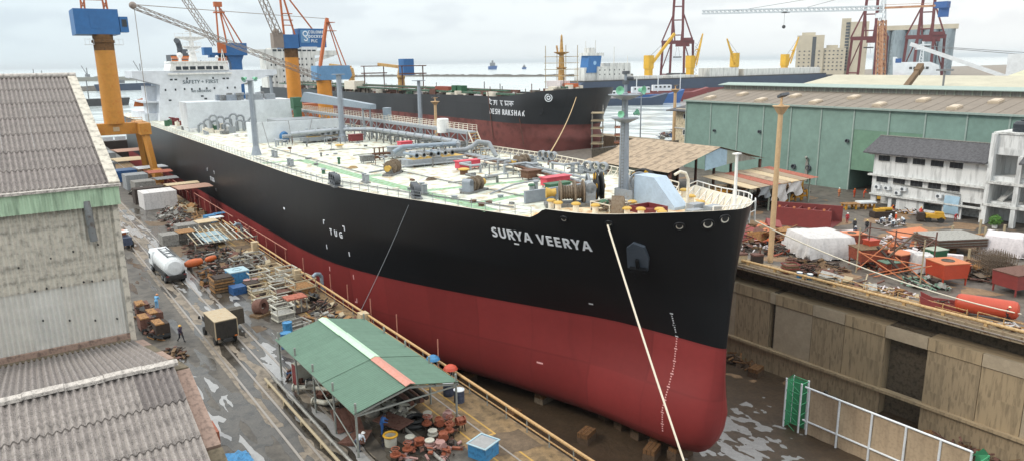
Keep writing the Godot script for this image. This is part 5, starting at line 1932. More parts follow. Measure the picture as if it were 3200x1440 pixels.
func make_left_clutter():
	mk("tanwood", hx("b98d5a"), .8, "wood", .7)
	mk("oldwood", hx("8d7458"), .85, "wood", .7)
	mk("rustplate", hx("6c4b40"), .85, "rusty", .5)
	mk("rustdark", hx("3c312b"), .85, "grime", .6)
	mk("galv", hx("a7a7a4"), .5, "grime", .6, .3)
	mk("galv_tan", hx("b0a184"), .6, "rustsome", .6)
	mk("cagewhite", hx("c6c4b8"), .6, "rustsome", .7)
	mk("valveorange", hx("94533a"), .6, "rusty", .7)
	mk("valvepink", hx("b08a84"), .6, "rustsome", .7)
	mk("bluebox", hx("3d86bd"), .5, "grime", .5)
	mk("bluedark", hx("24558e"), .5, "grime", .6)
	mk("tarpwhite", hx("cfcdcd"), .85, "tarp", .3, 0.0, "n_soft", .6)
	mk("tarpgrey", hx("8f9498"), .85, "tarp", .3)
	mk("redroof", hx("a8614d"), .8, "rusty", .4)
	mk("tanroof", hx("c9b594"), .8, "rustsome", .3)
	mk("tanroofx", hx("b58f7c"), .8, "rustsome", .3)
	mk("greyhut", hx("8b8a88"), .8, "grime", .4)
	mk("orangeboat", hx("c9642f"), .5, "mottle", .6)
	mk("paleblue", hx("a9c2cb"), .7, "mottle", .5)
	mk("railtan", hx("c5a06e"), .6, "rusty", .7)
	mk("scaffpink", hx("b97f6d"), .6, "rusty", .6)
	var b: MB
	var hr = thing("dock_handrail", "tan dockside handrail of two long tubes along the near dock edge", "handrail", Vector3(28, 0, -60))
	wpart(TB(Vector3(28.0, 1.0, -130), Vector3(28.0, 1.0, -22), .12, -1, 8), "top_rail", "railtan", hr)
	wpart(TB(Vector3(27.9, .5, -130), Vector3(27.9, .5, -22), .06, -1, 7), "middle_rail", "railtan", hr)
	var z = -22.5
	while z > -130:
		wpart(BX(Vector3(27.9, .5, z), Vector3(.07, 1.05, .07)), "post", "postgrey", hr)
		z -= 2.6
	for q in [-66, -86.0, -104]: wpart(MB_box(27.2, 28.1, 0, 1.25, q - .5, q + .5), "bollard_block", "tanroof", hr)
	var rl = thing("staging_rail", "pale red staging rails on posts standing above the dock edge before the red hull", "railing", Vector3(28.6, 0, -120))
	for q in [[-182, -160], [-158.5, -150], [-147, -119], [-116, -110.5], [-110, -92.5]]:
		b = MB.new()
		b.beam(Vector3(28.6, 2.3, q[0]), Vector3(28.6, 2.3, q[1]), .09, .09)
		if q[0] < -150 or q[0] == -116: b.beam(Vector3(28.6, 1.7, q[0]), Vector3(28.6, 1.7, q[1]), .07, .07)
		wpart(b, "rail", "scaffpink", rl)
		var k: float = q[0]
		while k < q[1] + .1:
			wpart(BM(Vector3(28.6, 0, k), Vector3(28.6, 2.3, k), .07, .07), "post", "scaffpink", rl)
			k += 4.2
	for q in [-86, -77, -72, -66, -60, -52]:
		wpart(BM(Vector3(28.5, 0, q), Vector3(28.5, 2.6, q), .08, .08), "post", "scaffpink", rl)
	for q in [[-113.5, "blue-grey ventilation hood standing farther along the dock edge"], [-79.5, "blue-grey ventilation hood standing on the dock edge near the cages"]]:
		b = MB.new()
		b.path([Vector3(0, 0, 0), Vector3(0, 1.7, 0), Vector3(-.25, 2.1, .1), Vector3(-.8, 2.25, .3), Vector3(-1.2, 2.0, .4)], .22, 8)
		solo(b, "vent_hood", "pipeblue", q[1], "vent", "ventilation hoods on the dock edge", Vector3(28.4, 0, q[0]))
	hut("site_hut", "pale grey site hut with rusty red roof beside the gantry crane", "hut", Vector3(22.6, 0, -176), .05, Vector3(4.4, 3.2, 4.5), "tarpgrey", "redroof")
	hut("store_shed", "grey gabled store shed in front of the pale grey site hut", "hut", Vector3(23.0, 0, -168.5), .1, Vector3(4.0, 2.6, 4), "greyhut", "shipgreydk")
	hut("tarp_shelter", "long shelter hung with white tarpaulin under a faded pink roof", "shelter", Vector3(22.6, 0, -149.5), .05, Vector3(5.8, 3.1, 5.0), "tarpwhite", "tanroofx", .3, .2)
	hut("lean_shelter", "tan-roofed shelter joined behind the white tarpaulin shelter", "shelter", Vector3(22.0, 0, -155.5), .05, Vector3(5.4, 3.0, 2.6), "rustdark", "tanroof", .4, .2)
	hut("far_canteen", "pale striped canteen roof far along the quay beyond the gantry crane", "hut", Vector3(18.5, 0, -205), .1, Vector3(6, 3.2, 8), "tarpgrey", "tanroof", .4, .3)
	hut("far_office", "cream office hut at the far end of the quay", "hut", Vector3(21, 0, -228), .1, Vector3(7, 3.2, 8), "tarpgrey", "tanroofx", .4, .3)
	hut("blue_booth", "dark blue booth with white flat roof on the far quay", "booth", Vector3(21.5, 0, -190), .1, Vector3(6, 2.6, 5), "bluedark", "truckwhite", .3, .1)
	hut("generator_box", "grey generator box with yellowish wooden lid on the quay", "generator", Vector3(18.3, 0, -116), .05, Vector3(2.2, 1.6, 2.6), "greyhut", "tanwood", .1, .03)
	var gb = hut("generator_box", "grey generator box with round fan and tan lid on the quay", "generator", Vector3(21.5, 0, -119.6), .05, Vector3(2.9, 2.0, 2.6), "greyhut", "tanroof", .12, .03)
	b = MB.new()
	b.lathe(Vector3(-.9, 1.2, 1.31), Vector3.BACK, [Vector2(0, 0), Vector2(.36, .0), Vector2(.42, .06), Vector2(0, .05)], 14)
	part(b, "fan", "black", gb)
	hut("switch_box", "small white switch box with a round cap on the quay", "box", Vector3(25.1, 0, -124.0), .1, Vector3(1.9, 1.5, 1.5), "greyhut", "truckwhite", .1, .02)
	hut("tool_chest", "teal tool chest standing by the dock edge", "chest", Vector3(27.0, 0, -128), .2, Vector3(1.7, 1.3, 1.4), "bluebox", "bluebox", .05, .02)
	heap("machine_scrap", "row of dark machine parts stacked below the white shelter", "scrap", Vector3(23.0, 0, -136), 2.6, 7.5, 1.8, 150, ["rustdark", "rustplate", "greyhut", "galv"], 3, .6, 2.0)
	heap("machine_scrap", "brown scrap parts heaped between the generator boxes", "scrap", Vector3(22.2, 0, -127.5), 2.2, 3.5, 1.5, 70, ["rustplate", "rustdark", "galv"], 5, .5, 1.5)
	heap("timber_scrap", "planks and poles strewn along the dockside path", "scrap", Vector3(26.2, 0, -140), 1.3, 14, .35, 70, ["oldwood", "tanwood", "galv_tan"], 6, 1.5, 4.0)
	heap("machine_scrap", "purple-brown castings heaped behind the orange lifeboat", "scrap", Vector3(21.3, 0, -109.5), 2.4, 3.0, 1.3, 70, ["rustplate", "rustdark"], 8, .5, 1.6)
	heap("machine_scrap", "dark engine parts heaped beside the blue tank", "scrap", Vector3(18.9, 0, -91.0), 1.6, 3.4, 2.4, 110, ["rustdark", "black", "rustplate", "tanwood"], 9, .5, 1.6)
	heap("machine_scrap", "rusty parts heaped among the steel cages", "scrap", Vector3(24.2, 0, -80.5), 3.0, 5.0, 1.0, 120, ["rustplate", "galv_tan", "oldwood", "rustdark"], 10, .4, 1.8)
	heap("machine_scrap", "mixed brown junk lying between the cages and the green shed", "scrap", Vector3(24.6, 0, -67.0), 2.6, 5.5, .9, 110, ["rustplate", "tanwood", "rustdark", "galv"], 13, .4, 1.8)
	heap("machine_scrap", "grey and brown fittings heaped along the quay near the tank truck", "scrap", Vector3(24.4, 0, -97), 2.6, 7.0, 1.2, 150, ["galv", "rustplate", "rustdark", "galv_tan"], 14, .4, 2.0)
	heap("scrap_heap", "small heap of brown offcuts by the corner of the workshop", "scrap", Vector3(10.0, 0, -68.8), 1.2, 1.6, .8, 45, ["rustdark", "oldwood", "rustplate"], 17, .4, 1.1)
	var pr = thing("pipe_rack", "rack of long pale steel tubes with a light blue sheet laid inside", "rack", Vector3(24.3, 0, -112))
	for k in 11:
		b = MB.new()
		var x = 20.6 + k * .78
		b.tube(Vector3(x + .3, 1.5 + (k % 2) * .12, -118.5), Vector3(x - .2, 1.4, -106.5), .09, -1, 7)
		wpart(b, "tube", "cagewhite" if k % 3 != 0 else "galv_tan", pr)
	for zz in [-117.5, -112, -107.5]:
		b = MB.new()
		b.beam(Vector3(20.2, 1.22, zz), Vector3(29.0, 1.22, zz), .12, .14)
		for x in [20.3, 24.5, 28.8]: b.beam(Vector3(x, 0, zz), Vector3(x, 1.2, zz), .12, .12)
		wpart(b, "trestle", "galv", pr)
	wpart(MB_box(22.2, 25.6, .8, .9, -117, -110), "blue_sheet", "paleblue", pr)
	for q in [["orange rescue boat lying on a cradle behind the tank truck", Vector3(18.3, 0, -99.0), .25, .85], ["smaller orange float beside the orange rescue boat", Vector3(20.6, 0, -99.8), .5, .6]]:
		var t = thing("rescue_boat", q[0], "boat", q[1], q[2])
		b = MB.new()
		var s: float = q[3]
		b.lathe(Vector3(-1.5 * s, .85, 0), Vector3.RIGHT, [Vector2(0, 0), Vector2(.35 * s, .1 * s), Vector2(.62 * s, .7 * s), Vector2(.65 * s, 1.8 * s), Vector2(.5 * s, 2.7 * s), Vector2(0, 3.0 * s)], 14)
		part(b, "hull", "orangeboat", t)
		b = MB.new()
		for x in [-.8, .8]: b.box(Vector3(x * s, .2, 0), Vector3(.2, .5, 1.2 * s))
		part(b, "cradle", "rustdark", t)
	var t = thing("blue_tank", "bright blue steel tank with white top on the quay", "tank", Vector3(21.1, 0, -88.6), .06)
	part(BX(Vector3(0, 1.0, 0), Vector3(2.2, 1.45, 2.2)), "body", "bluebox", t)
	b = MB.new()
	b.box(Vector3(0, 1.77, 0), Vector3(2.34, .12, 2.34))
	b.ring(Vector3(0, 1.86, 0), Vector3.UP, .5, .07, 16, 6)
	part(b, "top", "paleblue", t)
	b = MB.new()
	for x in [-1, 1]:
		for zz in [-1, 1]: b.box(Vector3(x * .95, .15, zz * .95), Vector3(.16, .3, .16))
	part(b, "feet", "rustdark", t)
	t = thing("machine_crate", "open dark machine crate of weathered timber beside the blue tank", "crate", Vector3(18.9, 0, -87.0), .05)
	for k in 5:
		part(BX(Vector3(0, .2 + k * .34, 1.1), Vector3(2.3, .22, .08)), "slat", ["oldwood", "tanwood"][k % 2], t)
		part(BX(Vector3(-1.15, .2 + k * .34, 0), Vector3(.08, .22, 2.2)), "slat", ["tanwood", "oldwood"][k % 2], t)
	part(BX(Vector3(.1, .9, -.1), Vector3(1.9, 1.7, 1.9)), "engine_block", "rustdark", t)
	hut("blue_pump", "deep blue pump box standing near the pink drums", "pump", Vector3(20.1, 0, -84.8), .1, Vector3(1.6, .9, 1.6), "bluedark", "rustdark", 0.0, .02)
	drum("dark red drum with pale pink lid beside the blue pump", Vector3(21.5, 0, -85.9), "rustplate", "valvepink", "", .42, 1.1)
	drum("smaller drum with pale pink lid next to the cages", Vector3(22.5, 0, -86.1), "rustplate", "valvepink", "", .36, 1.0)
	drum("tall bright blue drum at the corner of the green shed", Vector3(19.2, 0, -64.6), "bluedark", "bluebox", "blue drums stacked behind the green shed", .5, 1.5)
	drum("second bright blue drum behind the green shed", Vector3(19.9, 0, -66.2), "bluebox", "bluebox", "blue drums stacked behind the green shed", .45, 1.9)
	cage("pale open-topped steel cage nearest the pink drums", Vector3(23.2, 0, -87.4), .05, Vector3(2.5, 1.5, 1.7), "cagewhite")
	cage("cream steel cage standing beside the pale open-topped cage", Vector3(25.2, 0, -88.8), .08, Vector3(2.4, 1.5, 1.7), "tanroof")
	cage("white steel cage next to the dockside handrail", Vector3(26.6, 0, -87.0), .05, Vector3(2.2, 1.4, 1.7), "cagewhite")
	cage("small white cage holding grey valves", Vector3(25.0, 0, -84.4), .1, Vector3(2.0, 1.2, 1.6), "cagewhite", "galv")
	cage("low cage with flat grey lid among the valves", Vector3(22.2, 0, -83.2), .02, Vector3(2.4, .9, 1.5), "galv_tan", "galv")
	cage("wide cage with white rim over rusty castings", Vector3(24.0, 0, -80.4), .1, Vector3(2.4, 1.3, 1.8), "cagewhite", "rustplate")
	cage("brown cage filled with rusty pipe bends", Vector3(21.4, 0, -79.0), .05, Vector3(2.2, 1.1, 1.6), "galv_tan", "rustdark")
	cage("large tan cage by the handrail with slatted load", Vector3(26.0, 0, -80.0), .1, Vector3(2.6, 1.9, 2.8), "galv_tan", "tanwood")
	cage("narrow white cage in front of the brown cage", Vector3(20.9, 0, -76.4), .1, Vector3(2.1, 1.3, 1.5), "cagewhite")
	cage("white rimmed cage beside the round motor casing", Vector3(22.3, 0, -75.6), .1, Vector3(2.0, 1.3, 1.6), "cagewhite", "rustdark")
	cage("nearest white cage on the quay before the rusty-topped cage", Vector3(21.5, 0, -72.6), .1, Vector3(1.9, 1.5, 1.6), "cagewhite", "galv")
	cage("tall grey rack standing behind the blue tank", Vector3(22.6, 0, -92.2), .05, Vector3(2.4, 2.2, 2.0), "galv", "rustdark")
	cage("second tall grey rack behind the pale cages", Vector3(24.6, 0, -93.4), .05, Vector3(2.0, 2.2, 1.8), "galv", "")
	cage("small grey frame lying near the tall blue drum", Vector3(21.6, 0, -68.6), .2, Vector3(2.2, .8, 1.8), "galv")
	t = thing("roofed_cage", "tall grey cage with rusty red top near the green shed", "cage", Vector3(23.3, 0, -74.0), .05)
	part(BX(Vector3(0, 1.72, 0), Vector3(2.2, .14, 1.7)), "top", "redroof", t)
	for x in [-1, -.35, .35, 1]:
		for zz in [-.75, .75]:
			part(BX(Vector3(x, .85, zz), Vector3(.09, 1.7, .09)), "post", "galv", t)
	part(BX(Vector3(0, .1, 0), Vector3(2.2, .12, 1.7)), "base", "rustdark", t)
	t = thing("motor_casing", "round brown motor casing ring lying among the cages", "motor", Vector3(19.9, 0, -75.4), .4)
	b = MB.new()
	b.lathe(Vector3(0, .8, -.5), Vector3(.25, .2, 1), [Vector2(.42, 0), Vector2(.8, 0), Vector2(.85, .2), Vector2(.8, 1.0), Vector2(.42, 1.0), Vector2(.4, .1), Vector2(0, .1)], 20)
	part(b, "casing", "rustplate", t)
	part(BX(Vector3(0, .12, .2), Vector3(2.0, .24, 1.4)), "pallet", "oldwood", t)
	for q in [[9.6, -82.5, 0.0, "yellow-brown welding set at the far end of the row by the workshop"], [10.2, -78.8, .1, "yellow-topped machine in the middle of the row by the workshop"], [9.2, -77.6, .05, "rusty machine against the workshop wall beside the yellow-topped one"], [10.1, -74.9, .1, "dark winch-like machine nearest the corner of the workshop"]]:
		t = thing("welding_set", q[3], "machine", Vector3(q[0], 0, q[1]), q[2], "machines parked by the workshop wall")
		part(BX(Vector3(0, .95, 0), Vector3(1.3, 1.2, 1.7)), "housing", "rustdark" if q[1] > -76 else "rustplate", t)
		part(BX(Vector3(-.2, 1.6, 0), Vector3(.8, .12, 1.8)), "lid", "tanwood", t)
		for zz in [-.7, .7]:
			part(TB(Vector3(-.6, .3, zz), Vector3(.6, .3, zz), .3, -1, 12), "wheel", "tyre", t)
	heap("machine_scrap", "rusty yellow and black machine parts piled along the workshop wall", "scrap", Vector3(9.7, 0, -79.5), 1.0, 6.0, 1.9, 120, ["rustdark", "black", "tanwood", "rustplate"], 37, .4, 1.3)
	heap("machine_scrap", "dark small equipment crowded on the quay behind the cages", "scrap", Vector3(22.0, 0, -101), 3.4, 6.0, 1.2, 170, ["rustdark", "galv", "black", "rustplate", "oldwood"], 38, .4, 1.6)
	heap("machine_scrap", "dark fittings and frames crowded along the dockside path", "scrap", Vector3(25.6, 0, -76), 1.6, 9.0, .8, 150, ["rustdark", "galv_tan", "rustplate", "black"], 39, .4, 1.8)
	heap("machine_scrap", "grey and brown equipment crowded far along the quay", "scrap", Vector3(23.2, 0, -164), 3.2, 9.0, 1.6, 120, ["rustdark", "galv", "rustplate", "tarpwhite"], 40, .6, 2.4)
	t = thing("long_pipes", "row of long dark pipes lying on trestles under the shed", "pipes", Vector3(23.5, 0, -49))
	for k in 4:
		wpart(TB(Vector3(22.6 + k * .42, .85 + (k % 2) * .1, -55), Vector3(22.6 + k * .42, .85 + (k % 2) * .1, -45.6), .19, -1, 12), "pipe", "rustplate" if k % 2 == 0 else "rustdark", t)
	for zz in [-53.5, -47.0]:
		wpart(MB_box(22.3, 24.3, 0, .62, zz - .12, zz + .12), "trestle", "rustdark", t)
	heap("pipe_bends", "white and grey pipe bends heaped under the shed roof", "pipes", Vector3(21.6, 0, -46.0), 1.2, 1.6, .9, 26, ["cagewhite", "galv"], 19, .8, 1.5)
	t = thing("bent_pipes", "pale bent pipes lying at the left side of the shed", "pipes", Vector3(17.6, 0, -52))
	for q in [[Vector3(16.4, .5, -54.6), Vector3(17.8, .5, -53.6), Vector3(18.6, .5, -52.4)], [Vector3(17.0, .35, -51.6), Vector3(17.6, .4, -50.6), Vector3(18.6, .45, -50.4)], [Vector3(17.2, .9, -53.8), Vector3(18.6, .9, -53.2), Vector3(19.6, .7, -51.6)]]:
		b = MB.new()
		b.path(q, .2, 10)
		b.tube(q[0], q[0] + (q[1] - q[0]).normalized() * .1, .33, -1, 12)
		wpart(b, "pipe", "cagewhite" if q[0].y < .6 else "galv", t)
	t = thing("steel_plates", "stack of rusty pinkish steel plates near the shed post", "plates", Vector3(17.4, 0, -44.6))
	for k in 6:
		wpart(BX(Vector3(17.3 + k * .1, .06 + k * .05, -44.8 + k * .12), Vector3(1.9, .045, 1.0), Basis(Vector3.UP, .5 + k * .07)), "plate", "rustplate", t)
	for k in 3:
		wpart(BX(Vector3(17.1 + k * .55, .75, -46.6 + k * .25), Vector3(.7, .06, 1.9), Basis(Vector3.RIGHT, .75)), "leaning_plate", "rustplate", t)
	t = thing("steel_table", "rusty steel plate laid like a table under the shed", "table", Vector3(20.0, 0, -44.6))
	wpart(BX(Vector3(20.4, .62, -44.4), Vector3(1.6, .08, 2.6), Basis(Vector3.UP, .35)), "top", "rustplate", t)
	b = MB.new()
	for q in [[19.9, -45.3], [20.7, -43.4]]: b.bx(q[0] - .1, q[0] + .1, 0, .58, q[1] - .1, q[1] + .1)
	wpart(b, "legs", "rustdark", t)
	b = MB.new()
	b.ring(Vector3(22.0, .25, -44.0), Vector3.UP, .95, .2, 22, 8)
	b.ring(Vector3(22.0, .45, -44.0), Vector3.UP, .6, .16, 18, 8)
	solo(b, "hose_coil", "black", "thick black hose coiled on the ground under the shed", "hose")
	t = thing("yellow_bin", "white bin with bright yellow rim in front of the shed", "bin", Vector3(19.2, 0, -42.4))
	b = MB.new()
	b.lathe(Vector3.ZERO, Vector3.UP, [Vector2(0, 0), Vector2(.42, 0), Vector2(.45, .75), Vector2(.4, .75), Vector2(.38, .3), Vector2(0, .3)], 16)
	part(b, "body", "cagewhite", t)
	b = MB.new()
	b.ring(Vector3(0, .78, 0), Vector3.UP, .46, .09, 18, 6)
	part(b, "rim", "bright_yellow", t)
	b = MB.new()
	b.lathe(Vector3(20.1, 0, -47.4), Vector3.UP, [Vector2(0, 0), Vector2(.55, 0), Vector2(.62, .8), Vector2(.55, .8), Vector2(.5, .3), Vector2(0, .3)], 16)
	solo(b, "grey_tub", "galv", "grey tub standing in the shade of the shed", "tub")
	t = thing("cabinet", "white metal cabinet with red edge under the far corner of the shed", "cabinet", Vector3(17.7, 0, -56.2), .1)
	part(BX(Vector3(0, .9, 0), Vector3(1.3, 1.8, .8)), "body", "cagewhite", t)
	part(BX(Vector3(-.66, .9, .1), Vector3(.06, 1.8, .7)), "edge", "darkred", t)
	heap("shed_scrap", "dark bundles of tubes and plates stored under the shed roof", "scrap", Vector3(19.4, 0, -52.5), 1.8, 4.0, .8, 80, ["rustdark", "rustplate", "galv"], 23, .6, 2.0)
	heap("shed_scrap", "dark fittings stacked along the back of the shed", "scrap", Vector3(17.8, 0, -57.0), 1.0, 1.6, .9, 30, ["rustdark", "bluedark", "rustplate"], 24, .4, 1.0)
	var vk = 0
	for q in [[22.2, -42.6, .95, 0, "orange"], [22.9, -42.0, 1.0, 1, "orange"], [23.5, -41.5, .95, 0, "orange"], [23.8, -42.4, 1.1, 1, "pink"], [22.7, -43.4, 1.05, 2, "pink"], [21.9, -41.2, .7, 2, "white"], [23.0, -40.8, .9, 0, "orange"], [20.6, -40.8, .6, 1, "orange"], [21.1, -40.2, .65, 2, "pink"], [19.6, -40.6, .6, 0, "orange"], [20.2, -41.4, .7, 2, "pink"], [21.6, -39.6, .6, 1, "pink"], [24.2, -41.2, 1.0, 1, "orange"], [22.3, -40.4, .7, 1, "orange"], [18.6, -40.4, .6, 0, "orange"]]:
		var where: String = ["by the shed post", "beside the quay path", "touching the shed side post", "nearest the long pipes", "near the coiled hose", "in the middle of the group", "nearest the blue tub", "behind the yellow bin", "between two pink ones", "in front of the yellow bin", "right of the yellow bin", "at the lower edge of the group", "closest to the handrail", "left of the blue tub", "beside the crouching worker"][vk]
		var lbl: String = "%s flanged valve %s, %s" % [{"orange": "rusty orange", "pink": "pink-painted", "white": "white-topped"}[q[4]], where, ["with a wide handwheel", "turned on its side flange", "with a round blind cover"][q[3]]]
		t = thing("gate_valve", lbl, "valve", Vector3(q[0], 0, q[1]), vk * 1.3, "valves waiting beside the open shed")
		var m = "valveorange" if q[4] == "orange" else ("valvepink" if q[4] == "pink" else "cagewhite")
		var h: float = q[2]
		b = MB.new()
		for x in [-.25, .25]:
			for zz in [-.25, .25]: b.beam(Vector3(x, 0, zz), Vector3(x * .8, h * .62, zz * .8), .06, .06)
		part(b, "stand", "rustdark", t)
		b = MB.new()
		b.lathe(Vector3(0, h * .6, 0), Vector3.UP, [Vector2(0, 0), Vector2(.38, 0), Vector2(.38, .09), Vector2(.2, .1), Vector2(.2, .3), Vector2(0, .3)], 14)
		if q[3] == 1: b.lathe(Vector3(-.35, h * .8, 0), Vector3.RIGHT, [Vector2(0, 0), Vector2(.3, 0), Vector2(.3, .08), Vector2(.16, .08), Vector2(.16, .6), Vector2(.3, .6), Vector2(.3, .68), Vector2(0, .68)], 12)
		part(b, "body", m, t)
		b = MB.new()
		if q[3] == 0:
			b.ring(Vector3(0, h + .25, 0), Vector3.UP, .28, .035, 14, 5)
			b.tube(Vector3(0, h * .8, 0), Vector3(0, h + .26, 0), .04, -1, 6)
			b.box(Vector3(0, h + .25, 0), Vector3(.56, .03, .04))
		else: b.lathe(Vector3(0, h * .6 + .3, 0), Vector3.UP, [Vector2(.34, 0), Vector2(.34, .07), Vector2(0, .08)], 14)
		part(b, "wheel" if q[3] == 0 else "cover", m if q[3] != 2 else "cagewhite", t)
		vk += 1
	heap("valve_parts", "rusty orange valve parts scattered on the ground before the shed", "scrap", Vector3(20.6, 0, -39.6), 2.6, 1.4, .45, 60, ["valveorange", "rustplate", "valvepink", "rustdark"], 29, .25, .8)
	heap("valve_parts", "dark iron fittings scattered around the standing valves", "scrap", Vector3(23.0, 0, -42.2), 1.4, 1.8, .4, 50, ["rustdark", "rustplate", "valveorange"], 30, .25, .7)
	drum("blue drum with white lid by the dock handrail", Vector3(26.4, 0, -46.7), "tractorblue", "truckwhite", "blue and white drums by the handrail", .42, 1.05)
	drum("second blue drum with white lid nearer the shed post", Vector3(26.5, 0, -45.2), "tractorblue", "truckwhite", "blue and white drums by the handrail", .42, 1.05)
	t = thing("blue_tub", "blue tub with pale water inside at the edge of the quay path", "tub", Vector3(23.7, 0, -37.4), .35)
	part(BX(Vector3(0, .5, 0), Vector3(1.5, 1.0, 1.5)), "body", "bluebox", t)
	b = MB.new()
	b.box(Vector3(0, 1.02, .76), Vector3(1.7, .06, .12)); b.box(Vector3(0, 1.02, -.76), Vector3(1.7, .06, .12)); b.box(Vector3(.8, 1.02, 0), Vector3(.12, .05, 1.4)); b.box(Vector3(-.8, 1.02, 0), Vector3(.12, .05, 1.4))
	part(b, "rim", "paleblue", t)
	part(BX(Vector3(0, 1.0, 0), Vector3(1.4, .02, 1.4)), "water", "sky_sheen", t)
	t = thing("blue_sheet", "crumpled bright blue sheet lying beside the annex wall", "sheet", Vector3(9.7, 0, -46.6))
	b = MB.new()
	var rows = []
	rng.seed = 3
	for j in 9:
		var r = []
		for k in 9: r.append(Vector3(-1.0 + k * .25, .05 + rng.randf() * .3, 1.0 - j * .25))
		rows.append(r)
	b.sheet(rows)
	part(b, "sheet", "bluebox", t)
	b = MB.new()
	b.bx(9.1, 9.5, 0, 1.1, -51.5, -49.5)
	solo(b, "red_pallet", "valveorange", "rusty red plate leaning beside the annex parapet", "plate")
	for q in [[12.2, .35, "galv_tan", "long tan pipe laid beside the quay track"], [12.9, .25, "galv", "long grey pipe laid next to the rails of the quay track"], [17.9, .2, "galv", "thin grey pipe running along the shed side of the track"]]:
		b = MB.new()
		b.tube(Vector3(q[0] + 3.0, q[1], -58), Vector3(q[0] + 3.0, q[1], -30), .12, -1, 8)
		for k in 7: b.bx(q[0] + 2.85, q[0] + 3.15, 0, q[1], -57 + k * 4.0, -56.8 + k * 4.0)
		solo(b, "ground_pipe", q[2], q[3], "pipe")

func make_left_people():
	var sk = hx("6b4a38")
	person("worker in dark clothes and yellow helmet walking on the quay road", Vector3(11.4, 0, -72.3), .5, "walk", [sk, hx("3b3345"), hx("22242c"), hx("1c1c1c")], hx("d9a84a"))
	person("worker in light blue overalls standing by the workshop machines", Vector3(11.3, 0, -84.4), 2.4, "work", [sk, hx("6fa6cf"), hx("6fa6cf"), hx("2a2a2a")], hx("c98a5c"))
	person("worker in blue overalls under the green shed roof", Vector3(19.35, 0, -44.1), .9, "work", [sk, hx("3b6fb5"), hx("2f5c9c"), hx("222222")], hx("1f2024"))
	person("worker in orange overalls beside the pipe rack at the dock edge", Vector3(27.3, 0, -112.3), 1.2, "stand", [sk, hx("d2511f"), hx("c24a1d"), hx("2a2a2a")], hx("d8b25a"))
	person("worker in pale shirt crouching by the shed post", Vector3(17.0, 0, -42.9), 2.0, "bend", [sk, hx("c9cfd8"), hx("3a4150"), hx("222222")], hx("e5e5e5"))

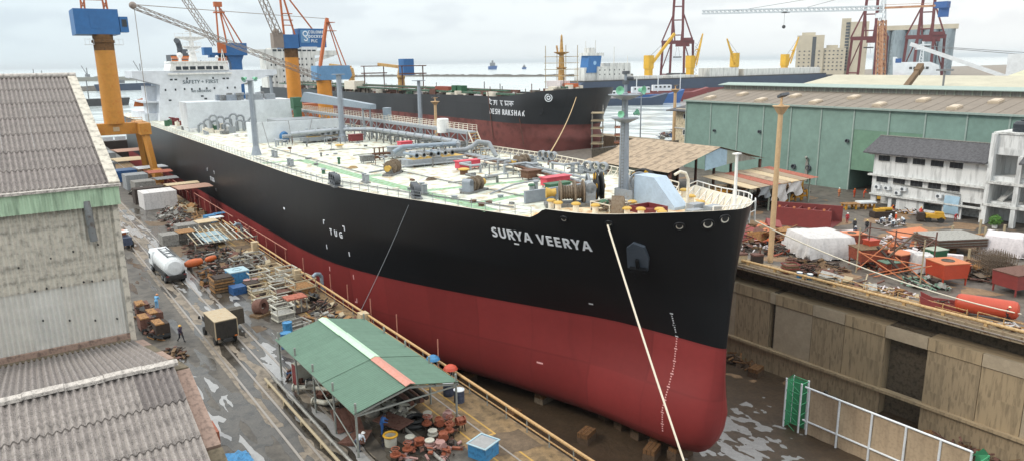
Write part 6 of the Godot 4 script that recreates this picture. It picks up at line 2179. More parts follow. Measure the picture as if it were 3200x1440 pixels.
func make_right_buildings():
	mk("clad", hx("7f9a90"), .65, "mottle", .1)
	mk("clad_b", hx("7b968c"), .65, "mottle", .12)
	mk("cladpatch", hx("71937d"), .65, "mottle", .15)
	mk("cladtrim", hx("9aaba3"), .6, "mottle", .3)
	mk("roofbuff", hx("877c70"), .8, "mottle", .06)
	mk("ventgrey", hx("8f908d"), .7, "streak", .3)
	mk("skylight", hx("c9b8a2"), .5, "mottle", .5)
	mk("officewhite", hx("dfe4ea"), .8, "streak", .12)
	mk("officestain", hx("d5d8da"), .85, "grime", .2)
	mk("officedark", hx("33363a"), .3, "mottle", .4)
	mk("roofdark", hx("5d5d61"), .9, "lichen", .25)
	mk("tanroofbig", hx("ab9985"), .85, "grime", .1)
	mk("tanroofbig_b", hx("a08d78"), .85, "rustsome", .13)
	mk("interior", hx("57534c"), .9, "grime", .3)
	mk("creamwall", hx("d9cdb4"), .8, "grime", .2)
	mk("skyblue", hx("a5c3d6"), .7, "mottle", .2)
	mk("sagegrey", hx("a0a898"), .75, "mottle", .2)
	mk("woodpole", hx("d4b288"), .8, "mottle", .5)
	mk("tankblack", hx("2b3138"), .5, "mottle", .5)
	mk("bush", hx("5d8a3a"), .8, "mottle", 1.5)
	var b: MB
	var h = thing("hangar", "long green corrugated hangar with buff roof and ridge ventilator behind the yard", "building", Vector3(138, 0, -80))
	for q in [[-120.5, 42.5, 0.0, 138.12], [-78.0, 13.5, 4.15, 138.12], [-64.5, 72.0, 0.0, 138.12], [-78.0, 13.5, 0.0, 150.0]]:
		b = MB.new()
		if q[3] > 140: b.bx(150, 178, 0, 4.14, -78, -64.5)
		else: b.prism([Vector2(138.12, q[2]), Vector2(178, q[2]), Vector2(178, 14.0), Vector2(154, 18.6), Vector2(138.12, 16.2)], Vector3(0, 0, q[0]), Vector3.RIGHT, Vector3.UP, q[1])
		wpart(b, "bay", "clad_b", h)
	var zs = [-121.0, -113.4, -105.6, -98.8, -92.0, -85.0, -78.0, -71.0, -64.4, -57.4, -50.8, -43.5, -36.5, -29.5, -22.0, -14.0]
	for i in zs.size() - 1:
		var dark: bool = i >= 6 and i < 8
		if not dark:
			wpart(MB_box(138.0, 138.12, 0, 16.3, zs[i] + .02, zs[i + 1] - .02), "wall_panel", "clad" if i % 3 else "clad_b", h)
		else:
			wpart(MB_box(138.0, 138.12, 4.15, 12.1, zs[i] + .02, zs[i + 1] - .02), "wall_panel", "cladpatch", h)
			wpart(MB_box(138.0, 138.12, 12.12, 16.3, zs[i] + .02, zs[i + 1] - .02), "wall_panel", "clad", h)
		wpart(MB_box(137.82, 138.0, 0, 16.2, zs[i] - .14, zs[i] + .14), "downpipe", "cladtrim", h)
	for q in [[-90.4, 3.4, .5], [-86.9, 3.5, .55], [-99.5, 10.2, .35], [-78.9, 9.8, .35], [-112.0, 9.6, .3], [-94.5, 7.2, .28]]:
		b = MB.new()
		b.lathe(Vector3(138.0, q[1], q[0]), Vector3.LEFT, [Vector2(q[2], 0), Vector2(q[2], .55), Vector2(q[2] * .8, .55), Vector2(q[2] * .75, .15), Vector2(0, .15)], 14)
		wpart(b, "wall_fan", "funnelgrey", h)
	b = MB.new()
	b.bx(137.6, 138.3, .6, 4.6, -87.6, -87.0)
	b.path([Vector3(137.8, 4.6, -87.3), Vector3(137.7, 5.4, -87.3), Vector3(137.2, 5.8, -87.3)], .25, 8)
	wpart(b, "duct", "ventgrey", h)
	var nz_ = 44
	for i in nz_:
		var z0 = -121.6 + i * 2.45
		b = MB.new()
		b.quad(Vector3(137.5, 16.35, z0 + 2.43), Vector3(152.2, 18.75, z0 + 2.43), Vector3(152.2, 18.75, z0), Vector3(137.5, 16.35, z0))
		b.quad(Vector3(137.5, 16.27, z0), Vector3(137.5, 16.27, z0 + 2.43), Vector3(137.5, 16.35, z0 + 2.43), Vector3(137.5, 16.35, z0))
		b.beam(Vector3(137.5, 16.39, z0), Vector3(152.2, 18.77, z0), .06, .03)
		wpart(b, "roof_sheet", "roofbuff", h)
	wpart(MB_box(137.3, 137.62, 16.1, 16.45, -121.6, -14), "gutter", "cladtrim", h)
	var rv = wpart(MB_box(151.6, 158, 18.4, 19.6, -121, -14), "ridge_ventilator", "ventgrey", h)
	b = MB.new()
	b.prism([Vector2(150.6, 19.75), Vector2(154.8, 20.25), Vector2(159, 19.75), Vector2(159, 19.6), Vector2(154.8, 20.1), Vector2(150.6, 19.6)], Vector3(0, 0, -122), Vector3.RIGHT, Vector3.UP, 108)
	wpart(b, "cap", "cladtrim", rv)
	var z = -120.5
	while z < -16:
		wpart(MB_box(151.5, 151.6, 18.5, 19.55, z, z + .22), "louvre", "sagegrey", rv)
		z += 1.6
	for q in [[145.4, -96.3], [140.6, -88.2], [146.0, -83.0], [140.4, -74.5], [145.6, -68.8], [140.4, -60.8], [146.4, -56.6], [140.6, -116.0], [145.4, -110.4], [140.4, -101.5], [140.5, -46.0], [145.8, -43.0]]:
		b = MB.new()
		var y: float = 16.35 + (q[0] - 137.5) * .163
		var rb = Basis(Vector3.BACK, .162)
		b.box(Vector3(q[0], y + .2, q[1]), Vector3(2.4, .5, 1.8), rb)
		b.box(Vector3(q[0], y + .48, q[1]), Vector3(2.1, .16, 1.3), rb)
		wpart(b, "skylight", "skylight", h)
	var o = thing("office_building", "two-storey white office building with dark windows and grey tiled roof", "building", Vector3(126, 0, -57))
	wpart(MB_box(126.0, 134, 2.9, 9.6, -66.8, -48.6), "wall", "officewhite", o)
	wpart(MB_box(129.6, 134, 0, 2.9, -66.8, -48.6), "back_wall", "officestain", o)
	for q in [[-66.8, -65.8, 0, 2.9], [-63.6, -63.0, 0, 2.9], [-62.2, -57.6, 0, 2.9], [-57.6, -54.6, 0, .7], [-54.6, -51.6, 0, 2.9], [-48.9, -48.6, 0, 2.9], [-65.8, -63.6, 1.9, 2.9], [-63.0, -62.2, 1.9, 2.9], [-57.6, -54.6, 1.9, 2.9]]: wpart(MB_box(126.0, 126.3, q[2], q[3], q[0], q[1]), "wall", "officewhite", o)
	for q in [[5.55, 5.85, 125.2], [2.15, 2.4, 125.4], [9.3, 9.55, 125.0]]:
		wpart(MB_box(q[2], 126.0, q[0], q[1], -67.3 if q[0] > 3 else -66.8, -48.4), "ledge", "officestain", o)
	for r in [[8.75, .55], [5.0, .55]]:
		for k in 5:
			var zc = -65.0 + k * 2.95
			var w = wpart(MB_box(125.9, 126.02, r[0] - r[1], r[0] + r[1], zc - .98, zc + .98), "window", "officedark", o)
			wpart(MB_box(125.84, 125.9, r[0] - r[1] - .08, r[0] - r[1], zc - 1.05, zc + 1.05), "sill", "officestain", w)
			for s in [-.33, .33]:
				wpart(MB_box(125.86, 125.9, r[0] - r[1], r[0] + r[1], zc + s - .03, zc + s + .03), "mullion", "funnelgrey", w)
	b = MB.new()
	b.prism([Vector2(124.6, 9.7), Vector2(130, 12.2), Vector2(135.4, 9.9), Vector2(135.4, 9.75), Vector2(124.6, 9.5)], Vector3(0, 0, -68.2), Vector3.RIGHT, Vector3.UP, 19.8)
	var rf = wpart(b, "roof", "roofdark", o)
	wpart(BM(Vector3(130, 12.25, -68.2), Vector3(130, 12.25, -48.4), .3, .12), "ridge_cap", "ventgrey", rf)
	for q in [[-65.5, 3.6], [-63.8, 3.6], [-61.0, 3.8], [-61.9, 3.0], [-55.1, 3.4]]:
		var a = wpart(MB_box(125.35, 125.9, q[1] - .32, q[1] + .32, q[0] - .5, q[0] + .5), "air_conditioner", "truckwhite", o)
		b = MB.new()
		b.lathe(Vector3(125.35, q[1], q[0] - .1), Vector3.LEFT, [Vector2(0, .01), Vector2(.24, .01), Vector2(.26, .03), Vector2(.2, .02)], 12)
		wpart(b, "fan", "funnelgrey", a)
	b = MB.new()
	b.path([Vector3(125.8, 4.6, -63), Vector3(125.8, 4.3, -58), Vector3(125.8, 4.1, -52), Vector3(125.8, 2.4, -52)], .07, 6)
	wpart(b, "conduit", "ventgrey", o)
	b = MB.new()
	var rows = []
	for j in 7:
		var r = []
		for i in 7: r.append(Vector3(125.75 - .25 * sin(j * .5) - .08 * sin(i * 1.7), .7 + j * .5, -54.2 + i * .38))
		rows.append(r)
	b.sheet(flip(rows))
	solo(b, "blue_tarpaulin", "skyblue", "pale blue tarpaulin hung over the office wall beside its open doorway", "tarpaulin")
	var st = thing("stair_tower", "white concrete stair tower with large dark openings at the end of the office", "building", Vector3(125, 0, -44))
	wpart(MB_box(130.5, 134, 0, 14.2, -48.2, -36), "back_wall", "officewhite", st)
	wpart(MB_box(126.2, 130.5, 11.0, 14.2, -48.2, -36), "wall", "officewhite", st)
	for zz in [-48.2, -36.3]: wpart(MB_box(126.2, 130.5, 0, 11.0, zz, zz + .3), "side_wall", "officewhite", st)
	for q in [[2.9, 3.6], [6.3, 7.6]]: wpart(MB_box(126.2, 130.5, q[0], q[1], -47.9, -36.3), "floor_slab", "officewhite", st)
	wpart(BM(Vector3(127.2, 3.6, -46.8), Vector3(129.4, 6.3, -45.2), 1.2, .2), "stair_flight", "officestain", st)
	for zz in [-48.4, -44.4, -40.2]:
		wpart(MB_box(125.3, 126.2, 0, 14.3 if zz < -48 else 11.0, zz, zz + .65), "pillar", "officewhite", st)
	b = MB.new()
	b.bx(125.2, 126.2, 6.5, 6.9, -48.4, -36)
	b.bx(125.2, 126.2, 2.95, 3.3, -48.4, -36)
	wpart(b, "floor_edge", "officestain", st)
	b = MB.new()
	b.prism([Vector2(123.6, 10.2), Vector2(126.2, 11.8), Vector2(126.2, 11.5), Vector2(123.6, 10.0)], Vector3(0, 0, -43.6), Vector3.RIGHT, Vector3.UP, 8)
	wpart(b, "awning", "roofdark", st)
	wpart(MB_box(126.0, 134.2, 14.2, 14.5, -48.4, -36), "parapet", "officestain", st)
	b = MB.new()
	b.lathe(Vector3(128.4, 14.5, -45.5), Vector3.UP, [Vector2(0, 0), Vector2(1.25, 0), Vector2(1.25, .45), Vector2(1.3, .5), Vector2(1.25, .55), Vector2(1.25, 1.2), Vector2(.9, 1.6), Vector2(.35, 1.7), Vector2(.35, 1.85), Vector2(0, 1.9)], 20)
	solo(b, "water_tank", "tankblack", "black plastic water tank on top of the stair tower", "water tank")
	b = MB.new()
	for q in [[0, 0, 0], [.3, .1, .2], [-.25, .15, .1], [0, .35, -.1], [.1, .2, .3]]: b.ball(Vector3(123.6 + q[0], .95 + q[1], -45.6 + q[2]), .62, 9, 6)
	var bu = thing("potted_bush", "round clipped green bush in a pot before the stair tower", "bush", Vector3(123.6, 0, -45.6))
	rng.seed = 77
	b = MB.new()
	for i in 500:
		var d = Vector3(rng.randfn(), rng.randfn(), rng.randfn()).normalized()
		var p = d * rng.randf_range(.55, .95) + Vector3(0, 1.2, 0)
		var u = Vector3(rng.randfn(), rng.randfn(), rng.randfn()).normalized() * .14
		var v2 = u.cross(d).normalized() * .1
		b.tri(p - u, p + u, p + v2 * 1.6)
	part(b, "foliage", "bush", bu)
	b = MB.new()
	b.lathe(Vector3.ZERO, Vector3.UP, [Vector2(0, 0), Vector2(.35, 0), Vector2(.45, .5), Vector2(0, .5)], 12)
	part(b, "pot", "officestain", bu)
	var s = thing("yard_shed", "low yard shed with rusty tan roof and dark open gable behind the tanker bow", "shed", Vector3(107, 0, -96))
	for i in 11:
		var z0 = -107.5 + i * 2.0
		for sd in [0, 1]:
			b = MB.new()
			var e = Vector3(93.6, 6.9, z0) if sd == 0 else Vector3(121.0, 7.1, z0)
			var r = Vector3(107.3, 10.35, z0)
			var dz = Vector3(0, 0, 1.98)
			if sd == 0: b.quad(e + dz, r + dz, r, e)
			else: b.quad(r + dz, e + dz, e, r)
			b.beam(e + Vector3(0, .04, 0), r + Vector3(0, .02, 0), .05, .02)
			wpart(b, "roof_sheet", "tanroofbig", s)
	wpart(MB_box(94.6, 95.0, 0, 6.9, -107, -93), "side_wall", "sagegrey", s)
	for zz in [-106.8, -101.8, -97, -92.8, -86]:
		wpart(MB_box(94.3, 94.75, 0, 6.9, zz - .25, zz + .25), "post", "rustplate", s)
		wpart(MB_box(119.6, 120, 0, 7.0, zz - .2, zz + .2), "post", "rustplate", s)
	wpart(MB_box(95, 120, 0, 9.0, -107.2, -107.0), "back_wall", "interior", s)
	b = MB.new()
	b.prism([Vector2(103.5, 6.3), Vector2(109.5, 6.9), Vector2(109.5, 9.6), Vector2(107.3, 10.1), Vector2(103.5, 9.1)], Vector3(0, 0, -85.9), Vector3.RIGHT, Vector3.UP, .1)
	wpart(b, "gable_panel", "skyblue", s)
	b = MB.new()
	b.prism([Vector2(109.5, 6.9), Vector2(112.6, 7.1), Vector2(112.6, 8.9), Vector2(109.5, 9.6)], Vector3(0, 0, -85.9), Vector3.RIGHT, Vector3.UP, .1)
	wpart(b, "gable_panel", "sagegrey", s)
	b = MB.new()
	b.prism([Vector2(112.6, 7.1), Vector2(118.5, 7.2), Vector2(112.6, 8.9)], Vector3(0, 0, -85.9), Vector3.RIGHT, Vector3.UP, .1)
	wpart(b, "gable_panel", "ventgrey", s)
	var l = thing("awning_shelter", "patched lean-to awning with rusty sheets and hanging white tarpaulins", "awning", Vector3(112, 0, -80))
	for i in 7:
		var x0 = 102.2 + i * 2.9
		b = MB.new()
		b.quad(Vector3(x0 - .5, 4.6, -74.6), Vector3(x0 + 2.35, 4.6, -74.6), Vector3(x0 + 3.4, 5.3 + .1 * (i % 2), -86), Vector3(x0 + .55, 5.3 + .1 * (i % 2), -86))
		b.beam(Vector3(x0 - .5, 4.66, -74.6), Vector3(x0 + .55, 5.36, -86), .1, .06)
		wpart(b, "roof_sheet", ["tanroof", "tanroofbig_b", "redroof", "tanroofbig"][i % 4], l)
	for x in [102.5, 108, 114, 120]:
		for zz in [-75.2, -84]:
			wpart(MB_box(x - .1, x + .1, 0, 4.6, zz - .1, zz + .1), "post", "sagegrey", l)
	for q in [[104.5, 107.5, 1.7], [108.2, 112.4, 2.8], [112.6, 117.0, 2.2]]:
		b = MB.new()
		rows = []
		for j in 6:
			var r = []
			for i in 8: r.append(Vector3(lerpf(q[0], q[1], i / 7.0), 4.5 - q[2] * j / 5.0 * (1.0 - .25 * sin(i * .9)), -74.7 + .25 * sin(i * 1.3 + j)))
			rows.append(r)
		b.sheet(rows)
		wpart(b, "hanging_tarpaulin", "tarpwhite" if q[2] > 2 else "tarpgrey", l)
	heap("machine_scrap", "dark machine parts stored under the lean-to awning", "scrap", Vector3(111, 0, -79), 7.5, 3.0, 2.0, 130, ["rustdark", "interior", "rustplate"], 41, .8, 2.6)
	var c = thing("cream_hut", "two-storey cream hut with small windows beside the green hangar", "building", Vector3(176, 0, -152))
	wpart(MB_box(171, 186, 0, 11.4, -154, -143), "wall", "creamwall", c)
	for y in [3.6, 8.4]:
		var w = wpart(MB_box(170.9, 171.05, y - .1, y + 1.6, -151.0, -148.6), "window_frame", "truckwhite", c)
		for k in 2:
			wpart(MB_box(170.84, 170.9, y + .1, y + 1.4, -150.8 + k * 1.1, -149.9 + k * 1.1), "pane", "darkglass", w)
	b = MB.new()
	b.prism([Vector2(168.6, 11.0), Vector2(187, 13.2), Vector2(187, 13.0), Vector2(168.6, 10.7)], Vector3(0, 0, -156), Vector3.RIGHT, Vector3.UP, 14)
	wpart(b, "roof", "roofdark", c)
	wpart(MB_box(170.7, 171.0, 5.4, 5.7, -154.2, -143), "string_course", "officestain", c)

func light_pole(label, at: Vector3, h: float, r: float, m: String, n: int):
	var t = thing("light_pole", label, "light pole", at)
	var b = MB.new()
	b.lathe(Vector3.ZERO, Vector3.UP, [Vector2(r, 0), Vector2(r * .85, h), Vector2(0, h)], 12)
	part(b, "pole", m, t)
	b = MB.new()
	b.lathe(Vector3(0, h - 1.2, 0), Vector3.UP, [Vector2(r, 0), Vector2(r * 2.6, .9), Vector2(r * 2.9, .95), Vector2(r * 2.9, 1.05), Vector2(0, 1.05)], 10)
	b.box(Vector3(0, h + .6, 0), Vector3(.2, 1.2, .2))
	b.beam(Vector3(-1.4, h + .9, .6), Vector3(1.4, h + .9, -.6), .14, .14)
	part(b, "bracket", m, t)
	for k in n:
		b = MB.new()
		var x = -1.4 + 2.8 * k / maxf(n - 1, 1)
		b.box(Vector3(x, h + 1.15, -x * .43 + .2), Vector3(.55, .3, .7), Basis(Vector3.RIGHT, -.5))
		part(b, "floodlight", "funnelgrey", t)

func bin_box(label, at: Vector3, turn: float, sz: Vector3, m: String, top: String, legs = .6, hole = true, group = "orange skips and boxes in the yard"):
	var t = thing("steel_box", label, "skip", at, turn, group)
	var b = MB.new()
	b.prism([Vector2(-sz.x * .5 + .15, 0), Vector2(sz.x * .5 - .15, 0), Vector2(sz.x * .5, sz.y), Vector2(-sz.x * .5, sz.y)], Vector3(0, legs, -sz.z * .5), Vector3.RIGHT, Vector3.UP, sz.z)
	part(b, "body", m, t)
	part(BX(Vector3(0, legs + sz.y + .05, 0), Vector3(sz.x + .12, .1, sz.z + .12)), "top", top, t)
	for x in [-.44, .44]:
		for z in [-.44, .44]:
			part(BX(Vector3(x * sz.x, (legs + sz.y * .3) * .5, z * sz.z), Vector3(.14, legs + sz.y * .3, .14)), "leg", m, t)
	if hole:
		b = MB.new()
		b.lathe(Vector3(0, legs + sz.y + .1, 0), Vector3.UP, [Vector2(sz.z * .24, 0), Vector2(sz.z * .24, .06), Vector2(sz.z * .2, .06), Vector2(sz.z * .2, .01), Vector2(0, .01)], 16)
		part(b, "opening", "interior", t)

func tarp_pile(label, at: Vector3, turn: float, sz: Vector3, m: String, seed_: int):
	var f = nz(seed_, .9, 3)
	var b = MB.new()
	var rows = []
	var n = 22
	for j in n + 1:
		var r = []
		for i in n + 1:
			var u = (i / float(n) - .5) * 2.0
			var v = (j / float(n) - .5) * -2.0
			var e = maxf(absf(u), absf(v))
			var drop = ss(.62, .80, e)
			var k = f.get_noise_2d(u * 3.0, v * 3.0)
			var y = sz.y * (1.0 - drop * (.93 + .1 * k)) + .16 * k * (1.0 - drop)
			var sc = minf(1.0, .74 + .05 * k) / maxf(e, .74) if e > .74 else 1.0
			var fold = 1.0 + .05 * sin((u - v) * 16.0) * drop
			r.append(Vector3(u * sc * sz.x * .68 * fold, maxf(y, .02), v * sc * sz.z * .68 * fold))
		rows.append(r)
	b.sheet(rows)
	solo(b, "covered_stack", m, label, "tarpaulin", "", at, turn)

func make_right_yard():
	mk("redsteel", hx("8a3b38"), .6, "mottle", .3)
	mk("redsteel_b", hx("7c3432"), .6, "mottle", .3)
	mk("orangebin", hx("964a34"), .6, "rusty", .4)
	mk("orangebin_b", hx("87402f"), .6, "rusty", .5)
	mk("bintop", hx("c9794f"), .7, "rustsome", .5)
	mk("tankorange", hx("bf4a30"), .5, "mottle", .4)
	mk("greenbin", hx("2c6142"), .6, "mottle", .5)
	mk("yellowsteel", hx("cf9324"), .6, "rustsome", .5)
	mk("meshbrown", hx("6f6152"), .85, "rusty", .6)
	mk("stepwhite", hx("d5cfd2"), .8, "tarp", .4)
	mk("rollyellow", hx("c99b2c"), .55, "rustsome", .6)
	var b: MB
	light_pole("tall tan lighting column standing at the far dock edge", Vector3(80.2, 0, -55.0), 20.4, .36, "woodpole", 6)
	light_pole("tan lighting column beside the cream hut", Vector3(178, 0, -161), 17.0, .55, "woodpole", 3)
	light_pole("thin grey lamp post near the harbour water behind the tanker mast", Vector3(180, 0, -178), 15.0, .22, "mastgrey", 2)
	light_pole("brown lighting column rising behind the catwalk of the docked tanker", Vector3(112, 0, -200), 14.5, .5, "woodpole", 2)
	var t = thing("hull_block", "dark red prefabricated steel block standing open like a trough", "steel block", Vector3(101, 0, -64), 0.0)
	wpart(BM(Vector3(99.6, 1.45, -68.6), Vector3(103.0, 1.45, -60.4), .25, 2.9), "side_plate", "redsteel", t)
	wpart(BM(Vector3(105.0, 1.3, -71.4), Vector3(109.6, 1.3, -62.4), .25, 2.6), "side_plate", "redsteel_b", t)
	b = MB.new()
	b.quad(Vector3(99.6, .1, -68.6), Vector3(103, .1, -60.4), Vector3(109.6, .1, -62.4), Vector3(105, .1, -71.4))
	wpart(b, "bottom_plate", "redsteel_b", t)
	for k in 4:
		var p = Vector3(99.6, 0, -68.6).lerp(Vector3(103.0, 0, -60.4), (k + .5) / 4.0)
		wpart(BM(p + Vector3(.4, 1.3, -.1), p + Vector3(5.8, 1.2, -2.4), .12, 2.0), "frame_web", "redsteel_b", t)
		wpart(BX(p + Vector3(0, 3.0, 0), Vector3(.3, .3, .3)), "lifting_lug", "bintop", t)
	tarp_pile("large stack of boxes under a white tarpaulin near the far dock edge", Vector3(88.6, 0, -53.4), -.5, Vector3(7.2, 3.0, 7.0), "tarpwhite", 3)
	tarp_pile("pinkish white tarpaulin bundle beyond the pipe racks", Vector3(108.5, 0, -38.6), .3, Vector3(5.0, 2.6, 5.0), "stepwhite", 5)
	tarp_pile("small pale tarpaulin thrown over an orange frame", Vector3(91.0, 0, -41.0), .8, Vector3(2.6, 2.3, 2.4), "tarpwhite", 8)
	bin_box("rust-orange skip with drawers beside the white covered stack", Vector3(90.6, 0, -51.2), -.55, Vector3(2.8, 1.1, 2.0), "orangebin", "bintop", .7, false)
	bin_box("orange box with round hole in its pale top behind the drawers", Vector3(93.4, 0, -51.6), -.55, Vector3(3.2, 1.7, 2.4), "orangebin_b", "bintop", .8)
	bin_box("orange box on legs with a yellow notice plate", Vector3(88.0, 0, -46.3), -.5, Vector3(3.6, 1.5, 2.8), "orangebin", "oldwood", 1.0, false)
	bin_box("red box stacked on the notice-plate box", Vector3(89.2, 2.6, -46.6), -.3, Vector3(1.6, .6, 1.2), "tankorange", "tankorange", .0, false)
	bin_box("bright red-orange box with round hole nearest the dock", Vector3(88.6, 0, -37.0), -.45, Vector3(3.4, 1.7, 3.0), "tankorange", "bintop", .9)
	bin_box("red box half hidden behind the scaffold frame", Vector3(90.6, 0, -43.4), -.2, Vector3(2.6, 1.6, 2.0), "orangebin_b", "bintop", .3, false)
	bin_box("low orange box under the scaffold frame", Vector3(88.0, 0, -43.2), -.4, Vector3(2.6, 1.0, 1.6), "orangebin", "shedgreen_b", .3, false)
	bin_box("orange box beside the mesh bundle", Vector3(93.2, 0, -37.6), -.3, Vector3(2.2, 1.0, 1.6), "orangebin_b", "bintop", .2, false)
	bin_box("rusty red frame box at the right edge of the yard", Vector3(91.2, 0, -30.6), -.3, Vector3(4.2, 1.6, 3.0), "redsteel", "rustplate", .8, false)
	bin_box("second rusty frame box beyond the orange tank", Vector3(95.5, 0, -28.0), -.3, Vector3(3.8, 1.6, 3.0), "orangebin_b", "rustplate", .8, false)
	bin_box("dark green bin standing behind the white fan unit", Vector3(95.8, 0, -41.6), -.3, Vector3(2.2, 1.9, 1.8), "greenbin", "sagegrey", .05, false)
	bin_box("black bin with white cover left of the dark green bin", Vector3(94.4, 0, -44.2), -.3, Vector3(2.0, 1.2, 1.8), "interior", "stepwhite", .05, false)
	bin_box("green and white box between the orange boxes", Vector3(91.4, 0, -48.6), -.5, Vector3(2.2, 1.0, 1.6), "greenbin", "stepwhite", .2, false)
	t = thing("fan_unit", "white square fan unit with round grille beside the green bin", "fan", Vector3(95.0, 0, -38.9), -1.1)
	part(BX(Vector3(0, 1.0, 0), Vector3(1.7, 1.9, .8)), "casing", "stepwhite", t)
	b = MB.new()
	b.ring(Vector3(0, 1.0, .42), Vector3.BACK, .62, .06, 18, 6)
	for k in 4: b.box(Vector3(0, 1.0, .42), Vector3(1.1, .16, .03), Basis(Vector3.BACK, k * PI / 4))
	part(b, "grille", "pipeblue", t)
	t = thing("pressure_tank", "bright orange cylindrical tank lying near the far dock edge", "tank", Vector3(79.6, 0, -29.0), .35)
	b = MB.new()
	b.lathe(Vector3(0, 1.15, -2.6), Vector3(0, 0, 1), [Vector2(0, -.25), Vector2(.5, -.2), Vector2(.85, .0), Vector2(.95, .25), Vector2(.95, 4.8), Vector2(.85, 5.1), Vector2(.5, 5.3), Vector2(0, 5.35)], 22)
	part(b, "shell", "tankorange", t)
	for z in [-1.6, 1.6]:
		part(BX(Vector3(0, .25, z), Vector3(1.5, .6, .25)), "saddle", "rustplate", t)
	t = thing("hopper", "open red steel hopper with dark load at the far dock edge", "hopper", Vector3(78.6, 0, -32.8), .4)
	for q in [[-.1, 1.9], [1.7, 1.2]]:
		b = MB.new()
		b.prism([Vector2(-1.9, 0), Vector2(1.9, 0), Vector2(2.2, 1.3), Vector2(1.0, .8), Vector2(-1.0, .8), Vector2(-2.2, 1.3)], Vector3(q[0] - .8, .1, 0), Vector3.FORWARD, Vector3.UP, .1)
		part(b, "side", "redsteel", t)
	heap("hopper_load", "dark lumps heaped in the red hopper", "scrap", Vector3(78.7, .1, -32.8), .8, 1.4, .9, 30, ["rustdark", "meshbrown"], 51, .3, .7)
	t = thing("wire_crate", "rust-red wire crate beside the foot of the tan lighting column", "crate", Vector3(77.9, 0, -50.5), -.45)
	for y in [.15, .65, 1.15]:
		b = MB.new()
		b.box(Vector3(0, y, .7), Vector3(1.9, .1, .06)); b.box(Vector3(0, y, -.7), Vector3(1.9, .1, .06)); b.box(Vector3(.95, y, 0), Vector3(.06, .1, 1.3)); b.box(Vector3(-.95, y, 0), Vector3(.06, .1, 1.3))
		part(b, "rail", "redsteel", t)
	part(BX(Vector3(0, .55, 0), Vector3(1.7, .9, 1.2)), "load", "oldwood", t)
	heap("rusty_lump", "lump of brown scrap metal beside the two pails", "scrap", Vector3(79.6, 0, -49.2), .9, .8, 1.3, 40, ["rustplate", "rustdark"], 53, .4, 1.0)
	for q in [[77.0, -48.6, "blue pail with white lid beside the brown scrap lump"], [77.3, -47.4, "second blue pail with white lid farther from the crate"]]:
		drum(q[2], Vector3(q[0], 0, q[1]), "bluebox", "truckwhite", "blue pails at the far dock edge", .34, .7)
	for q in [["pale yellow machine with brown top at the far dock edge", 77.0, -57.2], ["dark machine left of the tan lighting column", 78.2, -55.6]]:
		t = thing("edge_machine", q[0], "machine", Vector3(q[1], 0, q[2]), -.4)
		part(BX(Vector3(0, .6, 0), Vector3(1.3, 1.0, 1.0)), "body", "tanroof" if q[1] < 78 else "rustdark", t)
		b = MB.new()
		b.box(Vector3(0, 1.2, 0), Vector3(1.4, .2, 1.1))
		b.tube(Vector3(.4, 1.2, 0), Vector3(.4, 1.8, 0), .1, -1, 7)
		part(b, "top", "rustplate", t)
	t = thing("edge_rail", "broken yellow guard rail leaning along the far dock edge", "railing", Vector3(77.2, 0, -38))
	for q in [[-46.5, -37.5], [-37, -30], [-29, -22]]:
		b = MB.new()
		b.beam(Vector3(77.6, 1.0, q[0]), Vector3(77.6, .85, q[1]), .07, .07)
		b.beam(Vector3(77.6, .5, q[0]), Vector3(77.5, .45, q[1]), .06, .06)
		wpart(b, "rail", "railtan", t)
		for k in 4:
			b = MB.new()
			var z: float = lerpf(q[0], q[1], k / 3.0)
			b.beam(Vector3(77.6, 0, z), Vector3(77.6, 1.0, z), .08, .08)
			wpart(b, "post", "railtan", t)
	heap("loose_pipes", "bundle of long grey and rusty pipes lying behind the yellow edge pipe", "pipes", Vector3(78.9, 0, -43.2), .9, 4.2, .5, 34, ["galv", "rustplate", "galv_tan"], 55, 2.0, 4.5)
	heap("edge_junk", "coloured rags and cables piled at the far dock edge", "junk", Vector3(77.8, 0, -26.0), .8, 2.2, .5, 50, ["tarpwhite", "galv", "rustplate", "tanwood"], 56, .3, .9)
	heap("edge_junk", "offcuts and boards lying near the scaffold feet", "junk", Vector3(80.0, 0, -38.6), 1.2, 2.4, .5, 50, ["tanwood", "galv_tan", "stepwhite", "rustplate"], 57, .5, 1.6)
	heap("beam_stack", "red and tan beams laid on the ground behind the bow", "beams", Vector3(90.5, 0, -64.5), 6.5, 4.6, .9, 120, ["rustplate", "bintop", "oldwood", "redsteel", "tanwood"], 58, 2.0, 6.0)
	heap("machine_scrap", "white helmets and dark pump parts heaped beside the lighting column", "scrap", Vector3(84.0, 0, -60.5), 2.2, 2.0, 1.2, 60, ["rustdark", "rustplate", "stepwhite", "oldwood"], 59, .5, 1.5)
	heap("machine_scrap", "dark crates and parts standing left of the white covered stack", "scrap", Vector3(84.6, 0, -57.0), 2.2, 1.4, 1.5, 60, ["rustdark", "interior", "orangebin"], 60, .5, 1.4)
	heap("machine_scrap", "yard litter of rusty parts between the orange boxes", "scrap", Vector3(91.5, 0, -44.5), 5.0, 4.0, .7, 170, ["rustplate", "orangebin", "rustdark", "tanwood", "galv"], 61, .5, 2.0)
	heap("machine_scrap", "brown scrap and boards spread over the middle of the yard", "scrap", Vector3(101, 0, -47), 7.0, 5.0, .6, 220, ["rustplate", "bintop", "oldwood", "stepwhite", "rustdark", "tanwood"], 62, .8, 2.6)
	heap("machine_scrap", "grey cables and pipes piled below the bright red-orange box", "scrap", Vector3(85.6, 0, -38.0), 2.0, 2.6, .7, 90, ["galv", "rustdark", "shedgreen_b"], 63, .5, 1.8)
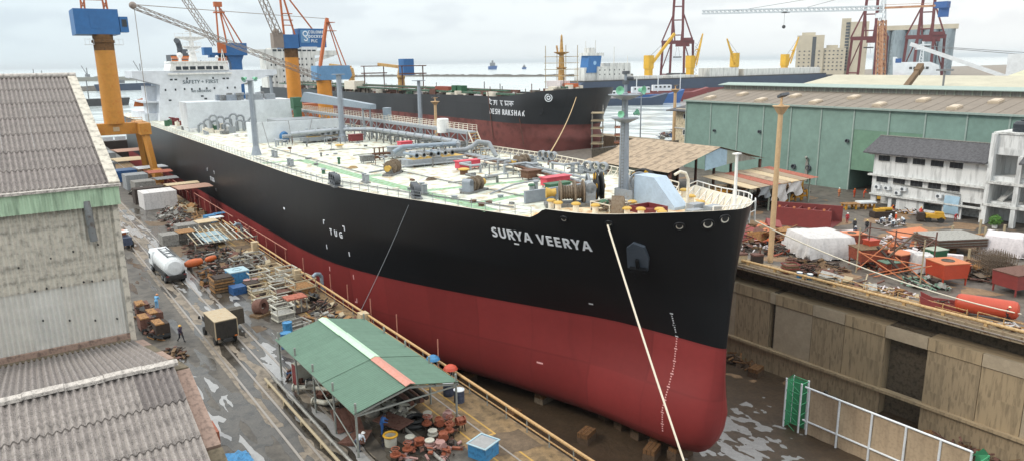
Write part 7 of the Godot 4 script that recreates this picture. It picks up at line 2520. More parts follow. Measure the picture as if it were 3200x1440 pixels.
	heap("machine_scrap", "dark scrap lying before the yellow frames by the hangar", "scrap", Vector3(122, 0, -83), 8.0, 3.4, 1.3, 150, ["rustdark", "interior", "rustplate", "oldwood"], 64, .8, 3.0)
	heap("machine_scrap", "red-brown beams scattered beside the tanker bow", "scrap", Vector3(82.5, 0, -70), 2.6, 5.0, .8, 90, ["rustplate", "bintop", "redsteel", "oldwood"], 65, 1.0, 4.0)
	heap("machine_scrap", "rusty brown beams and machine frames between the red block and the covered stack", "scrap", Vector3(95, 0, -57.5), 6.0, 3.4, 1.1, 200, ["rustplate", "rustdark", "oldwood", "bintop", "redsteel"], 66, .8, 3.0)
	heap("machine_scrap", "rusty frames and plates crowded before the mesh bundle", "scrap", Vector3(97, 0, -36), 6.0, 4.0, .9, 170, ["rustplate", "meshbrown", "rustdark", "tanwood"], 67, .6, 2.4)
	heap("machine_scrap", "brown bars and boards lying along the road behind the dock edge", "scrap", Vector3(83.0, 0, -50.0), 2.0, 4.0, .6, 80, ["rustplate", "rustdark", "oldwood"], 68, .5, 2.0)
	t = thing("yard_scaffold", "tall scaffold frame of crossed rusty poles in the middle of the yard", "scaffold", Vector3(86, 0, -41))
	for q in [[84.4, -45.6], [86.8, -42.4], [84.6, -38.0], [88.6, -46.6], [89.6, -39.0]]:
		wpart(TB(Vector3(q[0], 0, q[1]), Vector3(q[0], 5.6, q[1]), .085, -1, 7), "pole", "rustplate" if q[0] > 85 else "galv_tan", t)
	for q in [[Vector3(84.4, 4.9, -45.6), Vector3(84.6, 4.9, -38.0)], [Vector3(84.4, 4.9, -45.6), Vector3(88.6, 5.0, -46.6)], [Vector3(84.6, 4.7, -38.0), Vector3(89.6, 4.8, -39.0)], [Vector3(88.6, 4.9, -46.6), Vector3(89.6, 4.9, -39.0)], [Vector3(84.4, 2.6, -45.6), Vector3(84.6, 2.6, -38.0)], [Vector3(84.4, .3, -45.6), Vector3(86.8, 4.8, -42.4)], [Vector3(84.4, 2.8, -45.6), Vector3(84.6, .2, -39.5)], [Vector3(84.6, 2.7, -38), Vector3(84.5, .1, -44)], [Vector3(83.6, .2, -43), Vector3(85.2, 2.6, -37.2)], [Vector3(85.2, .2, -37.0), Vector3(84.3, 3.0, -41)]]:
		wpart(TB(q[0], q[1], .07, -1, 6), "brace", "bintop" if q[0].y < 3 else "rustplate", t)
	wpart(BM(Vector3(87.5, .3, -44.8), Vector3(89.5, 5.2, -41.2), .5, .18), "ramp", "meshbrown", t)
	wpart(BM(Vector3(86.4, .2, -40.4), Vector3(86.6, 3.2, -44.4), .4, .16), "ramp", "rustdark", t)
	t = thing("grating_rack", "rack with a tall stack of rusty mesh gratings behind the green bin", "rack", Vector3(103.5, 0, -43.5))
	for k in 9:
		wpart(BX(Vector3(103.5 + .06 * (k % 3), 1.25 + k * .13, -43.4 + .05 * (k % 2)), Vector3(7.2, .07, 5.2), Basis(Vector3.UP, -.5)), "grating", ["meshbrown", "rustplate", "galv"][k % 3], t)
	for q in [[100.6, -46.4], [105.0, -46.8], [102.2, -40.2], [106.6, -41.0]]:
		wpart(MB_box(q[0] - .12, q[0] + .12, 0, 1.25, q[1] - .12, q[1] + .12), "leg", "galv_tan", t)
	t = thing("plank_rack", "rack of tan planks and posts at the far side of the yard", "rack", Vector3(112, 0, -43))
	for k in 10:
		wpart(BX(Vector3(112 + (k % 5) * .5, .9 + (k / 5) * .16, -43 + (k % 3) * .3), Vector3(.4, .12, 7.0), Basis(Vector3.UP, .9 + .04 * k)), "plank", ["tanwood", "oldwood", "rustplate"][k % 3], t)
	for q in [[108.4, -45.2], [111, -42], [114.6, -41], [115.6, -44.5], [110, -40.2]]:
		wpart(MB_box(q[0] - .13, q[0] + .13, 0, 2.6, q[1] - .13, q[1] + .13), "post", "galv_tan", t)
	t = thing("mesh_bundle", "upright bundle of brown wire mesh panels beside the red-orange box", "mesh", Vector3(94.2, 0, -33.6))
	rng.seed = 91
	for k in 8:
		b = MB.new()
		var p = Vector3(94.4 + k * .22, 0, -35.0 + k * .35)
		for i in 9: b.beam(p + Vector3(-.9 + i * .22, 0, .3 - i * .32), p + Vector3(-.7 + i * .22 + rng.randf() * .3, 3.2, .3 - i * .32), .05, .05)
		for i in 6: b.beam(p + Vector3(-.9, .4 + i * .5, .3), p + Vector3(.9, .5 + i * .5, -2.2), .05, .05)
		wpart(b, "mesh_panel", "meshbrown", t)
	for q in [[94.0, -41.8, -.4, "galv_tan", "white topped folding table frame behind the scaffold"], [97.2, -50.2, -.6, "stepwhite", "pale low table with open shelf in the yard"]]:
		cage(q[4], Vector3(q[0], 0, q[1]), q[2], Vector3(2.4, 1.0, 1.6), q[3], "", "tables in the yard")
	for q in [[98.0, -50.8, .4, 4.2, 1.6, "long pale plate lying in the middle of the yard"], [103.2, -57.4, -.3, 3.6, 2.4, "pinkish white plate with a slot lying behind the men in black"], [97.2, -46.2, .2, 4.8, 2.0, "pale sheet beside the scaffold frame"], [105.8, -48.2, .5, 5.0, 2.6, "pale flat sheet near the grating rack"]]:
		b = MB.new()
		b.box(Vector3(0, .14, 0), Vector3(q[3], .1, q[4]))
		solo(b, "white_plate", "stepwhite", q[5], "plate", "pale plates on the yard ground", Vector3(q[0], 0, q[1]), q[2])
	t = thing("panel_cover", "wide pale orange cover sheet sloping over a white frame", "cover", Vector3(103.5, 0, -48.5))
	wpart(BX(Vector3(103.4, 1.7, -48.6), Vector3(5.2, .1, 3.2), Basis.from_euler(Vector3(.1, -.5, .08))), "sheet", "bintop", t)
	wpart(BX(Vector3(103.2, .8, -48.2), Vector3(4.2, 1.4, 2.2), Basis(Vector3.UP, -.5)), "frame", "stepwhite", t)
	t = thing("yellow_stand", "yellow steel trestle stand near the hangar", "stand", Vector3(121.5, 0, -78.5))
	for k in 4:
		wpart(BM(Vector3(119.6 + k * 1.1, 0, -77.6 + .5 * (k % 2)), Vector3(119.6 + k * 1.1, 2.3 - .5 * (k % 2), -77.6), .25, .25), "leg", "yellowsteel", t)
	b = MB.new()
	b.beam(Vector3(119.4, 1.5, -77.6), Vector3(123.2, 1.5, -77.6), .25, .3)
	b.beam(Vector3(119.4, .7, -77.4), Vector3(123.2, .7, -77.4), .2, .25)
	wpart(b, "cross_beam", "yellowsteel", t)
	for q in [[127.8, -86.5, "bright yellow equipment box left of the second one by the hangar"], [130.2, -84.6, "bright yellow equipment box beside the hangar doorway"]]:
		bin_box(q[2], Vector3(q[0], 0, q[1]), .1, Vector3(2.6, 1.7, 2.0), "yellowsteel", "yellowsteel", .5, false, "yellow boxes by the hangar")
	b = MB.new()
	b.beam(Vector3(113.2, .5, -76.6), Vector3(118.4, .6, -77.4), .5, .35)
	b.beam(Vector3(116.4, .3, -77.2), Vector3(118.2, 1.4, -77.2), .25, .25)
	solo(b, "yellow_beam", "yellowsteel", "yellow lifting beam lying behind the red steel block", "beam")
	t = thing("work_table", "long work table with white cloth beside the yellow stand", "table", Vector3(121.8, 0, -66.6), -.5)
	part(BX(Vector3(0, .95, 0), Vector3(6.0, .1, 1.8)), "top", "tanwood", t)
	part(BX(Vector3(1.4, 1.12, 0), Vector3(3.0, .24, 1.9)), "cloth", "truckwhite", t)
	for x in [-2.6, -.8, 1.0, 2.6]:
		b = MB.new()
		b.box(Vector3(x, .45, .6), Vector3(.3, .9, .3)); b.box(Vector3(x, .45, -.6), Vector3(.3, .9, .3)); b.box(Vector3(x, .3, 0), Vector3(.14, .14, 1.0))
		part(b, "trestle", "yellowsteel", t)
	t = thing("lathe_bench", "dark workbench with yellow machine parts before the office", "bench", Vector3(117.8, 0, -60.2), -.5)
	part(BX(Vector3(0, .6, 0), Vector3(3.6, 1.0, 1.6)), "base", "rustdark", t)
	b = MB.new()
	b.box(Vector3(-.6, 1.3, 0), Vector3(1.6, .4, 1.0)); b.tube(Vector3(-.6, 1.4, 0), Vector3(1.6, 1.4, 0), .3, -1, 10)
	part(b, "machine", "rollyellow", t)
	t = thing("road_roller", "small yellow compactor parked in front of the office", "machine", Vector3(120.8, 0, -53.6), -1.0)
	b = MB.new()
	b.box(Vector3(.3, 1.0, 0), Vector3(2.6, .6, 1.4)); b.box(Vector3(.9, 1.45, 0), Vector3(1.2, .4, 1.2))
	part(b, "body", "rollyellow", t)
	for x in [-.6, 1.2]:
		part(TB(Vector3(x, .45, -.7), Vector3(x, .45, .7), .45, -1, 14), "drum", "tyre", t)
	part(BX(Vector3(-1.7, .8, .1), Vector3(1.1, 1.2, 1.2)), "engine", "rustdark", t)
	t = thing("cherry_picker", "yellow lift platform parked at the hangar doorway", "lift", Vector3(132.5, 0, -68.2), .2)
	part(BX(Vector3(0, .7, 0), Vector3(2.2, .8, 2.0)), "base", "rollyellow", t)
	part(BM(Vector3(0, 1.0, 0), Vector3(.4, 3.4, -.4), .35, .35), "mast", "rollyellow", t)
	b = MB.new()
	b.box(Vector3(.4, 3.4, -.4), Vector3(2.2, .12, 1.6))
	for x in [-.6, .5, 1.4]:
		for z in [-1.1, .3]: b.box(Vector3(x, 3.9, z), Vector3(.07, 1.0, .07))
	b.box(Vector3(.4, 4.4, .35), Vector3(2.2, .08, .07)); b.box(Vector3(.4, 4.4, -1.15), Vector3(2.2, .08, .07))
	part(b, "basket", "stepwhite", t)
	heap("bench_clutter", "white tubs, sacks and tools along the foot of the office wall", "clutter", Vector3(124.2, 0, -57.5), 1.2, 4.6, 1.0, 70, ["stepwhite", "rustdark", "tanwood", "yellowsteel"], 71, .4, 1.3)
	heap("bench_clutter", "dark tools and white sacks around the workbench", "clutter", Vector3(114.0, 0, -56.6), 2.2, 2.0, .9, 60, ["stepwhite", "rustdark", "galv"], 72, .4, 1.2)
	heap("harbour_junk", "dark scrap and small boats on the harbour quay behind the tanker mast", "scrap", Vector3(196, 0, -172), 13, 4.5, 2.4, 160, ["rustdark", "interior", "galv", "bluedark", "rustplate"], 73, 1.0, 4.0)
	t = thing("yellow_gangway", "yellow fenced gangway landing under the yard shed", "gangway", Vector3(107, 0, -84.0))
	wpart(MB_box(100.5, 109, 2.9, 3.1, -84.6, -80.6), "deck", "yellowsteel", t)
	for k in 7:
		wpart(MB_box(100.6 + k * 1.35, 100.7 + k * 1.35, 3.1, 4.4, -80.75, -80.65), "post", "galv_tan", t)
	for y in [3.75, 4.4]:
		wpart(MB_box(100.5, 109, y - .05, y + .05, -80.76, -80.66), "rail", "galv_tan", t)
	for x in [101, 108.5]:
		wpart(MB_box(x - .12, x + .12, 0, 2.9, -84, -83.8), "leg", "rustplate", t)

func make_right_people():
	var sk = hx("6b4a38")
	var og = [sk, hx("d2512a"), hx("c74c26"), hx("2a2a2a")]
	var rd = [sk, hx("a83236"), hx("8e2c30"), hx("2a2a2a")]
	var bk = [sk, hx("23242a"), hx("1e1f24"), hx("191919")]
	var gy = [sk, hx("b9c2cc"), hx("3c4656"), hx("222222")]
	person("worker in black with a cream helmet standing beside the orange tank", Vector3(79.5, 0, -27.0), -.6, "stand", bk, hx("e8d3b0"))
	person("worker in red overalls and white helmet behind the red steel block", Vector3(109.2, 0, -61.3), -.8, "stand", rd, hx("eee6e0"))
	person("worker in pale orange overalls with white helmet near the yellow stand", Vector3(129.5, 0, -74.8), -.4, "stand", [sk, hx("d88a5a"), hx("c97b4f"), hx("333333")], hx("f0ece4"))
	person("left one of two orange-clad workers at the hangar doorway", Vector3(131.0, 0, -72.6), -.2, "stand", og, hx("e0762a"))
	person("right one of two orange-clad workers at the hangar doorway", Vector3(132.2, 0, -71.4), .5, "work", og, hx("e0762a"))
	person("man in black facing away at the left of the pair in the yard", Vector3(105.6, 0, -58.0), 2.2, "stand", bk, hx("d8c06a"))
	person("man in black at the right of the pair in the yard", Vector3(106.6, 0, -56.6), -1.0, "stand", bk, hx("d8c06a"))
	person("man in black trousers standing alone nearer the dock", Vector3(101.2, 0, -55.4), -.7, "stand", [sk, hx("3a4050"), hx("1e1f24"), hx("191919")], hx("cfd3d8"))
	person("worker in orange bending near the workbench", Vector3(121.0, 0, -60.4), .4, "work", og, hx("e0762a"))
	person("worker in red walking past the office wall", Vector3(122.8, 0, -56.4), 1.2, "walk", [sk, hx("cf4434"), hx("b43c30"), hx("2a2a2a")], hx("e8b83a"))
	person("worker in dark red crouched by the office doorway", Vector3(124.3, 0, -51.6), -.8, "bend", rd, hx("6b4a38"))
	var k = 0
	for q in [[112.6, -57.6, "grey-shirted worker with white helmet bent over the sacks"], [113.6, -56.8, "second grey-shirted worker with white helmet in the group"], [114.6, -55.0, "white-helmeted worker in pale shirt at the near end of the group"], [115.2, -56.6, "worker in orange vest with white helmet in the group"], [112.0, -55.4, "white-helmeted worker at the left end of the group"]]:
		person(q[2], Vector3(q[0], 0, q[1]), k * 1.3, ["bend", "work", "bend", "stand", "bend"][k], gy if k != 3 else og, hx("f2f2f0"))
		k += 1
	person("worker in orange seen low among the yard scrap", Vector3(107.2, 0, -51.6), .5, "bend", og, hx("c94a2a"))
	person("worker in orange vest beside the lighting column foot", Vector3(86.0, 0, -59.6), .3, "work", [sk, hx("d2683a"), hx("2a2a30"), hx("222222")], hx("d8c8a0"))

func lattice(b: MB, a: Vector3, c: Vector3, w0: float, w1: float, bays: int, t: float, up = Vector3.UP):
	var d = (c - a).normalized()
	if absf(d.dot(up)) > .95: up = Vector3.RIGHT
	var s = d.cross(up).normalized()
	var u = s.cross(d).normalized()
	var prev = []
	for i in bays + 1:
		var k = float(i) / bays
		var w = lerpf(w0, w1, k) * (.35 + .65 * sin(PI * clampf(k * .9 + .08, 0.0, 1.0)) if w1 < 0.0 else 1.0)
		w = absf(w)
		var p = a.lerp(c, k)
		var cur = [p + (s + u) * w, p + (u - s) * w, p - (s + u) * w, p + (s - u) * w]
		if i > 0:
			for q in 4:
				b.beam(prev[q], cur[q], t, t)
				b.beam(prev[q], cur[(q + 1) % 4], t * .6, t * .6)
		prev = cur

func far_at(o: Node3D, mb: MB, called: String, m) -> MeshInstance3D:
	return part(mb, called, m, o)

func make_dock_things():
	mk("blockwood", hx("8f6a45"), .85, "wood", .6)
	mk("blockdark", hx("5c4a3a"), .9, "grime", .5)
	mk("blockstone", hx("7d7264"), .9, "grime", .4)
	mk("ropewhite", hx("e8ddc8"), .8)
	mk("ropethin", hx("6f7376"), .7)
	mk("screenframe", hx("e9edf0"), .5, "mottle", .5)
	mk("netgreen", hx("4fa878"), .8, "mottle", 1.2)
	mk("nettan", hx("b7a389"), .9, "tarp", .3)
	var b: MB
	var k = 0
	for q in [[43.9, -72.4, .3, "timber-capped side block under the flare of the bow, farthest along the floor"], [42.4, -60.6, .25, "timber side block standing alone on the brown dock floor"], [48.2, -62.4, .2, "grey side block in the shadow beside the hull"], [46.2, -52.4, .35, "pale timber block nearest the near dock edge"], [49.4, -46.0, .4, "timber block left of the mooring rope foot"], [74.2, -51.8, .2, "lone timber block near the far dock wall"]]:
		var t = thing("side_block", q[3], "dock block", Vector3(q[0], FLOOR, q[1]), q[2], "dock blocks on the floor")
		part(BX(Vector3(0, .35, 0), Vector3(1.9, .7, 1.3)), "base", "blockstone" if k == 2 else "blockdark", t)
		for j in 3:
			part(BX(Vector3(0, .95, -.42 + j * .42), Vector3(1.9, .5, .38)), "timber", "blockwood", t)
		k += 1
	for i in 14:
		var t = thing("keel_block", ["keel block right under the forefoot of the tanker", "keel block second behind the forefoot", "keel block third behind the forefoot"][i] if i < 3 else "keel block in the dark row under the tanker's flat bottom", "dock block", Vector3(XC, FLOOR, -44.4 - i * 2.6), 0.0, "keel blocks under the tanker")
		part(BX(Vector3(0, .45, 0), Vector3(2.6, .9, 1.2)), "base", "blockdark", t)
		part(BX(Vector3(0, 1.1, 0), Vector3(2.4, .4, 1.0)), "cap", "blockwood", t)
	heap("block_pile", "pile of loose timbers and chocks at the foot of the far dock wall", "timber", Vector3(75.4, FLOOR, -55.4), .9, 2.6, 1.4, 50, ["blockwood", "blockdark"], 81, .8, 1.8)
	heap("block_pile", "timber offcuts along the dock wall below the niches", "timber", Vector3(75.2, FLOOR, -27.5), 1.0, 4.5, 1.2, 60, ["blockwood", "blockdark", "rustplate"], 82, .8, 2.2)
	heap("block_pile", "dark rubbish lying behind the green netted tower", "rubbish", Vector3(75.0, FLOOR, -41.8), 1.0, 2.6, .9, 50, ["blockdark", "interior", "blockwood"], 83, .4, 1.2)
	var lines = [
		[Vector3(43.6, 11.55, -46.9), Vector3(41.6, -5.8, -35.2), .1, "ropewhite", "thick white mooring rope from the tanker bow down to the lower edge", .25],
		[Vector3(55.8, 11.4, -40.2), Vector3(80.2, 1.0, -26.2), .07, "ropewhite", "pale mooring rope from the stem across to the orange tank", .9],
		[Vector3(37.5, 11.5, -72.8), Vector3(27.6, .8, -67.0), .03, "ropethin", "thin grey wire from the deck fairlead down across the black hull", .3],
		[Vector3(69.2, 11.5, -88.4), Vector3(146, 15.5, -172), .12, "tanrope", "light rope running from the tanker's far side to the second ship's bow", 1.2]]
	for q in lines:
		b = MB.new()
		var pts = []
		for i in 13:
			var t = i / 12.0
			var p: Vector3 = q[0].lerp(q[1], t)
			p.y -= q[5] * 4.0 * t * (1.0 - t)
			pts.append(p)
		b.path(pts, q[2], 6)
		solo(b, "mooring_rope", q[3], q[4], "rope")
	var t = thing("netted_staging", "white tube frame with tan netting panels and a green netted tower in the dock", "staging", Vector3(66, FLOOR, -32))
	var X = 66.0
	for zx in [[-41.9, 65.6], [-41.9, 66.9], [-40.1, 65.6], [-40.1, 66.9]]:
		wpart(TB(Vector3(zx[1], FLOOR, zx[0]), Vector3(zx[1], -7.6, zx[0]), .11, -1, 8), "tower_post", "screenframe", t)
	for y in [-7.7, -8.9, -10.1, -11.3, -12.5]:
		b = MB.new()
		for s in [[65.6, -41.9, 66.9, -41.9], [66.9, -41.9, 66.9, -40.1], [66.9, -40.1, 65.6, -40.1], [65.6, -40.1, 65.6, -41.9]]: b.tube(Vector3(s[0], y, s[1]), Vector3(s[2], y, s[3]), .05, -1, 6)
		b.tube(Vector3(65.6, y, -41.9), Vector3(65.6, y - 1.1, -40.1), .04, -1, 6)
		wpart(b, "tower_ring", "netgreen", t)
	b = MB.new()
	b.quad(Vector3(66.85, FLOOR, -41.9), Vector3(66.85, FLOOR, -40.1), Vector3(66.85, -7.8, -40.1), Vector3(66.85, -7.8, -41.9))
	b.quad(Vector3(65.6, FLOOR, -41.85), Vector3(66.9, FLOOR, -41.85), Vector3(66.9, -7.8, -41.85), Vector3(65.6, -7.8, -41.85))
	b.tri(Vector3(65.6, -7.7, -41.9), Vector3(66.9, -7.7, -41.9), Vector3(65.9, -6.9, -41.2))
	wpart(b, "green_net", "netgreen", t)
	var zs = [-39.4, -36.0, -32.6, -29.3, -26.2, -23.6]
	for i in zs.size():
		wpart(TB(Vector3(X, FLOOR, zs[i]), Vector3(X, -8.0, zs[i]), .12, -1, 8), "upright", "screenframe", t)
	for y in [-8.0, -11.8]:
		wpart(TB(Vector3(X, y, -39.9), Vector3(X, y, -23.6), .11, -1, 8), "rail", "screenframe", t)
	for i in zs.size() - 1:
		b = MB.new()
		var rows = []
		for j in 7:
			var r = []
			for m in 9:
				var u = m / 8.0
				var v = j / 6.0
				r.append(Vector3(X + .12 + .16 * sin(PI * u) * sin(PI * v) + .05 * sin(u * 9.0 + i * 2.0 + v * 4.0), lerpf(FLOOR, -8.1, v), lerpf(zs[i] + .1, zs[i + 1] - .1, u)))
			rows.append(r)
		b.sheet(rows)
		wpart(b, "net_panel", "nettan", t)
	b = MB.new()
	b.tube(Vector3(65.6, -8.2, -22.6), Vector3(65.6, FLOOR, -22.6), .1, -1, 8)
	b.tube(Vector3(66.9, -8.2, -22.6), Vector3(66.9, FLOOR, -22.6), .1, -1, 8)
	b.tube(Vector3(65.6, -8.3, -22.6), Vector3(66.9, -8.3, -22.6), .06, -1, 6)
	wpart(b, "end_tower", "netgreen", t)
	b = MB.new()
	b.tri(Vector3(65.5, -8.1, -23.4), Vector3(66.9, -8.1, -22.6), Vector3(66.1, -7.3, -22.8))
	b.quad(Vector3(66.9, FLOOR, -23.6), Vector3(66.9, FLOOR, -22.6), Vector3(66.9, -8.2, -22.6), Vector3(66.9, -8.2, -23.6))
	wpart(b, "green_net", "netgreen", t)
	t = thing("dock_gate", "dark dock gate with white railings at the far end of the dry dock", "gate", Vector3(50, 0, -294))
	wpart(MB_box(XL, 79, FLOOR, .4, -296, -292), "caisson", "rustdark", t)
	for i in 6:
		wpart(MB_box(XL + .5 + i * 4.0, XL + 4.0 + i * 4.0, .6, 1.9, -292.4, -292.2), "panel", "truckwhite", t)
	for q in [[27.2, -50.6, "bluebox", "small blue canopy on a post at the dock edge behind the shed"], [27.4, -48.0, "tankorange", "small red canopy on a post at the dock edge behind the shed"]]:
		t = thing("edge_canopy", q[3], "canopy", Vector3(q[0], 0, q[1]))
		b = MB.new()
		b.lathe(Vector3(0, 1.65, 0), Vector3.UP, [Vector2(.62, -.12), Vector2(.5, .08), Vector2(.28, .22), Vector2(0, .27)], 12)
		part(b, "canopy", q[2], t)
		part(TB(Vector3.ZERO, Vector3(0, 1.8, 0), .05, -1, 6), "post", "ropethin", t)

func make_cranes():
	mk("cranyellow", hx("c98a34"), .55, "rustsome", .12)
	mk("cranyellow_b", hx("d98f2c"), .55, "mottle", .12)
	mk("cranblue", hx("2f6ca8"), .5, "mottle", .1)
	mk("cranblue_b", hx("6d9cc6"), .5, "mottle", .12)
	mk("cranorange", hx("c26a3a"), .55, "mottle", .2)
	mk("cransteel", hx("94877d"), .6, "mottle", .2)
	mk("ringbrown", hx("6f4f2c"), .8, "grime", .2)  # darker brown for the slewing rings
	var b: MB
	var c = thing("portal_crane", "yellow portal crane with blue machinery house on the near quay", "crane", Vector3(22, 0, -192))
	b = MB.new()
	b.lathe(Vector3(21.9, 13.2, -192), Vector3.UP, [Vector2(2.15, 0), Vector2(2.1, 16.5), Vector2(2.1, 16.6)], 24)
	wpart(b, "column", "cranyellow", c)
	b = MB.new()
	b.lathe(Vector3(21.9, 29.8, -192), Vector3.UP, [Vector2(2.1, 0), Vector2(2.1, 1.6), Vector2(2.4, 1.7), Vector2(2.4, 2.2), Vector2(2.1, 2.3), Vector2(2.1, 3.5)], 24)
	wpart(b, "slewing_ring", "ringbrown", c)
	b = MB.new()
	b.bx(15.2, 28.6, 10.7, 13.3, -193.4, -190.6)
	b.bx(15.2, 17.6, 10.7, 13.3, -198, -186)
	b.bx(26.2, 28.6, 10.7, 13.3, -198, -186)
	wpart(b, "portal_beam", "cranyellow", c)
	wpart(MB_box(21.3, 22.6, 11.5, 12.5, -190.6, -190.52), "notice", "tanroof", c)
	for q in [[27.4, -197.0, 28.4], [27.4, -187.0, 28.2], [16.4, -197, 15.4], [16.4, -187, 15.4]]:
		var lg = wpart(BM(Vector3(q[0], 10.8, q[1]), Vector3(q[2], .9, q[1] + (2.0 if q[1] > -190 else -2.0)), 1.1, 1.3), "leg", "cranyellow", c)
		wpart(MB_box(q[2] - .7, q[2] + .7, 0, 1.0, q[1] + (.2 if q[1] > -190 else -4.4), q[1] + (4.4 if q[1] > -190 else -.2)), "bogie", "rustplate", lg)
	b = MB.new()
	b.beam(Vector3(28.3, 1.0, -189), Vector3(28.3, 1.0, -195), .7, .9)
	b.bx(27.3, 29.0, 0, 3.0, -183.5, -180.5)
	wpart(b, "sill_beam", "cranyellow", c)
	var hs = wpart(MB_box(16.6, 25.4, 33.3, 38.8, -200, -190.2), "machinery_house", "cranblue", c)
	wpart(MB_box(19.6, 22.0, 34.6, 38.0, -190.2, -190.12), "door", "cranblue", hs)
	var cb = wpart(MB_box(25.5, 27.2, 33.8, 37.2, -193, -190), "operator_cab", "cranblue", hs)
	wpart(MB_box(25.9, 26.9, 35.0, 36.6, -190.0, -189.94), "window", "darkglass", cb)
	b = MB.new()
	for x in [19.0, 24.9]:
		b.bx(x - .9, x + .9, 31.0, 31.1, -192.6, -190.6)
		for k in [-.85, .0, .85]: b.bx(x + k - .04, x + k + .04, 31.1, 32.3, -190.66, -190.6)
		b.bx(x - .9, x + .9, 32.2, 32.3, -190.66, -190.6)
	wpart(b, "service_platform", "truckwhite", c)
	b = MB.new()
	lattice(b, Vector3(18.9, 38.8, -193), Vector3(19.6, 58, -193), .35, .3, 10, .28)
	lattice(b, Vector3(23.4, 38.8, -193), Vector3(22.6, 58, -193), .35, .3, 10, .28)
	b.beam(Vector3(19, 41, -193), Vector3(23, 41, -193), .4, .4)
	b.beam(Vector3(19, 46, -193), Vector3(23, 46, -193), .4, .4)
	wpart(b, "mast_frame", "cranorange", c)
	b = MB.new()
	for x in [24.3, 25.9, 27.6]: b.bx(x - .04, x + .04, 13.3, 14.5, -190.7, -190.6)
	b.bx(24.3, 27.6, 14.4, 14.5, -190.7, -190.6)
	b.bx(24.3, 27.6, 13.9, 14.0, -190.7, -190.6)
	wpart(b, "handrail", "cranyellow", c)
	c = thing("pedestal_crane", "crane with light blue house on a yellow pedestal, its boom reaching left over the ship", "crane", Vector3(101.3, 0, -265))
	b = MB.new()
	b.lathe(Vector3(101.3, 0, -265), Vector3.UP, [Vector2(3.0, 0), Vector2(2.75, 8), Vector2(2.7, 19.6), Vector2(2.9, 19.7), Vector2(2.9, 20.3), Vector2(0, 20.3)], 22)
	wpart(b, "pedestal", "cranyellow_b", c)
	b = MB.new()
	b.prism([Vector2(97.6, 20.4), Vector2(110.2, 20.4), Vector2(111.4, 22), Vector2(110.6, 25.6), Vector2(97.8, 25.6)], Vector3(0, 0, -268), Vector3.RIGHT, Vector3.UP, 6.0)
	wpart(b, "machinery_house", "cranblue_b", c)
	b = MB.new()
	b.beam(Vector3(99.2, 25, -262.5), Vector3(103.6, 42.6, -263.5), 1.0, 1.0)
	b.beam(Vector3(103.8, 42.4, -263.5), Vector3(109.6, 25.6, -263), .35, .35)
	b.beam(Vector3(103.6, 42.4, -263.9), Vector3(108.6, 25.6, -265), .3, .3)
	b.bx(103.0, 106.4, 38.0, 38.2, -265, -262)
	b.bx(103.0, 106.0, 41.0, 41.2, -265, -262)
	wpart(b, "gantry_frame", "cranorange", c)
	b = MB.new()
	lattice(b, Vector3(98.4, 21.4, -262), Vector3(31.5, 40.7, -207.5), .8, .5, 26, .15)
	b.ball(Vector3(31.2, 41.0, -207.3), .9, 8, 6)
	var bm = wpart(b, "boom", "cransteel", c)
	wpart(TB(Vector3(31.5, 40.6, -207.5), Vector3(31.6, 10.0, -207.5), .08, -1, 5), "hoist_wire", "cransteel", bm)
	wpart(TB(Vector3(103.6, 42.4, -263.5), Vector3(31.5, 41.2, -207.5), .1, -1, 5), "pendant", "cransteel", bm)
	c = thing("tower_crane", "tall yellow-columned crane with blue signboard house between the two ships", "crane", Vector3(102, 0, -300))
	b = MB.new()
	b.lathe(Vector3(101.6, 9, -300), Vector3.UP, [Vector2(2.9, 0), Vector2(2.75, 19.6), Vector2(2.75, 20)], 24)
	wpart(b, "column", "cranyellow_b", c)
	b = MB.new()
	b.lathe(Vector3(101.6, 29, -300), Vector3.UP, [Vector2(2.75, 0), Vector2(2.75, 3.6), Vector2(0, 3.6)], 24)
	wpart(b, "slewing_ring", "ringbrown", c)
	b = MB.new()
	b.bx(93, 113, 4.6, 10.2, -303, -297)
	for x in [94, 112]:
		for z in [-306, -294]: b.beam(Vector3(x, 5.5, z), Vector3(x, 0, z), 1.6, 1.6)
	wpart(b, "portal", "cranorange", c)
	var th = wpart(MB_box(97.6, 104.0, 32.6, 38.0, -305, -296.6), "machinery_house", "cranblue", c)
	wpart(MB_box(104.2, 115.4, 33.0, 40.4, -304, -296.2), "sign_board", "cranblue", th)
	wpart(MB_box(104.6, 111.2, 32.0, 33.2, -296.1, -295.8), "white_board", "truckwhite", th)
	mk("signwhite", hx("e8eef2"), .6)
	mk("signpale", hx("8fb2d2"), .6)
	var k = 0
	for s in ["COLOMBO", "DOCKYARD", "PLC"]:
		inst(text_mesh(s, 1.15, .06), "lettering", "signwhite", c, Transform3D(Basis.IDENTITY, Vector3([111.9, 112.1, 110.3][k], 39.0 - k * 1.75, -296.1) - org(c)))
		k += 1
	var lg2 = wpart(MB_box(104.8, 108.4, 34.8, 39.8, -296.2, -296.1), "emblem", "cranblue_b", c)
	b = MB.new()
	b.ring(Vector3(106.7, 38.3, -296.05), Vector3.BACK, .95, .2, 16, 6)
	b.path([Vector3(106.0, 37.7, -296.05), Vector3(106.6, 37.0, -296.05), Vector3(107.4, 36.4, -296.05), Vector3(107.2, 35.6, -296.05), Vector3(106.4, 35.5, -296.05), Vector3(106.1, 36.1, -296.05)], .2, 6)
	wpart(b, "emblem_loop", "signwhite", lg2)
	b = MB.new()
	lattice(b, Vector3(95.5, 37.8, -296), Vector3(84, 64, -290), 1.2, 1.0, 11, .28)
	wpart(b, "jib", "cransteel", c)
	b = MB.new()
	b.beam(Vector3(98.6, 38, -298), Vector3(98.4, 58, -299), .7, .7)
	b.beam(Vector3(103.0, 38, -298), Vector3(99.0, 56, -299), .7, .7)
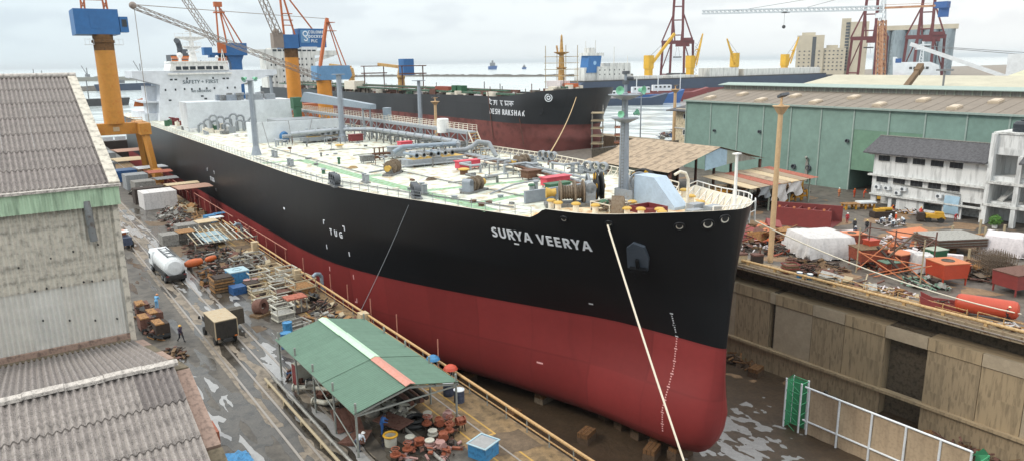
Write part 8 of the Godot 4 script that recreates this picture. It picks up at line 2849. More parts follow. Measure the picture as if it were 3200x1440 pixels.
	b.beam(Vector3(99.0, 56, -299), Vector3(110.8, 40.4, -299), .5, .5)
	for y in [41.5, 43.5, 46.0]: b.bx(98.4, 102.6, y, y + .3, -299, -297.6)
	wpart(b, "gantry_frame", "cranorange", c)
	b = MB.new()
	b.bx(93.6, 97.6, 32.8, 38.6, -300, -296)
	b.ball(Vector3(95.4, 39.0, -298), 1.4, 8, 6)
	wpart(b, "winch_house", "cransteel", th)
	c = thing("slewing_crane", "orange crane with blue house standing behind the ship's white deckhouse", "crane", Vector3(86, 0, -335))
	wpart(MB_box(81.0, 84.4, 4, 30.8, -337, -333), "column", "cranorange", c)
	b = MB.new()
	b.prism([Vector2(85.5, 4), Vector2(90.8, 4), Vector2(90.6, 28), Vector2(91.8, 30.8), Vector2(84.5, 30.8), Vector2(86, 27)], Vector3(0, 0, -337), Vector3.RIGHT, Vector3.UP, 4)
	wpart(b, "pylon", "cranblue", c)
	b = MB.new()
	b.bx(83.8, 93.0, 30.4, 35.6, -338, -332)
	b.bx(77.6, 84, 29.6, 31.6, -337, -333)
	var sh = wpart(b, "machinery_house", "cranblue", c)
	wpart(MB_box(75.0, 78.4, 30.6, 33.8, -336, -332), "operator_cab", "cranblue", sh)
	wpart(MB_box(80.6, 84.2, 31.4, 35.8, -332.2, -331.8), "panel", "cranorange", sh)
	b = MB.new()
	b.beam(Vector3(81.6, 35, -333), Vector3(82.2, 52, -334), .6, .6)
	b.beam(Vector3(85.0, 35, -333), Vector3(83.4, 52, -334), .6, .6)
	b.beam(Vector3(84.0, 50, -334), Vector3(91.6, 35.4, -334), .5, .5)
	b.beam(Vector3(83.2, 51, -334), Vector3(88.6, 35.4, -334), .4, .4)
	b.bx(81.0, 85.4, 48.0, 48.6, -335, -333)
	b.bx(81.4, 84.6, 50.6, 52.6, -335, -333)
	wpart(b, "gantry_frame", "cranorange", c)
	b = MB.new()
	lattice(b, Vector3(80.6, 35, -333), Vector3(66, 59, -330), 1.2, 1.0, 13, .22)
	wpart(b, "jib", "cransteel", c)

func make_ship2():
	mk("ship2black", hx("34373b"), .55, "plate", .02)
	mk("ship2red", hx("7a4440"), .7, "grime", .03)
	mk("ship2white", hx("d9dcde"), .7, "streak", .06)
	mk("ship2deck", hx("6f6a62"), .8, "rusty", .06)
	mk("ship2green", hx("4b6a58"), .7, "rusty", .1)
	mk("craneship", hx("c19a5c"), .6, "rusty", .12)
	var s = thing("tanker_ship", "second black tanker with faded red bottom lying beyond the dock", "ship", Vector3(151, -2, -310))
	var xc = 151.0
	var hb = func(z, y):
		var d: float = -171.0 + (y - 5.0) * .25 - z
		if y < 4.0: d += 2.0
		if d <= 0.0: return 0.0
		var full: float = lerpf(34.0, 17.0, clampf((y - 2.0) / 13.0, 0.0, 1.0))
		var k: float = clampf(d / full, 0.0, 1.0)
		return 16.5 * pow(1.0 - pow(1.0 - k, 2.2), .62)
	var top = func(z): return 13.6 + 1.4 * ss(-300.0, -205.0, z) + 3.3 * ss(-200.0, -160.0, z)
	for lev in [[6.8, 99.0, "topside", "ship2black"], [-7.5, 6.8, "bottom", "ship2red"]]:
		var b = MB.new()
		for side in [-1.0, 1.0]:
			var rows = []
			for j in 9:
				var r = []
				for s_ in [0.0, .15, .5, 1.2, 2.5, 4.5, 7.0, 10.0, 14.0, 18.0, 24.0, 32.0, 44.0, 60.0, 90.0, 130.0, 180.0, 230.0, 290.0]:
					var z0 = -166.5 - s_
					var y = lerpf(lev[0], minf(lev[1], top.call(z0)), j / 8.0)
					var z: float = -171.0 + (y - 5.0) * .25 + (2.0 if y < 4.0 else 0.0) - s_
					r.append(Vector3(xc + side * hb.call(z, y), y, z))
				rows.append(r)
			b.sheet(rows if side < 0 else flip(rows))
		wpart(b, lev[2], lev[3], s)
	var b = MB.new()
	var zz = [-171.5, -174, -178, -182, -190, -200, -220, -260, -320, -450]
	for i in zz.size() - 1:
		var y0: float = top.call(zz[i]) - .6
		var y1: float = top.call(zz[i + 1]) - .6
		var w0: float = hb.call(zz[i], 13.0)
		var w1: float = hb.call(zz[i + 1], 13.0)
		b.quad(Vector3(xc - w1, y1, zz[i + 1]), Vector3(xc - w0, y0, zz[i]), Vector3(xc + w0, y0, zz[i]), Vector3(xc + w1, y1, zz[i + 1]))
	wpart(b, "deck", "ship2deck", s)
	var zt = -203.2
	for ch in "DESH RAKSHAK":
		if ch != " ":
			var x: float = xc - hb.call(zt + .7, 10.2) - .06
			inst(text_mesh(ch, 1.75, .08), "letter", "paintwhite", s, Transform3D(Basis(Vector3.UP, -PI / 2), Vector3(x, 10.1, zt + .7) - org(s)))
		zt += 1.62 if ch != " " else 1.0
	var gl = {
		"da": [[0, 1, 1, 1], [.5, 1, .5, .75], [.5, .75, .2, .6], [.2, .6, .2, .35], [.2, .35, .6, .3], [.6, .3, .8, .05], [.5, 1, .15, 1.35]],
		"sha": [[0, 1, 1.2, 1], [1.05, 1, 1.05, 0], [.5, .85, .25, .6], [.25, .6, .6, .45], [.6, .45, .15, .05], [.5, .85, .7, .6]],
		"ra": [[0, 1, .8, 1], [.45, 1, .2, .6], [.2, .6, .55, .45], [.3, .45, .65, 0]],
		"ksha": [[0, 1, 1.2, 1], [1.05, 1, 1.05, 0], [.3, .95, .15, .6], [.15, .6, .5, .5], [.5, .5, .2, .15], [.2, .15, .75, .3], [.75, .3, 1.05, .5]],
		"ka": [[0, 1, 1.3, 1], [.65, 1, .65, 0], [.65, .5, .3, .7], [.3, .7, .15, .4], [.15, .4, .65, .3], [.65, .6, 1.0, .65], [1.0, .65, 1.1, .3]]}
	zt = -203.4
	for g in ["da", "sha", "", "ra", "ksha", "ka"]:
		if g == "":
			zt += 1.3
			continue
		b = MB.new()
		for q in gl[g]:
			var p0 = Vector3(0, 12.2 + q[1] * 1.5, zt + q[0] * 2.0)
			var p1 = Vector3(0, 12.2 + q[3] * 1.5, zt + q[2] * 2.0)
			p0.x = xc - hb.call(p0.z, p0.y) - .05
			p1.x = xc - hb.call(p1.z, p1.y) - .05
			b.beam(p0, p1, .26, .26)
		wpart(b, "letter", "paintwhite", s)
		zt += 2.55 if g != "sha" else 2.7
	b = MB.new()
	var lx: float = xc - hb.call(-175.5, 15.0)
	b.ring(Vector3(lx - .1, 15.2, -175.5), Vector3(-1, 0, .9).normalized(), 1.1, .14, 18, 6)
	b.ring(Vector3(lx - .1, 15.2, -175.5), Vector3(-1, 0, .9).normalized(), .5, .16, 14, 6)
	wpart(b, "bow_emblem", "signwhite", s)
	b = MB.new()
	var ax: float = xc - hb.call(-180.0, 10.0)
	b.lathe(Vector3(ax, 11.5, -180), Vector3(-1, -.2, .3), [Vector2(1.7, -.3), Vector2(1.6, .3), Vector2(1.2, .3), Vector2(1.0, -.3), Vector2(0, -.3)], 16)
	wpart(b, "hawse", "ship2black", s)
	for q in [[-189, 8.0, .25], [-203.9, 9, .2]]:
		b = MB.new()
		var x: float = xc - hb.call(q[0], 8.0) - .2
		b.tube(Vector3(x, 17, q[0]), Vector3(xc - hb.call(q[0], 1.0) - .3, q[1] - 8.0, q[0] + 3.0), .14, -1, 6)
		wpart(b, "hanging_chain", "rustplate", s)
	b = MB.new()
	b.bx(133.5, 163.5, 13, 33.0, -452, -440)
	var dh = wpart(b, "deckhouse", "ship2white", s)
	wpart(MB_box(137, 165, 33, 36, -450, -440), "wheelhouse", "ship2white", dh)
	wpart(MB_box(163.5, 178, 31.6, 34.4, -446, -440.1), "bridge_wing", "ship2white", dh)
	wpart(MB_box(126, 137, 33.1, 35.2, -446, -440.1), "bridge_wing", "ship2white", dh)
	wpart(BM(Vector3(163.5, 28.5, -441), Vector3(176, 32, -441), .8, 2.0), "wing_brace", "ship2white", dh)
	for r in 5:
		for q in [136.5, 139.0, 143.6, 145.2, 153.5, 155.4, 158.0, 161.4]:
			wpart(MB_box(q - .4, q + .4, 15.4 + r * 3.4, 16.5 + r * 3.4, -440, -439.9), "window", "darkglass", dh)
	for i in 9:
		wpart(MB_box(138 + i * 3.0, 140.3 + i * 3.0, 34.0, 35.2, -440, -439.9), "window", "darkglass", dh)
	b = MB.new()
	b.bx(141, 146, 36, 42, -452, -446)
	b.tube(Vector3(143.5, 42, -449), Vector3(143.5, 45, -449), 1.4, -1, 10)
	wpart(b, "funnel", "cransteel", s)
	for q in [[-356.0, 25.0, -382.0], [-300.0, 24.0, -321.0]]:
		b = MB.new()
		b.lathe(Vector3(151, 14, q[0]), Vector3.UP, [Vector2(1.8, 0), Vector2(1.5, 5), Vector2(1.9, 6), Vector2(1.2, 10), Vector2(0, 10.5)], 14)
		var hc = wpart(b, "hose_crane", "craneship", s)
		wpart(BM(Vector3(151, 24.5, q[0] - .5), Vector3(150, 25.8, q[2]), 1.1, 1.3), "boom", "craneship", hc)
	b = MB.new()
	b.lathe(Vector3(151, 17.5, -185.5), Vector3.UP, [Vector2(1.2, 0), Vector2(.9, 9), Vector2(.6, 12), Vector2(.3, 16.5), Vector2(0, 17)], 12)
	var fm = wpart(b, "foremast", "craneship", s)
	b = MB.new()
	for q in [[28.8, 2.6], [24.0, 1.8]]:
		b.lathe(Vector3(151, q[0], -185.5), Vector3.UP, [Vector2(.6, -.8), Vector2(q[1], 0), Vector2(q[1], .15), Vector2(0, .15)], 10)
	b.tube(Vector3(151, 29, -187.5), Vector3(151, 31, -188), .3, -1, 6)
	wpart(b, "platform", "craneship", fm)
	b = MB.new()
	for z in [-190.8, -180.4]:
		for x in [148.6, 153.4]: b.tube(Vector3(x, 17.5, z), Vector3(x, 31, z), .12, -1, 5)
	for y in [19.5, 21.5, 23.5, 25.5, 27.5]:
		for x in [148.6, 153.4]: b.tube(Vector3(x, y, -191.5), Vector3(x, y, -179.8), .1, -1, 5)
	wpart(b, "scaffold", "galv_tan", fm)
	for q in [[137, 139, 15.4, 16.0, -430, -190, "ship2green"], [140, 141, 16.4, 16.9, -420, -200, "ship2green"], [144, 145, 15.8, 16.8, -420, -200, "rustplate"]]:
		wpart(MB_box(q[0], q[1], q[2], q[3], q[4], q[5]), "deck_pipe", q[6], s)
	rng.seed = 64
	for i in 230:
		b = MB.new()
		var z = rng.randf_range(-425, -176)
		var x = rng.randf_range(136.2, 148) if z < -205 else rng.randf_range(143, 153)
		var y: float = top.call(z) - .6
		var sz = Vector3(rng.randf_range(.6, 3.0), rng.randf_range(.5, 2.6), rng.randf_range(.8, 5.0))
		b.box(Vector3(x, y + sz.y * .5, z), sz)
		if i % 4 == 0: b.tube(Vector3(x, y, z), Vector3(x, y + rng.randf_range(2, 5), z), .15, -1, 5)
		wpart(b, "deck_fitting", ["ship2deck", "ship2green", "rustplate", "shipcream", "rustdark", "stepwhite"][i % 6], s)
	for q in [[136, 141, 14.6, 18.4, -330, -318, "shipcream"], [138, 141, 15.6, 17.4, -246, -236, "orangebin"], [137, 139.4, 15.6, 18.0, -232, -229, "greenbin"], [137, 139.4, 15.6, 18.0, -228, -225, "greenbin"], [146, 150, 18, 20, -187, -180, "stepwhite"], [147, 151, 18, 19.2, -180, -177, "orangeboat"], [148, 153, 21.0, 28, -296, -291, "cranblue"]]:
		wpart(MB_box(q[0], q[1], q[2], q[3], q[4], q[5]), "deck_house", q[6], s)
	for q in [-283.0, -322.0]:
		b = MB.new()
		for x in [143, 153]: b.tube(Vector3(x, 14, q), Vector3(x, 25, q), .25, -1, 6)
		b.bx(142, 154, 21.5, 22.0, q - 1.5, q + 1.5)
		b.bx(142, 154, 24.8, 25.2, q - 1.5, q + 1.5)
		wpart(b, "gantry_frame", "rustplate", s)
	for q in [[148.5, -165.0, 5, 11.0, "galv_tan", "pale scaffold tower standing under the second ship's bow"], [155.8, -162.5, 4, 9.0, "bintop", "reddish scaffold tower farther from the second ship's bow"]]:
		var t = thing("scaffold_tower", q[5], "scaffold", Vector3(q[0], 0, q[1]), .8, "scaffold towers by the second ship")
		for x in [-2.6, 0.0, 2.6]:
			for z in [-1.6, 1.6]:
				part(TB(Vector3(x, 0, z), Vector3(x, q[3], z), .1, -1, 5), "pole", "galv", t)
		for k in q[2]:
			part(BX(Vector3(0, 1.5 + k * 2.3, 0), Vector3(6.2, .18, 3.8)), "deck", q[4], t)
			b = MB.new()
			b.beam(Vector3(-2.6, 1.5 + k * 2.3, 1.6), Vector3(0, 3.8 + k * 2.3, 1.6), .1, .1)
			b.beam(Vector3(-2.6, 2.6 + k * 2.3, 1.65), Vector3(2.6, 2.6 + k * 2.3, 1.65), .1, .1)
			part(b, "brace", "galv", t)

func frame_turn(at: Vector3) -> float:
	return -atan2(at.x, -at.z)

func make_harbour():
	mk("navyhull", hx("38465c"), .6, "mottle", .02)
	mk("boothull", hx("7e3b3c"), .7, "mottle", .03)
	mk("shipyellow", hx("d9a92a"), .55, "mottle", .05)
	mk("stsred", hx("6d2f32"), .6, "mottle", .05)
	mk("stsorange", hx("b98a68"), .65, "rusty", .05)
	mk("silogrey", hx("94a6b4"), .8, "streak", .03)
	mk("silocream", hx("cdc3ae"), .85, "mottle", .02)
	mk("silodark", hx("54585c"), .8)  # dark grey of the windows and the stair strip
	mk("palewhite", hx("e6e9ec"), .7, "mottle", .05)
	mk("paleroof", hx("c6c3a8"), .8, "mottle", .02)
	mk("paleroof_b", hx("bdb7a2"), .8, "mottle", .02)
	mk("jibgrey", hx("b9bec2"), .6)
	mk("farblue", hx("2f558c"), .6)
	mk("fargrey", hx("75777a"), .8)
	mk("fardark", hx("3f3f40"), .8)
	var b: MB
	var cs = thing("cargo_ship", "dark blue cargo ship with yellow deck cranes moored across the basin", "ship", Vector3(450, -2.5, -430), 0.0)
	b = MB.new()
	b.prism([Vector2(370, 0), Vector2(700, 0), Vector2(700, 12.5), Vector2(372, 12.5), Vector2(366, 9)], Vector3(0, -2.5, -448), Vector3.RIGHT, Vector3.UP, 18)
	wpart(b, "hull", "navyhull", cs)
	wpart(MB_box(371, 700, -2.6, 1.6, -448, -429.9), "boot_topping", "boothull", cs)
	wpart(MB_box(372, 700, 10.0, 11.0, -447, -429.9), "bulwark", "fardark", cs)
	b = MB.new()
	b.bx(376, 388, 10, 21, -446, -434)
	var dh = wpart(b, "deckhouse", "ship2white", cs)
	wpart(MB_box(388, 424, 10, 21.6, -446, -432), "cabin_block", "ship2white", dh)
	wpart(MB_box(402, 424, 21.6, 24.2, -445, -432.5), "wheelhouse", "ship2white", dh)
	for i in 12:
		wpart(MB_box(390 + (i % 6) * 5.2, 391 + (i % 6) * 5.2, 15.0 + (i / 6) * 3.4, 16.0 + (i / 6) * 3.4, -432, -431.9), "window", "darkglass", dh)
	b = MB.new()
	b.prism([Vector2(378, 17), Vector2(391, 17), Vector2(393, 30), Vector2(380, 30)], Vector3(0, 0, -442), Vector3.RIGHT, Vector3.UP, 9)
	var fu = wpart(b, "funnel", "cranblue", cs)
	b = MB.new()
	b.lathe(Vector3(386, 24.5, -433), Vector3.BACK, [Vector2(0, .1), Vector2(1.6, .1), Vector2(1.6, 0)], 14)
	wpart(b, "emblem", "signpale", fu)
	b = MB.new()
	b.bx(378, 395, 30, 32.2, -443, -432.5)
	b.bx(382, 388, 32.2, 36, -441, -436)
	wpart(b, "funnel_top", "ship2white", fu)
	for q in [[379, 30, 41], [389, 32, 42], [409, 24, 37], [424, 21, 30]]: wpart(TB(Vector3(q[0], q[1], -436), Vector3(q[0], q[2], -436), .45, .25, 6), "mast", "ship2white", cs)
	for q in [[451, 30, 476, 47.6, -.5], [502.5, 29.5, 513, 48, .2], [563, 31.5, 546, 44, -.2], [640, 30, 655, 46, .2]]:
		b = MB.new()
		b.bx(q[0] - 2.4, q[0] + 2.4, 9, 19, -441, -436)
		b.bx(q[0] - 3.0, q[0] + 3.0, 19, q[1], -441.5, -435.5)
		var cr = wpart(b, "deck_crane", "shipyellow", cs)
		b = MB.new()
		if q[0] < 460: b.beam(Vector3(q[0] + 2, 24, -436), Vector3(q[2], q[3], -434), 1.8, 2.0)
		else:
			for z in [-436.5, -434.0]: b.beam(Vector3(q[0] + 3.0 * sign(q[2] - q[0]), 21, z), Vector3(q[2], q[3], -435), .9, .9)
			b.beam(Vector3(lerpf(q[0], q[2], .5), lerpf(21, q[3], .5), -437), Vector3(lerpf(q[0], q[2], .5), lerpf(21, q[3], .5), -434), .8, .8)
		wpart(b, "boom", "shipyellow", cr)
		wpart(TB(Vector3(q[0], q[1], -436), Vector3(q[2], q[3], -435), .15, -1, 4), "luffing_wire", "fardark", cr)
	for q in [[424, 460, 13.6], [470, 500, 13.2], [520, 560, 18.5], [568, 690, 17.0]]: wpart(MB_box(q[0], q[1], 10, q[2], -444, -431), "hatch_cover", "ship2white", cs)
	for q in [[Vector3(742, 1.5, -670), "red harbour gantry crane with raised boom beside the yellow ship cranes", 0], [Vector3(875, 1.5, -485), "dark red harbour gantry crane in front of the grain silos", 1], [Vector3(902, 1.5, -432), "dark red harbour gantry crane at the far end of the silos", 2]]:
		var c = thing("gantry_crane", q[1], "crane", q[0], frame_turn(q[0]), "harbour gantry cranes")
		var w = 21.0
		for x in [-w, -w + 12.0, w - 12.0, w]:
			part(BM(Vector3(x, 0, 6 if absf(x) < w - 1 else -6), Vector3(x * .92, 46, 6 if absf(x) < w - 1 else -6), 3.0, 3.0), "leg", "stsred", c)
		for x in [-1, 1]:
			b = MB.new()
			b.beam(Vector3(x * w, 6, -6), Vector3(x * (w - 12), 6, 6), 1.2, 1.6)
			b.beam(Vector3(x * w, 8, -6), Vector3(x * (w - 12), 44, 6), 1.0, 1.0)
			part(b, "side_brace", "stsred", c)
		b = MB.new()
		b.box(Vector3(0, 47, 0), Vector3(w * 2, 4.5, 4))
		b.box(Vector3(6, 43.5, 0), Vector3(18, 4, 8))
		b.box(Vector3(13, 50.5, 0), Vector3(12, 4, 6))
		part(b, "girder", "stsred", c)
		for x in [-8.0, 6.0]:
			part(BM(Vector3(x, 48, 0), Vector3(x * .8, 104, 0), 3.0, 3.2), "boom", "stsred", c)
		for y in [56.0, 75.0, 92.0]:
			part(BX(Vector3(-1, y, 0), Vector3(14, 1.4, 1.4)), "boom_tie", "stsred", c)
		for e in [[-w, 47, -7.0, 82], [w * .9, 49, 5.5, 84], [-4, 49, -7, 80], [4, 49, 6, 78]]:
			part(BM(Vector3(e[0], e[1], 0), Vector3(e[2], e[3], 0), 1.8, 1.8), "stay", "stsred", c)
		b = MB.new()
		for k in 9:
			b.beam(Vector3(w + 1, 4 + k * 4.6, 0), Vector3(w + 4.6, 6.4 + k * 4.6, 0), .35, .35)
			b.beam(Vector3(w + 4.6, 6.4 + k * 4.6, 0), Vector3(w + 1, 8.6 + k * 4.6, 0), .35, .35)
		part(b, "stair", "fargrey", c)
		b = MB.new()
		b.box(Vector3(0, 28 if q[2] == 0 else 36, 0), Vector3(11, 1.4, 3))
		b.tube(Vector3(-3, 29, 0), Vector3(-1, 41, 0), .12, -1, 4)
		b.tube(Vector3(3, 29, 0), Vector3(1, 41, 0), .12, -1, 4)
		part(b, "spreader", "fardark", c)
	var tc = thing("hammerhead_crane", "white tower crane with long horizontal jib and rusty orange mast", "crane", Vector3(617, 0, -331), 0.0)
	var jd = (Vector3(637.4, 0, -289.3) - Vector3(533, 0, -453.8)).normalized()
	b = MB.new()
	lattice(b, Vector3(618, 0, -329), Vector3(616.3, 56, -332), 2.6, 2.2, 14, .9)
	b.beam(Vector3(618, 0, -329), Vector3(616.3, 52, -332), 2.8, 2.8)
	wpart(b, "mast", "stsorange", tc)
	b = MB.new()
	lattice(b, Vector3(616.3, 66.0, -332), Vector3(533, 67.6, -453.8), 1.5, 1.3, 40, 1.0)
	wpart(b, "jib", "jibgrey", tc)
	b = MB.new()
	b.beam(Vector3(616.3, 66.0, -332), Vector3(637.4, 66.0, -289.3), 2.2, 1.6)
	b.beam(Vector3(616.3, 68.5, -332), Vector3(637.4, 68.0, -289.3), .3, .3)
	wpart(b, "counter_jib", "stsorange", tc)
	b = MB.new()
	b.beam(Vector3(634, 60.5, -296), Vector3(637.4, 60.5, -289.3), 3, 7)
	b.bx(632, 638, 64, 69, -299, -289)
	wpart(b, "counterweight", "farblue", tc)
	b = MB.new()
	lattice(b, Vector3(616.3, 56, -332), Vector3(616.0, 84, -333), 2.0, .6, 7, .7)
	b.bx(613.6, 616, 58, 62, -337, -331)
	wpart(b, "tower_head", "palewhite", tc)
	b = MB.new()
	for p in [Vector3(549, 67.6, -430), Vector3(580, 67.6, -384)]: b.tube(Vector3(616, 83, -333), p, .14, -1, 4)
	b.tube(Vector3(573, 66, -396), Vector3(573, 54, -396), .12, -1, 4)
	b.ball(Vector3(573, 53, -396), 1.6, 8, 5)
	b.bx(570, 576, 64.6, 65.4, -398, -393)
	wpart(b, "hoist", "fardark", tc)
	var so = Vector3(1036, 1.5, -500)
	var s = thing("grain_silo", "tall row of grey cylindrical grain silos behind the harbour cranes", "building", so, frame_turn(so))
	for k in 5:
		part(TB(Vector3(-48 + k * 19, 0, 0), Vector3(-48 + k * 19, 60, 0), 9.6, -1, 20), "silo", "silogrey", s)
	part(BX(Vector3(-10, 63, 0), Vector3(100, 6, 16)), "headhouse", "silocream", s)
	var to = Vector3(999, 1.5, -580)
	s = thing("elevator_tower", "tall cream elevator tower with a dark window strip left of the silos", "building", to, frame_turn(to))
	b = MB.new()
	b.box(Vector3(-8, 39, 0), Vector3(12, 78, 14))
	b.box(Vector3(8, 36.5, 0), Vector3(26, 73, 14))
	part(b, "wall", "silocream", s)
	for k in 16:
		part(BX(Vector3(-5.5, 8 + k * 4.2, 7.1), Vector3(5, 3.2, .3)), "window", "silodark", s)
	for q in [[Vector3(966, 1.5, -622), "cream port warehouse block with a stepped roof", 18.0, 56.0], [Vector3(985, 1.5, -596), "lower cream port block with rows of small windows", 15.0, 38.0]]:
		s = thing("port_building", q[1], "building", q[0], frame_turn(q[0]), "cream port buildings")
		b = MB.new()
		b.box(Vector3(0, q[3] * .5, 0), Vector3(q[2] * 2, q[3], 20))
		b.box(Vector3(-3, q[3] + 2, 0), Vector3(q[2], 4, 12))
		part(b, "wall", "silocream", s)
		for r in 6:
			for k in 5:
				part(BX(Vector3(-q[2] * .75 + k * q[2] * .36, 8 + r * 5.2, 10.1), Vector3(2.2, 1.6, .3)), "window", "silodark", s)
		if q[3] > 50:
			part(BX(Vector3(5, q[3] * .5, 10.1), Vector3(5, q[3] * .92, .3)), "stair_strip", "silodark", s)
	for q in [[Vector3(250, 0, -160), 200.0, 330.0, 14.4, "paleroof_b", "long cream shed roof behind the green hangar"], [Vector3(330, 0, -120), 200.0, 420.0, 15.4, "paleroof", "long pale yellow shed roof farther behind the hangar"]]:
		s = thing("transit_shed", q[5], "building", q[0], 0.0, "transit sheds")
		b = MB.new()
		if q[1] > 0: b.prism([Vector2(0, 0), Vector2(70, 0), Vector2(70, q[3] + 1), Vector2(35, q[3] + 4.6), Vector2(0, q[3])], Vector3(0, 0, -10), Vector3.RIGHT, Vector3.UP, q[1])
		part(b, "wall", q[4], s)
		b = MB.new()
		b.quad(Vector3(-1, q[3], 190.5), Vector3(35, q[3] + 4.8, 190.5), Vector3(35, q[3] + 4.8, -11), Vector3(-1, q[3], -11))
		part(b, "roof", q[4], s)
	var wo = Vector3(716, 0, -358)
	s = thing("white_ship", "white coast ship with dark bridge windows behind the pale shed roofs", "ship", wo, frame_turn(wo))
	b = MB.new()
	b.prism([Vector2(-10, 4), Vector2(30, 4), Vector2(27, 18), Vector2(20, 21), Vector2(-4, 21), Vector2(-9, 26), Vector2(-12, 26)], Vector3(0, 0, -6), Vector3.RIGHT, Vector3.UP, 12)
	part(b, "superstructure", "palewhite", s)
	for k in 5:
		part(BX(Vector3(4 + k * 3.4, 15.6, 6.1), Vector3(2.4, 2.2, .3)), "window", "fardark", s)
	part(BX(Vector3(-7, 22.5, 6.1), Vector3(5, 4, .3)), "funnel_mark", "farblue", s)
	b = MB.new()
	lattice(b, Vector3(12, 21, 0), Vector3(12, 40, 0), 1.6, .6, 6, .6)
	b.box(Vector3(12, 33, 0), Vector3(12, 1, 3))
	b.box(Vector3(14, 37, 0), Vector3(9, .8, 2))
	part(b, "mast", "palewhite", s)
	var bo = Vector3(842, 1.5, -330)
	s = thing("ship_loader", "pale ship loader with a long slanting boom at the right of the harbour", "crane", bo, frame_turn(bo))
	part(BM(Vector3(-80, 38, 0), Vector3(10, 3, 0), 2.5, 4.0), "boom", "palewhite", s)
	part(BX(Vector3(22, 13, 0), Vector3(26, 26, 14)), "tower", "palewhite", s)
	b = MB.new()
	b.tube(Vector3(-70, 36, 0), Vector3(24, 27, 0), .3, -1, 4)
	b.tube(Vector3(-50, 33, 0), Vector3(24, 25, 0), .3, -1, 4)
	part(b, "stay", "fargrey", s)
	var mb = Vector3(168, 0, -80)
	s = thing("mobile_crane", "rusty brown telescopic crane boom rising behind the green hangar", "crane", Vector3(200, 0, -100))
	b = MB.new()
	b.beam(Vector3(186, 14.0, -95.5), Vector3(212, 22.0, -102.6), 1.2, 1.3)
	b.beam(Vector3(211, 21.7, -102.4), Vector3(215, 23.4, -103.4), 1.6, 1.7)
	wpart(b, "boom", "oldwood", s)
	wpart(MB_box(182, 190, 0, 14.6, -98, -92), "carrier", "rustplate", s)
	for q in [[262, -118, "pale lamp mast sticking up over the cream shed roof"], [262, -72, "dark mast with a box over the pale yellow shed roof"]]:
		s = thing("lamp_mast", q[2], "lamp mast", Vector3(q[0], 0, q[1]))
		b = MB.new()
		b.tube(Vector3(0, 0, 0), Vector3(0, 21.5, 0), .35, -1, 6)
		b.box(Vector3(0, 21.5, 0), Vector3(1.4, .6, 5))
		part(b, "mast", "fargrey", s)
	for q in [[Vector3(338, -2.5, -345), 46.0, 6.0, "navyhull", "blue fishing boat with pale wheelhouse alongside the basin"], [Vector3(366, -2.5, -352), 40.0, 7.5, "farblue", "long blue boat moored beside the fishing boat"], [Vector3(392, -2.5, -356), 44.0, 8.0, "boothull", "red-hulled boat moored at the end of the row"]]:
		s = thing("fishing_boat", q[3 + 1], "boat", q[0], frame_turn(q[0]) + .25, "boats moored in the basin")
		b = MB.new()
		b.prism([Vector2(-q[1] * .5, 0), Vector2(q[1] * .46, 0), Vector2(q[1] * .54, q[2] + 1.5), Vector2(q[1] * .3, q[2] * .8), Vector2(-q[1] * .5, q[2] * .7)], Vector3(0, 0, -4), Vector3.RIGHT, Vector3.UP, 8)
		part(b, "hull", q[3], s)
		b = MB.new()
		b.box(Vector3(-q[1] * .2, q[2] + 1.4, 0), Vector3(q[1] * .3, 4.0, 5))
		b.tube(Vector3(q[1] * .1, q[2], 0), Vector3(q[1] * .1, q[2] + 11, 0), .3, -1, 5)
		part(b, "wheelhouse", "palewhite", s)
		for k in 4:
			part(BX(Vector3(-q[1] * .3 + k * 3.0, q[2] + 2.2, 2.6), Vector3(1.4, 1.2, .2)), "window", "fardark", s)
	for q in [[Vector3(1668, -2.5, -2492), 36.0, "grey ship far out on the open sea"], [Vector3(1760, -2.5, -2400), 18.0, "small vessel far out on the sea right of the grey ship"]]:
		s = thing("distant_ship", q[2], "ship", q[0], frame_turn(q[0]), "ships on the horizon")
		b = MB.new()
		b.prism([Vector2(-q[1] * .5, 0), Vector2(q[1] * .45, 0), Vector2(q[1] * .55, q[1] * .42), Vector2(-q[1] * .5, q[1] * .36)], Vector3(0, 0, -5), Vector3.RIGHT, Vector3.UP, 10)
		part(b, "hull", "farblue", s)
		b = MB.new()
		b.box(Vector3(0, q[1] * .55, 0), Vector3(q[1] * .6, q[1] * .4, 8))
		b.box(Vector3(0, q[1] * .85, 0), Vector3(q[1] * .2, q[1] * .3, 4))
		part(b, "superstructure", "fargrey", s)
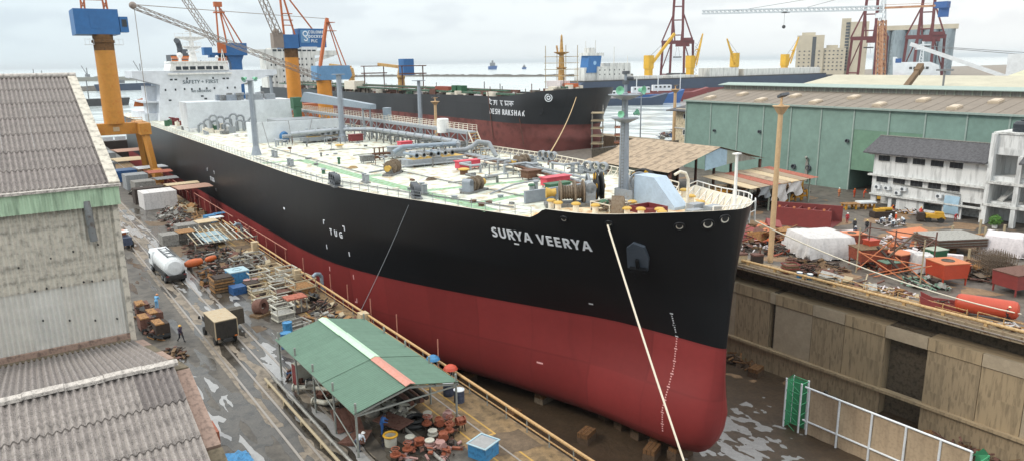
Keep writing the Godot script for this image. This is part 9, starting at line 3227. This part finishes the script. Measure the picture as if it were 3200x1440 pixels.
	for q in [[Vector3(58, -2.5, -640), 52.0, 5.5, "fardark", "dark red barge on the water behind the portal crane"], [Vector3(150, -2.5, -1040), 90.0, 9.0, "navyhull", "long dark barge by the mole at the left of the harbour"], [Vector3(40, -2.5, -1010), 40.0, 14.0, "palewhite", "white boat with a pointed mast by the left mole"]]:
		s = thing("harbour_barge", q[4], "boat", q[0], frame_turn(q[0]), "craft in the outer harbour")
		b = MB.new()
		b.prism([Vector2(-q[1] * .5, 0), Vector2(q[1] * .5, 0), Vector2(q[1] * .53, q[2]), Vector2(-q[1] * .53, q[2] * .9)], Vector3(0, 0, -6), Vector3.RIGHT, Vector3.UP, 12)
		part(b, "hull", q[3], s)
		b = MB.new()
		b.box(Vector3(-q[1] * .25, q[2] + 2, 0), Vector3(q[1] * .2, 4, 6))
		b.tube(Vector3(0, q[2], 0), Vector3(0, q[2] + 14, 0), .4, -1, 5)
		b.tube(Vector3(q[1] * .2, q[2], 0), Vector3(q[1] * .2, q[2] + 12, 0), .4, -1, 5)
		part(b, "deckhouse", "fargrey", s)
	for q in [[300, -2000, 34.0], [420, -1900, 40.0], [190, -2050, 26.0]]:
		s = thing("distant_crane", ["thin grey crane on the horizon right of the portal crane", "second thin grey crane on the horizon by the ship's bridge", "faint mast on the horizon left of the portal crane"][taken.get("distant_crane", 0)], "crane", Vector3(q[0], 0, q[1]), 0.0, "cranes on the horizon")
		b = MB.new()
		b.beam(Vector3(0, 0, 0), Vector3(0, q[2], 0), 2.0, 2.0)
		b.beam(Vector3(0, q[2] * .3, 0), Vector3(-q[2] * .4, q[2] * 1.2, 0), 1.6, 1.6)
		b.box(Vector3(0, q[2] * .3, 0), Vector3(10, 6, 6))
		part(b, "frame", "fargrey", s)
	rng.seed = 123
	for i in 16:
		var px = 560.0 + i * 26.0
		var p = Vector3(700 + rng.randf_range(-6, 20), 1.5, -650 + i * 26.0)
		s = thing("quay_store", "low store block in the long even row on the far quay", "building", p, frame_turn(p), "store blocks along the far quay")
		part(BX(Vector3(0, 3.5, 0), Vector3(rng.randf_range(14, 24), rng.randf_range(4, 9), 10)), "wall", ["fardark", "fargrey", "silocream", "boothull"][i % 4], s)

func _ready():
	rng.seed = 7
	make_textures()
	make_view()
	make_materials()
	make_setting()
	print("setting")
	make_ship()
	print("ship")
	make_workshops()
	make_shed()
	make_vehicles()
	make_left_clutter()
	make_left_people()
	print("left")
	make_right_buildings()
	make_right_yard()
	make_right_people()
	print("right")
	make_dock_things()
	make_cranes()
	make_ship2()
	make_harbour()
	print("far")
